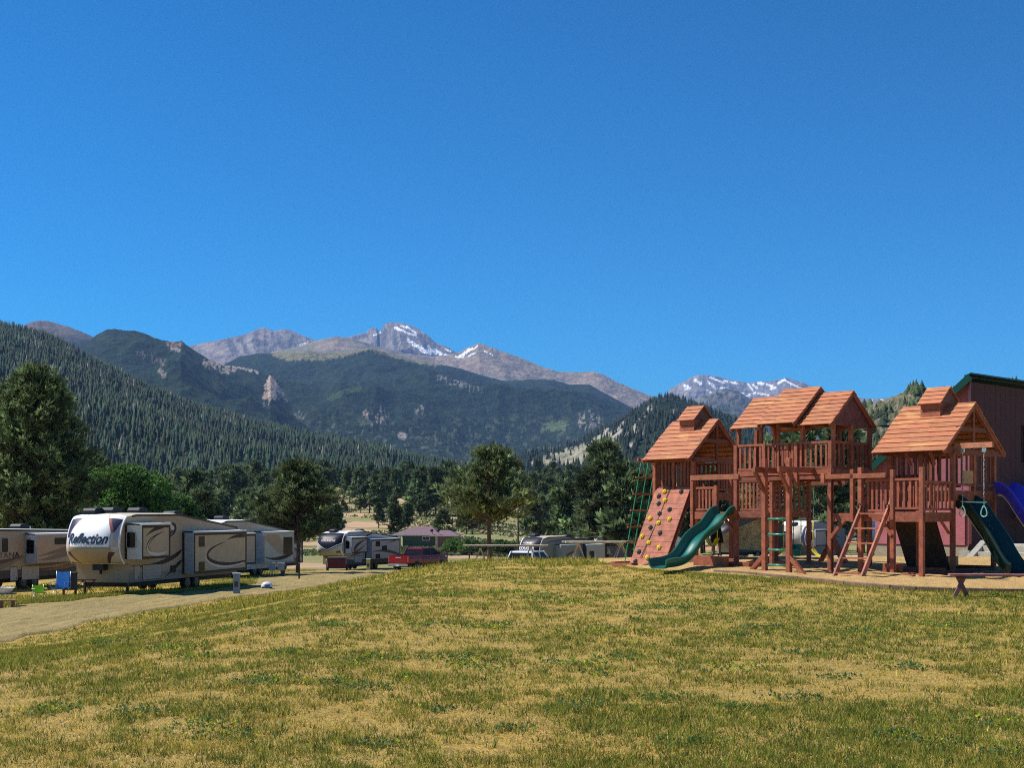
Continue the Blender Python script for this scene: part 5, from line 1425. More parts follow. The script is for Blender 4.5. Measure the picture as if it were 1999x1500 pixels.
# ---------------------------------------------------------------- pickup trucks
def pickup(name, label, P, az, col, sc=1.0, roofhi=1.96):
    s, c = math.sin(az), math.cos(az); w = 2.02
    P = Vector((P[0] - c * w / 2, P[1] + s * w / 2, 0)); mid = P + Vector((s, c, 0)) * 3; P.z = gz(mid.x, mid.y)
    t = thing(name, label, 'pickup truck', P, math.atan2(c, s))
    L = 6.35; zb = .62; hw = w / 2
    xs = [(0.0, .72, 1.36), (.05, .66, 1.40), (1.0, .62, 1.40), (2.15, .62, 1.40), (2.2, .60, 1.28), (4.6, .60, 1.28), (4.75, .60, 1.30), (5.9, .62, 1.24), (6.25, .66, 1.12), (6.35, .72, .95)]
    m = MB(col); R = []
    for x, z0, z1 in xs:
        k = 1 - .02 * (x < .05) - (.07 if x > 6.2 else 0)
        R.append(m.pts([(x, y * hw * k, z) for y, z in ((-.93, z0), (-1, z0 + .12), (-1.0, z1 - .28), (-.955, z1 - .06), (-.90, z1), (.90, z1), (.955, z1 - .06), (1.0, z1 - .28), (1, z0 + .12), (.93, z0))]))
    for i in range(len(R) - 1):
        for k in range(10):
            if k == 4 and xs[i][0] < 2.0: continue      # open bed
            m.face([R[i] + k, R[i] + (k + 1) % 10, R[i + 1] + (k + 1) % 10, R[i + 1] + k], None, False)
    m.face([R[0] + k for k in range(10)][::-1]); m.face([R[-1] + k for k in range(10)])
    m.build('body', M_GLOSS, t)
    m = MB((.04, .04, .04)); m.box(.08, 2.1, -hw * .88, hw * .88, .80, .84); m.box(.08, .12, -hw * .88, hw * .88, .84, 1.36); m.box(2.08, 2.12, -hw * .88, hw * .88, .84, 1.36); m.box(.08, 2.1, -hw * .9, -hw * .86, .84, 1.36); m.box(.08, 2.1, hw * .86, hw * .9, .84, 1.36); m.build('bed', M_DARK, t)
    m = MB(col)
    cab = [(2.15, 1.27, .93), (2.22, 1.42, .92), (2.42, roofhi - .10, .80), (2.60, roofhi, .74), (4.1, roofhi + .0, .74), (4.35, roofhi - .06, .78), (5.0, 1.42, .90), (5.15, 1.27, .93)]
    # roof panel and pillars
    for i in range(2, 5):
        x0, z0, k0 = cab[i]; x1, z1, k1 = cab[i + 1]
        m.poly([(x0, -k0 * hw, z0), (x1, -k1 * hw, z1), (x1, k1 * hw, z1), (x0, k0 * hw, z0)][::-1]); 
    for sy in (-1, 1):
        for pa, pb in (((2.2, 1.28), (2.50, roofhi - .03)), ((3.55, 1.28), (3.52, roofhi - .02)), ((5.08, 1.28), (4.28, roofhi - .03))):
            m.beam((pa[0], sy * .925 * hw, pa[1]), (pb[0], sy * .755 * hw, pb[1]), .10, .11)
        m.beam((2.45, sy * .755 * hw, roofhi - .03), (4.3, sy * .755 * hw, roofhi - .03), .07, .08)
        m.beam((2.2, sy * .94 * hw, 1.31), (5.05, sy * .94 * hw, 1.31), .04, .08)
    m.build('cab', M_GLOSS, t)
    for sy in (-1, 1):
        for (xa, xb, xc, xd) in ((2.28, 3.50, 3.50, 2.55), (3.60, 5.0, 4.25, 3.57)):
            m = MB((.015, .016, .02))
            ps = [(xa, sy * .925 * hw, 1.33), (xb, sy * .925 * hw, 1.33), (xc, sy * .762 * hw, roofhi - .07), (xd, sy * .762 * hw, roofhi - .07)]
            m.poly(ps if sy < 0 else ps[::-1])
            m.build('side_window', M_GLASS, t)
    m = MB((.015, .016, .02)); m.poly([(2.20, .86 * hw, 1.36), (2.20, -.86 * hw, 1.36), (2.45, -.72 * hw, roofhi - .08), (2.45, .72 * hw, roofhi - .08)]); m.build('rear_window', M_GLASS, t)
    m = MB((.015, .016, .02)); m.poly([(5.07, -.88 * hw, 1.33), (5.07, .88 * hw, 1.33), (4.30, .74 * hw, roofhi - .05), (4.30, -.74 * hw, roofhi - .05)]); m.build('windscreen', M_GLASS, t)
    m = MB(tuple(min(1, q * 1.9) for q in col)); m.box(-.035, .0, -hw * .80, hw * .80, .78, 1.37); m.box(-.05, -.035, -hw * .25, hw * .25, 1.16, 1.24, (.5, .5, .5)); m.box(-.05, -.036, -hw * .7, hw * .7, .96, .99, tuple(min(1, q * 1.8 + .03) for q in col)); m.build('tailgate', M_GLOSS, t, bevel=.01)  # tailgate lighter than body: its sun and the side's shade put into the colour
    for sy in (-1, 1):
        m = MB((.55, .05, .05)); m.box(-.03, .06, sy * .91 * hw - .07, sy * .91 * hw + .07, .82, 1.30); m.build('tail_light', M_PLAST, t, bevel=.01)
        m = MB((.02, .02, .02)); m.box(4.55, 4.75, sy * 1.12 * hw - .10, sy * 1.12 * hw + .10, 1.35, 1.62); m.beam((4.7, sy * .95 * hw, 1.4), (4.65, sy * 1.1 * hw, 1.45), .04, .04); m.build('mirror', M_PLAST, t, bevel=.02)
    m = MB((.42, .42, .43)); m.box(-.16, .02, -hw * .92, hw * .92, .50, .70); m.box(6.3, 6.5, -hw * .92, hw * .92, .48, .70); m.build('bumper', M_METAL, t, bevel=.03)
    m = MB((.55, .65, .8)); m.box(-.175, -.165, -.16, .16, .50, .66); m.build('licence_plate', M_PAINT, t)
    m = MB((.02, .02, .02)); m.box(.3, 6.1, -hw * .7, hw * .7, .42, .62); m.build('chassis', M_DARK, t)
    for x in (1.25, 5.25):
        for sy in (-1, 1):
            wheel(t, x, sy * (hw - .10), .41, .27)
            m = MB((.02, .02, .02)); n = 12
            for i in range(n):
                a0, a1 = math.pi * i / n, math.pi * (i + 1) / n
                m.poly([(x + .50 * math.cos(a0), sy * (hw + .012), .44 + .50 * math.sin(a0)), (x + .50 * math.cos(a1), sy * (hw + .012), .44 + .50 * math.sin(a1)), (x + .38 * math.cos(a1), sy * (hw + .012), .44 + .38 * math.sin(a1)), (x + .38 * math.cos(a0), sy * (hw + .012), .44 + .38 * math.sin(a0))])
            m.build('wheel_arch', M_DARK, t)
    m = MB((.03, .01, .012))
    for x in (3.53, 2.28, 4.95): m.box(x - .008, x + .008, -hw - .004, -hw + .002, .72, 1.25)
    for x in (3.3, 4.6): m.box(x, x + .2, -hw - .02, -hw, 1.12, 1.16, (.5, .5, .5))
    m.build('door_seam', M_DARK, t)
    return t
pickup('pickup_truck', 'shiny dark red four door pickup on the dirt road', (-8.4, 108.5), math.radians(28), (.17, .004, .010))
pickup('pickup_truck', 'white pickup showing only its top over the grassy rise behind a pine', (.45, 86.0), math.radians(26), (.72, .74, .78))

# ---------------------------------------------------------------- buildings
# green house with a plum coloured hipped roof
def hip(m, x0, x1, y0, y1, ze, zr, r0, r1, yc, col, th=.12):
    a = [(x0, y0, ze), (x1, y0, ze), (x1, y1, ze), (x0, y1, ze)]; p, q = (r0, yc, zr), (r1, yc, zr)
    m.poly([a[0], a[1], q, p], col); m.poly([a[2], a[3], p, q], col); m.poly([a[3], a[0], p], col); m.poly([a[1], a[2], q], col)
    m.poly([a[3], a[2], a[1], a[0]], (.5, .5, .5))
hx = at(786, 1068, 250); hzg = gz(hx.x + 3, 251) 
house = thing('house', 'low green house with plum hipped roof beyond the rail fence', 'house', (hx.x, 250, hzg), math.radians(-6))
Z2 = 1.6 - 38 / 2600 * 250 - hzg   # eaves as seen
m = MB((.075, .115, .075))
for i in range(9): m.box(0, 6.3, 0, 7, Z2 * i / 9, Z2 * (i + .96) / 9)
m.box(.005, 6.295, .01, 6.99, 0, Z2); m.build('wall', M_PAINT, house)
m = MB((.14, .13, .095)); m.box(6.9, 10.3, -1.5, 5, 0, Z2 - .1); m.build('wall', M_PAINT, house)
m = MB((.17, .105, .115)); hip(m, -2.2, 7.2, -.9, 7.8, Z2, Z2 + 1.55, 1.6, 5.0, 3.4, (.17, .105, .115)); hip(m, 5.6, 11.0, -2.2, 5.6, Z2 - .1, Z2 + .9, 6.6, 8.6, 1.6, (.17, .105, .115)); m.build('roof', M_WOOD, house)
m = MB((.7, .7, .68)); m.box(-2.2, 7.2, -.95, -.9, Z2 - .14, Z2 + .02); m.box(5.6, 11.0, -2.25, -2.2, Z2 - .24, Z2 - .08); m.build('fascia', M_PAINT, house)
for x in (-.55, 6.55): 
    m = MB((.62, .60, .42)); m.box(x - .25, x + .25, -.5, -.1, 0, Z2 - .15); m.build('porch_post', M_PAINT, house)
m = MB((.03, .035, .04)); m.box(3.9, 5.0, -.02, .0, Z2 - .95, Z2 - .35); wo = m.build('window', M_GLASS, house)
m = MB((.75, .75, .75)); m.box(3.78, 5.12, -.05, -.02, Z2 - .35, Z2 - .25); m.box(3.78, 5.12, -.05, -.02, Z2 - 1.05, Z2 - .95); m.box(3.78, 3.9, -.05, -.02, Z2 - .95, Z2 - .35); m.box(5.0, 5.12, -.05, -.02, Z2 - .95, Z2 - .35); m.box(4.42, 4.48, -.05, -.02, Z2 - .95, Z2 - .35); m.build('frame', M_PAINT, wo)
for x in (5.8, 7.0):
    m = MB((.05, .04, .04)); m.ell((x, -1.6, Z2 + .85), (.32, .12, .28), 12, 8); m.tube([(x, -1.5, Z2 + .8), (x + .1, -1.3, Z2 + .2)], .04, 6); m.build('satellite_dish', M_METAL, house)
# small red brown cabin in the trees
cb = hit(664, 1000, 300); cb = Vector((cb.x, min(cb.y, 560), 0)); cb.z = gz(cb.x, cb.y)
cz_ = EYE + (HOR - 997) / 2600 * cb.y
cab = thing('cabin', 'small red brown cabin with rust roof among the valley pines', 'cabin', ((664 - 999.5) / 2600 * cb.y, cb.y, cz_), math.radians(25))
q_ = cb.y / 2600
m = MB((.10, .045, .035)); m.box(-3 * q_, 16 * q_, 0, 14 * q_, -10 * q_, 8 * q_); m.poly([(-3 * q_, 0, 8 * q_), (16 * q_, 0, 8 * q_), (6.5 * q_, 0, 16 * q_)]); m.build('wall', M_WOOD, cab)
m = MB((.34, .14, .08)); m.poly([(-5 * q_, -q_, 6.5 * q_), (6.5 * q_, -q_, 17 * q_), (6.5 * q_, 15 * q_, 17 * q_), (-5 * q_, 15 * q_, 6.5 * q_)]); m.poly([(6.5 * q_, -q_, 17 * q_), (18 * q_, -q_, 6.5 * q_), (18 * q_, 15 * q_, 6.5 * q_), (6.5 * q_, 15 * q_, 17 * q_)]); m.build('roof', M_WOOD, cab)
# long pale building far up the valley
lb = at(1066, 932, 1150); m = MB((.62, .58, .55)); 
far = thing('long_building', 'long pale flat roofed building far up the valley above the pines', 'building', (lb.x, 1150, lb.z - 2), 0)
m.box(0, 24, 0, 10, -4, 3.4); m.build('wall', M_CONC, far); m = MB((.45, .44, .45)); m.box(-1, 25, -1, 11, 3.4, 3.9); m.build('roof', M_CONC, far)
for i in range(5):
    m = MB((.08, .08, .1)); m.box(2 + i * 4.4, 4.4 + i * 4.4, -.1, 0, .6, 2.2); m.build('window', M_GLASS, far)

# red barn: high wall facing right, lean-to roof falling to the left
CB = Vector((14.4, 42.0, 0))
barn = thing('barn', 'dark red board barn with green metal roof edge behind the playset', 'barn', CB, -TH)
BW = (.060, .016, .024)  # long wall's deep red: that side's shade is put into the colour
M_BARN = attr_mat('barn_boards', rough=.8, var=.14, scale=3, bump=.15, bscale=25)
zt = 5.95; slope = .79; Lb = 3.35
m = MB(BW); n = 40
for i in range(n):    # long wall towards +v, vertical boards
    a = 14.0 * i / n; b = 14.0 * (i + 1) / n - .012
    if 10 <= i <= 13: continue
    m.box(-.04, 0 + random.uniform(0, .006), a, b, .5, zt, jit(BW, .06))
m.box(-.04, 0, 14.0 * 10 / n, 14.0 * 14 / n, 4.62, zt, jit(BW, .05)); m.box(-.04, .001, 14.0 * 10 / n, 14.0 * 14 / n, .5, 3.38, jit(BW, .05))
m.box(-.08, -.05, 0.05, 14, .5, zt, BW)
m.build('wall', M_BARN, barn)
m = MB(BW); n = 13
for i in range(n):    # gable wall towards the camera side, boards under the falling roof
    a = -Lb * i / n; b = -Lb * (i + 1) / n + .010
    c_ = jit((.30, .095, .12), .08)  # much paler red than the long wall: sunlight put into the colour
    d0 = random.uniform(0, .008)
    k = m.pts([(a, -d0, .62), (b, -d0, .62), (b, -d0, zt + b * slope), (a, -d0, zt + a * slope), (a, .05, .62), (b, .05, .62), (b, .05, zt + b * slope), (a, .05, zt + a * slope)])
    m.face([k, k + 3, k + 2, k + 1], c_); m.face([k + 4, k + 5, k + 6, k + 7], c_); m.face([k, k + 1, k + 5, k + 4], c_)
m.build('wall', M_BARN, barn)
m = MB((.40, .13, .14))  # doors on the sunny side, their red lightened the same way
for u0, u1 in ((-3.3, -2.25), (-2.2, -1.1), (-1.05, -.1)): m.box(u0, u1, -.06, -.02, .66, 2.35, jit((.40, .12, .14), .06))
m.build('door', M_BARN, barn)
m = MB((.006, .030, .026))
e0 = Vector((.25, 0, zt + .12)); e1 = Vector((-Lb - .3, 0, zt + .12 - (Lb + .55) * slope))
k = m.pts([(e0.x, -.35, e0.z), (e1.x, -.35, e1.z), (e1.x, 14.3, e1.z), (e0.x, 14.3, e0.z), (e0.x, -.35, e0.z - .05), (e1.x, -.35, e1.z - .05), (e1.x, 14.3, e1.z - .05), (e0.x, 14.3, e0.z - .05)])
for q in ((0, 3, 2, 1), (4, 5, 6, 7), (0, 1, 5, 4), (2, 3, 7, 6), (3, 0, 4, 7), (1, 2, 6, 5)): m.face([k + j for j in q])
m.build('roof', M_METAL, barn)
m = MB((.008, .055, .045)); m.beam((e0.x, -.37, e0.z - .12), (e1.x, -.37, e1.z - .12), .04, .22); m.beam((.10, -.35, zt + .02), (.10, 14.3, zt + .02), .12, .08); m.build('roof_trim', M_PAINT, barn)
m = MB((.30, .13, .16)); m.tube([(.08, -.05, zt), (.08, -.12, zt - .5), (.08, -.06, zt - .9), (.08, -.06, .7)], .05, 8); m.build('downpipe', M_PAINT, barn)
m = MB((.42, .40, .33)); m.box(-Lb, -.02, -.03, .12, -.6, .62, (.34, .29, .20)); m.box(-.3, .04, -.04, 14, -.6, .5, (.38, .36, .32)); m.build('foundation', M_CONC, barn)
m = MB((.035, .02, .03))
for i in range(9): m.box(-.10, -.05, 3.55 + .17 * i, 3.55 + .17 * i + .155, 3.38, 4.62, jit((.05, .025, .035)))
sh = m.build('shutter', M_WOOD, barn)
m = MB((.30, .27, .25)); m.box(0.012, .10, 3.85, 4.08, 3.2, 4.65); m.box(.014, .104, 4.08, 6.4, 3.2, 3.42); m.box(.012, .09, 6.4, 6.6, 3.2, 4.65); m.build('window_frame', M_WOOD, barn)
m = MB((.27, .26, .235))
for i in range(10): m.box(.9, .94, 3.1 + .30 * i, 3.1 + .30 * i + .28, 1.55, 2.72, jit((.27, .26, .23)))
m.box(.0, .9, 3.1, 6.1, 1.5, 1.56); m.build('board_screen', M_WOOD, barn)
# concrete steps beside the barn
st = thing('steps', 'pale concrete steps with a sloping side wall beside the barn', 'steps', CB + Vector((0, 0, .0)), -TH)
m = MB((.50, .47, .40)); z0 = gz(CB.x, CB.y) - .05
for i in range(3):
    m.box(1.05, 5.6, -1.75 + .32 * i, -1.75 + .32 * (i + 1) + .001 * i, z0 - .2, z0 + .19 * (i + 1), jit((.42, .39, .31), .05))
m.box(1.05, 5.6, -1.75 + .96, .9, z0 - .2, z0 + .60, (.40, .38, .31)); m.build('tread', M_CONC, st, bevel=.01)
m = MB((.32, .30, .25)); m.prism([(-2.05, -.2), (.5, -.2), (.5, .72), (-.80, .72), (-2.05, .05)], .82, 1.04, lambda a, b, t_: (t_, a, z0 + b)); m.build('side_wall', M_CONC, st, bevel=.01)

# ---------------------------------------------------------------- smaller things of the campground
def rail_fence(pts, h, label, gap):
    a = pts[0]; b = pts[1]; f = thing('rail_fence', label, 'fence', (a[0], a[1], gz(*a[:2])), 0)
    L = math.hypot(b[0] - a[0], b[1] - a[1]); n = int(L / gap); z0 = gz(*a[:2]); prev = None
    for i in range(n + 1):
        x = a[0] + (b[0] - a[0]) * i / n; y = a[1] + (b[1] - a[1]) * i / n; z = gz(x, y) - z0
        m = MB((.10, .07, .055)); m.box(x - a[0] - .09, x - a[0] + .09, y - a[1] - .09, y - a[1] + .09, z - .1, z + h); m.build('fence_post', M_WOOD, f)
        if prev:
            for k in (.45, .85):
                m = MB((.10, .07, .055)); m.beam((prev[0], prev[1], prev[2] + h * k), (x - a[0], y - a[1], z + h * k), .08, .12); m.build('rail', M_WOOD, f)
        prev = (x - a[0], y - a[1], z)
rail_fence([(-11.5, 176), (18, 170)], 1.15, 'dark two rail fence in front of the orange dirt and green house', 2.9)
pl = at(1011, 1090, 140); pz = gz(pl.x, 140)
up = thing('utility_pole', 'slim wooden utility pole with a white lamp at its top', 'utility pole', (pl.x, 140, pz))
m = MB((.16, .12, .09)); m.tube([(0, 0, -.2), (0, 0, 1.6 + 12 / 2600 * 140 - pz)], .13, 10, r1=.10); m.build('pole', M_BARK, up)
m = MB((.8, .8, .8)); zz = 1.6 + 17 / 2600 * 140 - pz; m.ell((-.15, -.1, zz + .3), (.16, .14, .42), 10, 8); m.build('lamp', M_PLAST, up)
for (x0, y0, Y0, x1, y1, Y1, lb_) in ((1038, 1036, 140, 1195, 1042, 140, 'thin overhead wire above the trailers right of the pole'), (893, 1047, 240, 1010, 1037, 141, 'thin overhead wire from the house to the pole')):
    a = at(x0 if Y0 > 200 else 1011, y0 if Y0 > 200 else 1032, Y0); b = at(x1, y1, Y1); m = MB((.35, .36, .36)); ps = [a.lerp(b, i / 12) + Vector((0, 0, -.8 * math.sin(math.pi * i / 12))) for i in range(13)]
    m.tube(ps, .025, 5); tag(m.build('overhead_wire', M_METAL), lb_, 'wire')

def sawhorse(px, Y, label, ph=0.0, z=0.62):
    x = (px - 999.5) / 2600 * Y; g_ = gz(x, Y)
    t = thing('sawhorse', label, 'sawhorse', (x, Y, g_), ph, 'sawhorses on the rise')
    m = MB((.50, .38, .27)); m.box(-.045, .045, -.45, .45, z - .09, z); m.build('top_rail', M_WOOD, t)
    for sy in (-1, 1):
        for sx in (-1, 1):
            m = MB(jit((.50, .38, .28))); m.beam((sx * .03, sy * .36, z - .05), (sx * .24, sy * .42, -.02), .035, .09, up=(0, 1, 0)); m.build('leg', M_WOOD, t)
    return t
YA, YB = 54.0, 50.0
for px, Y, lb_ in ((938, YA, 'pale sawhorse beside the pine trunk under the long left board'), (1036, YA, 'pale sawhorse in front of the brown black nosed trailer'), (1129, YB, 'pale sawhorse holding up the left end of the lighter board'), (1212, YB, 'pale sawhorse partly hidden by the rope ladder')):
    sawhorse(px, Y, lb_)
for (pa, pb, Y, col_, lb_) in ((908, 1070, YA, (.46, .37, .28), 'long weathered board resting on the two left sawhorses'), (1103, 1240, YB, (.72, .62, .42), 'long fresh pale board on the right sawhorses beside the rope ladder')):
    xa = (pa - 999.5) / 2600 * Y; xb = (pb - 999.5) / 2600 * Y; za = gz(xa, Y); zm_ = max(gz((938 - 999.5) / 2600 * Y if Y == YA else (1129 - 999.5) / 2600 * Y, Y), gz((1036 - 999.5) / 2600 * Y if Y == YA else (1212 - 999.5) / 2600 * Y, Y)) + .63
    m = MB(col_); m.box(xa, xb, Y - .45, Y + .1, zm_, zm_ + .06); m.box(xa - .1, xb - .2, Y + .12, Y + .5, zm_, zm_ + .055, jit(col_)) ; tag(m.build('board', M_WOOD, bevel=.004), lb_, 'board')

def camp_chair(px, Y, rz, col, label, sc=1.0, high=.92):
    x = (px - 999.5) / 2600 * Y; t = thing('camp_chair', label, 'camp chair', (x, Y, gz(x, Y) + .03), rz)
    w = .28 * sc; m = MB(col)
    m.poly([(-w, -.24, .42 * sc), (w, -.24, .42 * sc), (w * .9, .16, .36 * sc), (-w * .9, .16, .36 * sc)]); m.poly([(-w, -.24, .42 * sc), (-w * .9, .16, .36 * sc), (w * .9, .16, .36 * sc), (w, -.24, .42 * sc)]); m.poly([(-w, -.25, .42 * sc), (w, -.25, .42 * sc), (w, -.25, .34 * sc), (-w, -.25, .34 * sc)]); m.build('seat', M_FABRIC, t)
    m = MB(col); m.poly([(-w * .9, .16, .36 * sc), (w * .9, .16, .36 * sc), (w * .95, .30, high), (0, .30, high * .95), (-w * .95, .30, high)]); m.poly([(-w * .95, .31, high), (0, .31, high * .95), (w * .95, .31, high), (w * .9, .17, .36 * sc), (-w * .9, .17, .36 * sc)]); m.build('backrest', M_FABRIC, t)
    for s in (-1, 1):
        m = MB(col); m.box(s * (w + .04) - .04, s * (w + .04) + .04, -.28, .2, .58 * sc, .60 * sc); m.build('armrest', M_FABRIC, t)
        m = MB((.45, .46, .48)); m.tube([(s * w, -.26, .59 * sc), (s * w, -.26, .42 * sc), (-s * w, -.22, .0)], .012, 6); m.tube([(s * w, .24, .0), (-s * w * .0 + s * w, .30, high)], .012, 6); m.tube([(s * w, .24, .42 * sc), (s * w, -.26, .0)], .012, 6); m.build('leg', M_METAL, t)
camp_chair(118, 58.5, math.radians(-8), (.02, .17, .50), 'blue folding camp chair beside the long tan trailer', 1.15, 1.15)
camp_chair(77, 57.0, math.radians(30), (.50, .72, .02), 'low lime green folding chair in the grass', .8, .62)
def folding_table(px, Y, label):
    x = (px - 999.5) / 2600 * Y; t = thing('folding_table', label, 'table', (x, Y, gz(x, Y) + .02), math.radians(10))
    m = MB((.05, .05, .055)); m.box(-.55, .55, -.3, .3, .70, .73); m.build('table_top', M_METAL, t)
    for s in (-1, 1):
        for a in (-.5, 0.0):
            m = MB((.04, .04, .045)); m.tube([(a, s * .27, .70), (a + .5, s * .27, 0)], .016, 6); m.tube([(a + .5, s * .27, .70), (a, s * .27, 0)], .016, 6); m.build('leg', M_METAL, t)
folding_table(163, 60.5, 'black folding table with crossed legs under the trailer nose')
# dark mat or heater box standing by the blue chair
x = (136 - 999.5) / 2600 * 59.5; t = thing('grill_box', 'upright dark grey box next to the blue chair', 'box', (x, 59.5, gz(x, 59.5)), .1)
m = MB((.075, .07, .07)); m.box(-.3, .3, -.2, .2, .32, 1.05); m.build('body', M_PAINT, t, bevel=.03); m = MB((.09, .085, .085)); m.box(-.32, .32, -.22, .22, 1.05, 1.12); m.build('lid', M_PAINT, t, bevel=.03)
for sx in (-1, 1): m = MB((.03, .03, .03)); m.box(sx * .26 - .02, sx * .26 + .02, -.16, .16, 0, .34); m.build('leg', M_METAL, t)
# picnic table with a white basin
x = (8 - 999.5) / 2600 * 52.5; t = thing('picnic_table', 'brown wooden picnic table cut by the left picture edge', 'picnic table', (x, 52.5, gz(x, 52.5) + .05), math.radians(6))
m = MB((.22, .13, .09)); m.box(-.9, .35, .0, .6, .48, .52); m.build('tabletop', M_WOOD, t)
m = MB((.26, .16, .12)); m.box(-.9, .55, -.42, -.18, .26, .30); m.build('seat', M_WOOD, t)
for x_ in (-.6, .0, .42): m = MB((.22, .08, .06)); m.box(x_ - .05, x_ + .05, -.38, -.28, -.25, .26); m.build('leg', M_WOOD, t)
x2 = x + .0; t = thing('basin', 'white plastic basin resting on the picnic table', 'basin', (x2 - .1, 52.8, gz(x, 52.5) + .57)); m = MB((.75, .76, .76)); n = 16
for i in range(n):
    a0, a1 = 2 * math.pi * i / n, 2 * math.pi * (i + 1) / n
    for (r0, z0_), (r1, z1_) in (((.22, 0), (.36, .22)), ((.36, .22), (.42, .23)), ((.0, 0), (.22, 0)), ((.33, .21), (.20, .02))):
        m.poly([(r0 * math.cos(a0), r0 * math.sin(a0), z0_), (r0 * math.cos(a1), r0 * math.sin(a1), z0_), (r1 * math.cos(a1), r1 * math.sin(a1), z1_), (r1 * math.cos(a0), r1 * math.sin(a0), z1_)])
m.build('bowl', M_PLAST, t)
def pedestal(px, py, Y, h, w, col, label):
    x = (px - 999.5) / 2600 * Y; t = thing('hookup_post', label, 'hookup post', (x, Y, gz(x, Y)), 0, 'hookup posts beside the trailers')
    m = MB(col); m.box(-w / 2, w / 2, -w * .4, w * .4, -.05, h * .93); m.build('post', M_PAINT, t, bevel=.01)
    m = MB(tuple(min(1, c * 1.6 + .1) for c in col)); m.box(-w * .65, w * .65, -w * .55, w * .5, h * .93, h); m.build('cap', M_PAINT, t, bevel=.01)
    m = MB((.03, .03, .03)); m.box(-w * .3, w * .3, -w * .43, -w * .4, h * .35, h * .6); m.build('socket', M_PLAST, t)
pedestal(462, 1147, 62, 1.02, .28, (.20, .25, .29), 'blue grey hookup post at the rear of the long tan trailer')
pedestal(552, 1128, 88, .85, .26, (.06, .055, .05), 'short dark hookup post right of the pair of grey meter boxes')
pedestal(719, 1114, 112, 1.05, .30, (.48, .46, .20), 'yellowish hookup post beside the grey trailer with the black nose')
pedestal(584, 1128, 84, 1.05, .10, (.07, .05, .04), 'thin dark stake post right of the pine trunk')
x = (540 - 999.5) / 2600 * 88; t = thing('meter_box', 'pair of grey meter boxes on a low stand behind the white tank', 'meter box', (x, 88, gz(x, 88)))
for s in (-.3, .3): m = MB((.30, .33, .37)); m.box(s - .22, s + .22, -.12, .12, .45, .95); m.build('box', M_PAINT, t, bevel=.02); m = MB((.1, .1, .1)); m.box(s - .03, s + .03, -.04, .04, 0, .45); m.build('leg', M_METAL, t)
x = (521 - 999.5) / 2600 * 68; t = thing('portable_tank', 'small white domed tank on the dirt by the hookup posts', 'tank', (x, 68, gz(x, 68)), .2)
m = MB((.72, .76, .82)); m.ell((0, 0, .16), (.30, .22, .24), 16, 10); m.box(-.28, .28, -.2, .2, 0, .16); m.build('body', M_PLAST, t); m = MB((.1, .14, .25)); m.box(-.12, .14, -.235, -.20, .08, .26); m.build('door', M_PLAST, t)
for sx in (-1, 1): m = MB((.05, .05, .05)); m.disc((sx * .2, -.2, .07), (0, 1, 0), .07, .05, 12); m.build('wheel', M_DARK, t)
x = (658 - 999.5) / 2600 * 112; t = thing('cargo_trailer', 'maroon covered cargo box standing in front of the grey trailer with the black nose', 'cargo trailer', (x, 112, gz(x, 112)), .05)
m = MB((.10, .028, .030)); m.box(-.75, .75, -.6, 1.2, .25, 1.12); m.build('body', M_PAINT, t, bevel=.05); m = MB((.13, .10, .09)); m.box(-.78, .78, -.63, 1.23, 1.12, 1.18); m.build('lid', M_PAINT, t)
for sx in (-1, 1): m = MB((.02, .02, .02)); m.disc((sx * .8, .3, .28), (1, 0, 0), .28, .14, 16); m.build('wheel', M_DARK, t)
m = MB((.4, .4, .4)); m.tube([(-.85, -.62, 0), (-.85, -.62, 1.05)], .025, 6); m.build('prop', M_METAL, t)
x = (1195 - 999.5) / 2600 * 160; t = thing('play_hut', 'yellow roofed hut beyond the rope ladder', 'hut', (x, 160, gz(x, 160)), 0)
zz = 1.6 - 55 / 2600 * 160 - gz(x, 160); m = MB((.50, .36, .18)); m.box(-.55, .5, 0, 1.2, 0, zz); m.build('wall', M_WOOD, t); m = MB((.80, .62, .03)); m.box(-.62, .58, -.1, 1.3, zz, zz + .5); m.build('roof', M_PLAST, t, bevel=.1)
m = MB((.05, .05, .05)); m.box(-.2, .2, -.02, 0, zz * .3, zz * .7); m.build('window', M_GLASS, t)
# black crate left on the sand behind the ladder
q = puv(1.35, 2.4, 0); t = thing('crate', 'low black ribbed crate on the ground behind the wooden ladder', 'crate', (q.x, q.y, gz(q.x, q.y)), -TH)
m = MB((.006, .007, .008)); m.box(-.42, .42, -.26, .26, 0, .34); m.build('body', M_PLAST, t, bevel=.02)
for i in range(5): m = MB((.012, .013, .014)); m.box(-.42, .42, -.275, -.262, .03 + .06 * i, .055 + .06 * i); m.build('rib', M_PLAST, t)
# ---------------------------------------------------------------- trees
def rvec(n, up=0.0):
    v = rng.normal(0, 1, (n, 3)); v[:, 2] += up
    return v / np.linalg.norm(v, axis=1, keepdims=True)

def tufts(centres, outdir, K, length, width, cols, spread=.8):
    """K needle blades at every centre, fanned about outdir; returns verts, faces, colours"""
    n = len(centres); N_ = n * K
    d = np.repeat(outdir, K, 0) + rng.normal(0, spread, (N_, 3)); d /= np.linalg.norm(d, axis=1, keepdims=True)
    s = np.cross(d, rvec(N_)); s /= np.linalg.norm(s, axis=1, keepdims=True) + 1e-9
    L = length * rng.uniform(.6, 1.2, (N_, 1)) * np.repeat(rng.uniform(.8, 1.25, (n, 1)), K, 0); W_ = width * rng.uniform(.7, 1.3, (N_, 1))
    c = np.repeat(centres, K, 0)
    v = np.stack([c, c + d * L * .55 + s * W_, c + d * L, c + d * L * .55 - s * W_], 1).reshape(-1, 3)
    f = np.arange(N_ * 4).reshape(-1, 4)
    col = np.repeat(cols, K, 0) * rng.uniform(.75, 1.3, (N_, 1))
    return v, f, col

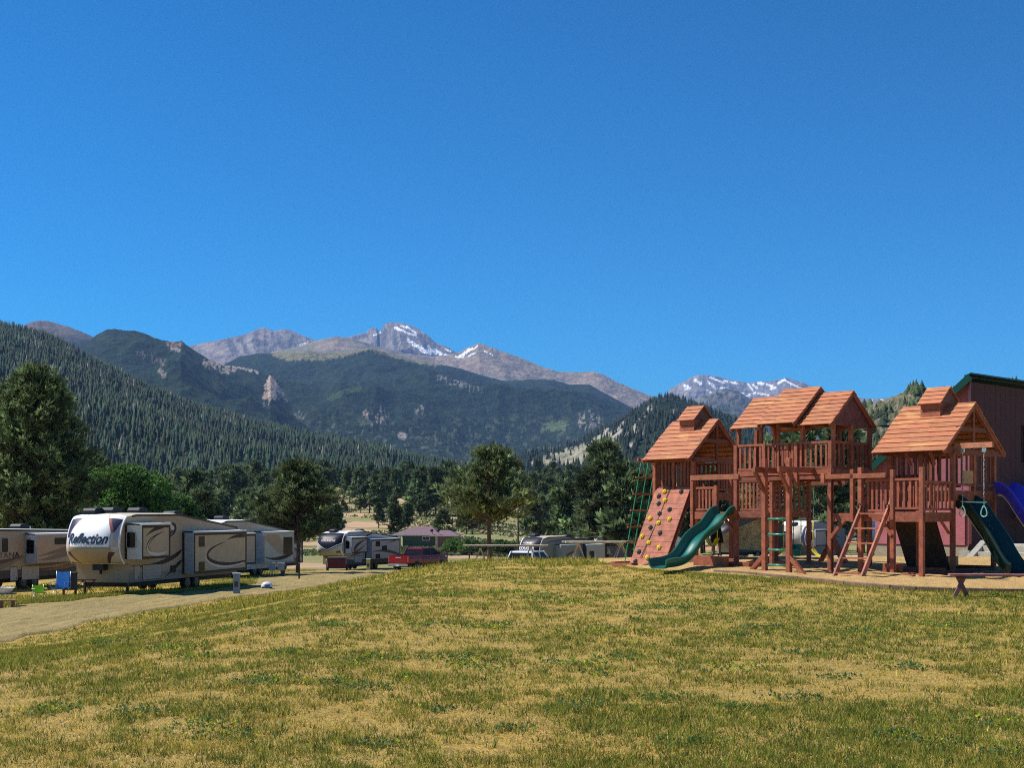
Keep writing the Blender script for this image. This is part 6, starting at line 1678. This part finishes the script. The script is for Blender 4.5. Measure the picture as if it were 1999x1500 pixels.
def lobed(theta, zf_, seed):
    return .56 + .82 * fbm(theta * 1.1 + seed * 3.1, zf_ * 5.0 + seed, 2, seed)

def pine_mesh(name, h, R, z0, n, seed, prof, K=9, tl=.42, tw=.05, base=(.055, .072, .026), inner=.35, gaps=.40, flat=.65):
    """ponderosa crown: tufts gathered at limb ends, lobed outline, gaps between limbs"""
    limbs = int(n / 14)
    zf_ = rng.uniform(0, 1, limbs) ** .85
    th = rng.uniform(0, 2 * math.pi, limbs)
    rad = np.array([prof(q) for q in zf_]) * R * lobed(th, zf_, seed) * rng.uniform(.55, 1.08, limbs)
    keep = fbm(th * 1.6, zf_ * 6, 2, seed + 50) > gaps
    zf_, th, rad = zf_[keep], th[keep], rad[keep]
    cz = z0 + (h - z0) * zf_
    C = np.stack([rad * np.cos(th), rad * np.sin(th), cz], 1)
    cl = np.repeat(C, 14, 0); sz = (.17 + .06 * R / 3)
    off = rng.normal(0, 1, cl.shape) * np.array([sz, sz, sz * flat]) * (.55 + .45 * np.repeat(rng.uniform(.6, 1.4, (len(C), 1)), 14, 0))
    # also fill back along the limb
    back = rng.uniform(0, 1, (len(cl), 1)) ** 2.2 * inner
    P = cl + off; P[:, :2] *= (1 - back)
    P[:, 2] -= back[:, 0] * .4
    out = P.copy(); out[:, 2] = .9; out[:, :2] /= (np.linalg.norm(P[:, :2], axis=1, keepdims=True) + .3); out /= np.linalg.norm(out, axis=1, keepdims=True)
    cc = np.array(base) * np.repeat(rng.uniform(.40, 1.8, (len(C), 1)), 14, 0) * rng.uniform(.6, 1.3, (len(P), 1))
    cc = cc * np.where(rng.uniform(0, 1, (len(P), 1)) < .14, 1.8, 1.0)
    v, f, c = tufts(P, out, K, tl, tw, cc, .42)
    me_o = np_mesh(name, v, f, M_LEAF, col=c)
    me = me_o.data; bpy.data.objects.remove(me_o)
    # trunk and limbs
    b = MB((.16, .09, .06)); r0 = max(.035 * h, .12) * .62
    path = [(0.02 * math.sin(i * 1.3 + seed) * h * .2, .015 * math.cos(i * 1.7 + seed) * h * .2, (h * .93) * i / 7 - (.4 if i == 0 else 0)) for i in range(8)]
    b.tube(path, r0, 9, r1=r0 * .18)
    for i in rng.permutation(len(C))[:max(10, len(C) // 2)]:
        e = C[i]; zz = max(e[2] - rad[i] * .35, z0 * .8); p0 = np.array([0, 0, zz]); mid = (p0 + e) / 2 + np.array([0, 0, -.08 * rad[i]])
        b.tube([p0, mid, e], r0 * .26, 5, r1=r0 * .07, cap=False)
    bo = b.build(name + '_trunk', M_BARK); bm_ = bo.data; bpy.data.objects.remove(bo)
    return me, bm_

def place_tree(kind, meshes, loc, rz, sc, label, group=None, cat='tree', sz=None):
    t = thing(kind, label, cat, loc, rz, group)
    for nm, me in (('crown', meshes[0]), ('trunk', meshes[1])):
        o = bpy.data.objects.new(nm, me); COL.objects.link(o); o.parent = t
    t.scale = (sc, sc, sz or sc)
    return t

def top_at(px, ytop, Y, base=None):
    """tree height needed so its top shows at photo row ytop"""
    x = (px - 999.5) / 2600 * Y; g_ = gz(x, Y) if base is None else base
    return Vector((x, Y, g_)), EYE + (HOR - ytop) / 2600 * Y - g_

# the dark pine at the left edge
Pq, H = top_at(66, 728, 96)
pr_full = lambda q: (math.sin(math.pi * min(1, (q * .86 + .16))) ** .6) * (1 - .35 * q) + .05
A_ = pine_mesh('left_pine', H, 4.4, H * .10, 10500, 3, lambda q: float(np.interp(q, [0, .12, .35, .6, .8, .93, 1], [.85, 1.05, 1.08, .84, .62, .42, .2])), K=9, tl=.46, tw=.045, base=(.105, .140, .058), inner=.8, gaps=.28, flat=.9)
place_tree('pine_tree', A_, Pq, 0.4, 1, 'tall dense dark pine rising at the left behind the trailers')
Pq, H = top_at(582, 908, 99)
B_ = pine_mesh('broad_pine', H, 2.75, H * .35, 4800, 5, lambda q: float(np.interp(q, [0, .1, .35, .6, .82, 1], [.6, .95, 1.1, .9, .62, .2])), K=9, tl=.44, tw=.040, base=(.150, .190, .080), inner=.8, gaps=.40, flat=.65)
place_tree('pine_tree', B_, Pq, 1.0, 1, 'round crowned pine standing among the trailers left of the black nosed one')
Pq, H = top_at(955, 878, 74)
C_ = pine_mesh('open_pine', H, 2.35, H * .44, 3400, 9, lambda q: float(np.interp(q, [0, .08, .28, .5, .72, .88, 1], [.55, .9, 1.08, .86, .62, .42, .20])), K=9, tl=.34, tw=.030, base=(.150, .190, .085), inner=.75, gaps=.40, flat=.6)
place_tree('pine_tree', C_, Pq, 2.0, 1, 'open crowned pine on the rise beside the white pickup')
Pq, H = top_at(1180, 868, 150)
D_ = pine_mesh('dark_pine', H, 3.9, H * .22, 4200, 13, lambda q: 1.0 - .72 * q ** 1.4, K=8, tl=.85, tw=.09, base=(.130, .165, .080), inner=.6, gaps=.33, flat=.7)
place_tree('pine_tree', D_, Pq, .5, 1, 'tall dark pine left of the rope ladder behind the parked campers')

# broad leaved trees behind the long tan trailer
def leafy_mesh(name, lobes, n, seed, base=(.095, .19, .045), ls=.16):
    pos = []; out = []
    w_ = np.array([l[3] for l in lobes]); w_ = w_ ** 2 / (w_ ** 2).sum()
    for (x, y, z, r), k in zip(lobes, (w_ * n).astype(int)):
        d = rvec(k, .25); rr = r * rng.uniform(.75, 1.06, (k, 1)) * (.8 + .4 * fbm(d[:, 0] * 3 + seed, d[:, 2] * 3 + d[:, 1] * 2, 2, seed))[:, None]
        pos.append(np.array([x, y, z]) + d * rr * np.array([1, 1, .85])); out.append(d)
    P = np.concatenate(pos); O = np.concatenate(out)
    cc = np.array(base) * (.5 + 1.0 * fbm(P[:, 0] * 1.4 + seed, P[:, 2] * 1.6 + P[:, 1], 3, seed + 4))[:, None] * rng.uniform(.7, 1.4, (len(P), 1))
    v, f, c = tufts(P, O, 4, ls * 1.6, ls * .45, cc, .9)
    o = np_mesh(name, v, f, M_LEAF2, col=c); me = o.data; bpy.data.objects.remove(o)
    b = MB((.14, .11, .08)); top = max(l[2] for l in lobes)
    b.tube([(0, 0, -.4), (.1, 0, top * .3), (0, .1, top * .7)], .22, 8, r1=.08)
    for x, y, z, r in lobes: b.tube([(0.05, 0, top * .25), (x * .5, y * .5, z * .6), (x, y, z)], .10, 6, r1=.03, cap=False)
    bo = b.build(name + '_trunk', M_BARK); bm_ = bo.data; bpy.data.objects.remove(bo)
    return me, bm_
Pq, H = top_at(235, 905, 112)
lob = [(-2.6, 0, H * .66, 1.9), (-1.2, .3, H * .80, 1.8), (.6, -.3, H * .80, 1.9), (2.2, .2, H * .72, 1.9), (3.2, 0, H * .52, 1.8), (-3.4, 0, H * .45, 1.8), (0, -.8, H * .55, 2.3), (1.8, -.8, H * .42, 1.9), (-1.8, -.9, H * .42, 2.0), (4.0, -.2, H * .34, 1.5), (0, -.5, H * .28, 2.2), (3, -.4, H * .22, 1.6), (-3.2, -.4, H * .22, 1.7)]
place_tree('leafy_tree', leafy_mesh('cottonwood', lob, 14000, 2), Pq, 0, 1, 'wide bright green leafy tree behind the long tan trailer')
Pq, H = top_at(335, 945, 120)
lob = [(-1.2, 0, H * .76, 1.4), (.6, 0, H * .70, 1.5), (2.0, 0, H * .50, 1.4), (-.3, -.6, H * .45, 1.8), (1.5, -.5, H * .28, 1.5), (-1.8, -.4, H * .3, 1.5)]
place_tree('leafy_tree', leafy_mesh('cottonwood_low', lob, 6500, 3), Pq, 0, 1, 'lower green leafy tree beside the wide one, behind the trailer roof')
Pq, H = top_at(413, 958, 150)
lob = [(-.3, 0, H * .7, 1.3), (.5, 0, H * .5, 1.4), (-.8, 0, H * .45, 1.3), (0, -.4, H * .25, 1.5)]
place_tree('leafy_tree', leafy_mesh('dark_round', lob, 4200, 4, base=(.035, .05, .02)), Pq, 0, 1, 'small dark round tree right of the green leafy trees')

# shared crowns for the valley
VAR = [pine_mesh('valley_pine', 10.5, 2.9, 1.6 + k * .5, 760, 20 + k, [lambda q: 1.0 - .75 * q ** 1.3, lambda q: math.sin(math.pi * (q * .8 + .2)) ** .8 + .05, lambda q: .9 - .6 * q + .25 * math.sin(9 * q), lambda q: 1.0 - .8 * q][k], K=6, tl=1.1, tw=.22,
       base=(.105, .140, .062), inner=.7, gaps=.30, flat=.7) for k in range(4)]
VL = [leafy_mesh('valley_bush', [(-1.2, 0, 1.2, 1.4), (1.1, .2, 1.3, 1.4), (0, -.3, 1.9, 1.3), (.2, .4, .9, 1.6)], 1400, 31 + k, base=[(.06, .11, .03), (.09, .16, .035)][k], ls=.3) for k in range(2)]
gapmask = [(640, 700, 330, 520), (700, 880, 210, 430), (955, 1040, 210, 420)]
cnt = 0
def valley(n, p0, p1, y0, y1, label, group, smin, smax, avoid=True, names='pine_tree', bush=False, mindist=.25):
    global cnt
    k = 0; tries = 0
    while k < n and tries < n * 12:
        tries += 1
        px = rng.uniform(p0, p1); Y = rng.uniform(y0, y1); x = (px - 999.5) / 2600 * Y
        if avoid and any(a < px < b and c < Y < d for a, b, c, d in gapmask) and rng.uniform() > .22: continue
        sc = rng.uniform(smin, smax)
        v = VL[int(rng.integers(2))] if bush else VAR[int(rng.integers(4))]
        place_tree(names, v, (x, Y, gz(x, Y) - .3), rng.uniform(0, 6.28), sc, label, group, 'bush' if bush else 'tree', sc * rng.uniform(.9, 1.15))
        k += 1
valley(150, 340, 1240, 430, 900, 'dark ponderosa pine in the wood across the valley floor', 'pines across the valley floor', 1.0, 1.5)
valley(44, 330, 660, 250, 430, 'dark pine standing behind the trailers on the left slope', 'pines on the left slope', .75, 1.0)
valley(26, 640, 1040, 260, 460, 'single dark pine dotted over the grassy slope above the green house', 'pines dotted over the grassy slope', .65, .95)
valley(30, 1040, 1300, 200, 420, 'dark pine in the close stand behind the parked campers', 'pines behind the parked campers', .8, 1.15, False)
valley(26, 1330, 1760, 150, 260, 'pine in the stand seen through the playset', 'pines seen through the playset', .85, 1.15, False)
valley(10, -60, 420, 150, 260, 'dark pine behind the leafy trees on the left', 'pines behind the leafy trees', .9, 1.2, False)
valley(14, 880, 1010, 195, 240, 'green bush on the bank behind the white pickup', 'bushes on the bank', .45, .75, False, 'bush', True)
valley(8, 1060, 1240, 160, 220, 'bright green bush beside the parked campers', 'bushes beside the parked campers', .9, 1.7, False, 'bush', True)
valley(6, -20, 180, 100, 130, 'bright green bush behind the trailer at the left edge', 'bushes behind the left trailers', .8, 1.2, False, 'bush', True)
for px, Y, s_, lb_ in ((1560, 150, 1.35, 'tall pine seen just under the middle tower roof'), (1640, 160, 1.4, 'tall pine seen through the open middle tower at its right'), (1500, 170, 1.3, 'tall pine seen left of the middle tower roof posts'),
                   (1600, 130, .95, 'dark pine hanging over the cream fifth wheel'), (1105, 165, .95, 'rounded pine directly behind the brown black nosed trailer'), (1045, 240, 1.0, 'slim pine right of the utility pole'), (1225, 140, 1.05, 'pine seen through the rope ladder'), (1265, 170, 1.1, 'pine rising behind the left tower')):
    x = (px - 999.5) / 2600 * Y
    place_tree('pine_tree', VAR[int(rng.integers(4))], (x, Y, gz(x, Y) - .2), rng.uniform(0, 6), s_, lb_)

# ---------------------------------------------------------------- grass and weeds
def blades(X, Y, H, W_, cols, lean=.35, z=None):
    n = len(X); a = rng.uniform(0, 6.28, n); Z = ground(X, Y) if z is None else z
    sx, sy = np.cos(a) * W_ / 2, np.sin(a) * W_ / 2
    lx, ly = rng.normal(0, lean, n) * H, rng.normal(0, lean, n) * H
    v = np.stack([np.stack([X - sx, Y - sy, Z - .01], 1), np.stack([X + sx, Y + sy, Z - .01], 1), np.stack([X + lx, Y + ly, Z + H], 1)], 1).reshape(-1, 3)
    return v, np.arange(n * 3).reshape(-1, 3), cols

def in_road(X, Y):
    return (X < np.interp(Y, yr, xn) - .1) & (X > np.interp(Y, yr, xf) + .2) & (Y > 14)
def in_sand(X, Y):
    px = X / np.maximum(Y, 1) * 2600 + 999.5
    return (px > 1100) & (Y > np.interp(px, pxs, nearY) + .05) & (Y < np.interp(px, pxs, farY))
def greenness(X, Y):
    g_ = fbm(X * 1.3, Y * 1.1, 4, 301) * .45 + fbm(X * .3, Y * .3, 3, 305) * .38 + .135
    # the slope by the road and the strip below the playset are greener, the middle is barer
    px = X / np.maximum(Y, 1) * 2600 + 999.5
    g_ = g_ + .09 * sstep(500, 150, px) * sstep(12, 17, Y) - .03 * sstep(600, 1000, px) * sstep(1500, 1000, px) + .07 * sstep(1250, 1500, px) * sstep(20, 24, Y) - .05 * (Y < 12.5) * sstep(900, 600, px) + .02 * sstep(1500, 1900, px) * (Y < 13)
    return g_
DRY = np.array([(.52, .41, .08), (.42, .34, .06), (.62, .50, .12), (.32, .27, .05)]); GRN = np.array([(.18, .23, .03), (.27, .29, .04), (.11, .16, .03), (.34, .34, .04)])
def lawn(n, y0, y1, hmul, wmul, seed_pow=1.0):
    Y = y0 * (y1 / y0) ** rng.uniform(0, 1, n)
    X = rng.uniform(-.5, .5, n) * (Y + 1)
    k = ~in_road(X, Y) & ~in_sand(X, Y)
    X, Y = X[k], Y[k]
    g_ = greenness(X, Y); cl = fbm(X * 4.5, Y * 4.5, 2, 311)
    pk = sstep(.36, .62, g_) * .6 + .14
    pk = pk * sstep(.28, .58, cl + (g_ - .45) * .5)
    k = rng.uniform(0, 1, len(X)) < pk
    X, Y, g_, cl = X[k], Y[k], g_[k], cl[k]
    m_ = len(X)
    isg = rng.uniform(0, 1, m_) < sstep(.36, .62, g_ + rng.normal(0, .05, m_)) * .62 + .26
    c = np.where(isg[:, None], GRN[rng.integers(0, 4, m_)], DRY[rng.integers(0, 4, m_)]) * rng.uniform(.7, 1.3, (m_, 1))
    far = (Y / 10) ** .55
    H = rng.uniform(.018, .048, m_) * (.7 + .9 * sstep(.45, .62, g_)) * hmul * (1 + .25 * (far - 1)); H = np.where(rng.uniform(0, 1, m_) < .03, H * 1.8, H)
    W_ = rng.uniform(.005, .010, m_) * wmul * far
    return blades(X, Y, H, W_, c, .45)
v, f, c = lawn(400000, 7.6, 62, .75, 1.2)
def clumps(nc, y0, y1, per):
    Y = y0 * (y1 / y0) ** rng.uniform(0, 1, nc); X = rng.uniform(-.5, .5, nc) * (Y + 1)
    g_ = greenness(X, Y); cl = fbm(X * 2.6, Y * 2.2, 3, 317)
    k = ~in_road(X, Y) & ~in_sand(X, Y) & (rng.uniform(0, 1, nc) < sstep(.36, .62, g_ * .5 + cl * .5) * .9 + .05)
    X, Y, g_ = X[k], Y[k], g_[k]; m_ = len(X)
    far = (Y / 10) ** .5
    isg = rng.uniform(0, 1, m_) < sstep(.34, .60, g_) * .65 + .25
    c0 = np.where(isg[:, None], GRN[rng.integers(0, 4, m_)] * .85, DRY[rng.integers(0, 4, m_)]) * rng.uniform(.55, 1.25, (m_, 1))
    h0 = rng.uniform(.028, .064, m_) * np.where(rng.uniform(0, 1, m_) < .08, 1.7, 1); r0 = rng.uniform(.012, .045, m_) * far
    Xb = np.repeat(X, per) + rng.normal(0, 1, m_ * per) * np.repeat(r0, per); Yb = np.repeat(Y, per) + rng.normal(0, 1, m_ * per) * np.repeat(r0, per)
    fb = np.repeat(far, per)
    return blades(Xb, Yb, np.repeat(h0, per) * rng.uniform(.5, 1.15, m_ * per) * (1 + .2 * (fb - 1)), rng.uniform(.006, .012, m_ * per) * fb, np.repeat(c0, per, 0) * rng.uniform(.75, 1.3, (m_ * per, 1)), .5)
v2, f2, c2 = clumps(76000, 7.6, 60, 10)
v = np.concatenate([v, v2]); f = np.concatenate([f, f2 + len(v) - len(v2)]); c = np.concatenate([c, c2])
tag(np_mesh('grass', v, f, M_LEAF2, col=c), 'short patchy grass, part green and part straw dry, over the mound', 'grass', kind='stuff')
# flat thatch: tiny straws lying on the soil
n = 155000; Y = 7.6 * (40 / 7.6) ** rng.uniform(0, 1, n); X = rng.uniform(-.5, .5, n) * (Y + 1); k = ~in_road(X, Y) & ~in_sand(X, Y); X, Y = X[k], Y[k]; n = len(X)
a = rng.uniform(0, 6.28, n); L_ = rng.uniform(.02, .07, n) * (Y / 10) ** .4; Z = ground(X, Y) + .006; w_ = .0035 * (Y / 10) ** .6
dx, dy = np.cos(a), np.sin(a)
v = np.stack([np.stack([X - dy * w_, Y + dx * w_, Z], 1), np.stack([X + dy * w_, Y - dx * w_, Z], 1), np.stack([X + dx * L_, Y + dy * L_, Z + rng.uniform(0, .02, n)], 1)], 1).reshape(-1, 3)
tag(np_mesh('straw_litter', v, np.arange(n * 3).reshape(-1, 3), M_LEAF2, col=(np.array((.44, .32, .12)) * rng.uniform(.25, 1.25, (n, 1)))), 'loose dry straw lying on the soil between grass tufts', 'straw', kind='stuff')
# clods and pebbles
n = 26000; Y = 7.6 * (30 / 7.6) ** rng.uniform(0, 1, n); X = rng.uniform(-.5, .5, n) * (Y + 1); k = ~in_sand(X, Y) & (fbm(X * 1.2, Y * 1.2, 3, 330) > .42); X, Y = X[k], Y[k]; n = len(X)
r_ = rng.uniform(.004, .014, n) * (Y / 9) ** .3; oc = np.array([(1, 0, 0), (-.5, .87, 0), (-.5, -.87, 0), (0, 0, .8)]); R_ = rng.uniform(.6, 1.4, (n, 4, 1))
v = (np.stack([X, Y, ground(X, Y)], 1)[:, None, :] + oc[None] * R_ * r_[:, None, None]).reshape(-1, 3); f = (np.array([(0, 1, 3), (1, 2, 3), (2, 0, 3)])[None] + np.arange(n)[:, None, None] * 4).reshape(-1, 3)
tag(np_mesh('pebbles', v, f, M_CONC, col=np.repeat(np.array((.34, .25, .13)) * rng.uniform(.5, 1.6, (n, 1)), 3, 0)), 'small clods and pebbles scattered on the bare soil', 'pebbles', kind='stuff')
# low weed patches: blue green mats, lime flowers
wv = []; wf = []; wc = []; base_i = 0
spots = [(430, 1440, 1.0), (500, 1340, .5), (540, 1330, .6), (650, 1340, .6), (700, 1350, .5), (880, 1290, .6), (905, 1300, .5), (930, 1310, .5), (1290, 1190, .8), (1400, 1180, .9), (1010, 1160, .8), (1050, 1170, .7), (640, 1225, .6), (350, 1268, .6), (460, 1228, .6),
         (220, 1258, .5), (130, 1390, .6), (1120, 1300, .8), (1440, 1310, .8), (1180, 1235, .6), (1680, 1235, .8), (1850, 1225, .6), (1770, 1310, .5), (1560, 1280, .5), (1490, 1230, .5), (1290, 1370, .4), (1130, 1385, .5), (280, 1395, .5), (70, 1400, .5), (960, 1230, .6), (740, 1290, .4),
         (1340, 1460, .5), (1820, 1460, .6), (1940, 1420, .6), (1000, 1430, .4), (830, 1225, .6), (880, 1165, .6), (1230, 1290, .5), (1985, 1150, .7), (1960, 1165, .4), (1560, 1370, .5), (1640, 1330, .4)]
for _ in range(26): spots.append((rng.uniform(0, 1999), 1130 + 350 * rng.uniform(0, 1) ** 1.2, rng.uniform(.2, .5)))
for px, py, s_ in spots:
    p = hit(px, py, 5); 
    if in_road(np.array([p.x]), np.array([p.y]))[0] or in_sand(np.array([p.x]), np.array([p.y]))[0]: continue
    n = int(120 * s_); R1 = .30 * s_ * (p.y / 12) ** .5
    rr_ = rng.normal(0, 1, (n, 2)) * np.array([R1, R1 * .7]); X = p.x + rr_[:, 0]; Y = p.y + rr_[:, 1]
    P = np.stack([X, Y, ground(X, Y) + rng.uniform(.005, .05, n)], 1)
    lime = rng.uniform() < .5
    cc = np.where(rng.uniform(0, 1, (n, 1)) < (.28 if lime else .05), np.array((.48, .52, .03)), np.array((.16, .23, .07)) if rng.uniform() < .6 else np.array((.18, .27, .06))) * rng.uniform(.7, 1.3, (n, 1))
    v, f, c = tufts(P, np.tile([0, 0, .8], (n, 1)), 4, .030 * (p.y / 10) ** .5, .007 * (p.y / 10) ** .5, cc, .9)
    wv.append(v); wf.append(f + base_i); wc.append(c); base_i += len(v)
tag(np_mesh('weeds', np.concatenate(wv), np.concatenate(wf), M_LEAF2, col=np.concatenate(wc)), 'low blue green and lime weeds matted in patches on the lawn', 'weeds', kind='stuff')
# rougher grass along the road verge and by the trailers
n = 150000; Y = rng.uniform(40, 125, n); X = rng.uniform(-27, 3, n); vg = rng.uniform(0, 1, n) < .35; Y = np.where(vg, rng.uniform(54, 76, n), Y); X = np.where(vg, np.interp(Y, yr, xf) + rng.normal(-.3, .7, n), X); k = ~in_road(X, Y) & ((fbm(X * .6, Y * .3, 3, 350) > .45) | vg); X, Y = X[k], Y[k]; n = len(X)
c = np.where((rng.uniform(0, 1, n) < .6)[:, None], GRN[rng.integers(0, 4, n)], DRY[rng.integers(0, 4, n)]) * rng.uniform(.7, 1.3, (n, 1))
v, f, c = blades(X, Y, rng.uniform(.06, .22, n), rng.uniform(.03, .05, n), c)
tag(np_mesh('grass', v, f, M_LEAF2, col=c), 'rough green and straw grass around the trailers and road verge', 'grass', kind='stuff')
# meadow scrub across the valley
n = 26000; Y = rng.uniform(190, 620, n); X = (rng.uniform(350, 1350, n) - 999.5) / 2600 * Y; k = fbm(X * .06, Y * .03, 3, 360) > .45; X, Y = X[k], Y[k]; n = len(X)
P = np.stack([X, Y, ground(X, Y)], 1); v, f, c = tufts(P, np.tile([0, 0, 1.0], (n, 1)), 3, .55, .3, np.array((.12, .15, .06)) * rng.uniform(.5, 1.5, (n, 1)), .8)
tag(np_mesh('undergrowth', v, f, M_LEAF2, col=c), 'low sage scrub dotted over the slope across the valley', 'scrub', kind='stuff')
# ragged grass over the timber border and the sand rim
n = 16000; px = rng.uniform(1085, 2090, n); d_ = np.abs(rng.normal(0, .28, n)); Y = np.interp(px, pxs, nearY) - d_ + .10; X = (px - 999.5) / 2600 * Y
c = np.where((rng.uniform(0, 1, n) < .6)[:, None], GRN[rng.integers(0, 4, n)], DRY[rng.integers(0, 4, n)]) * rng.uniform(.7, 1.3, (n, 1))
v, f, c = blades(X, Y, rng.uniform(.03, .09, n), rng.uniform(.012, .02, n), c)
tag(np_mesh('grass', v, f, M_LEAF2, col=c), 'ragged grass fringe along the sandpit timbers', 'grass', kind='stuff')
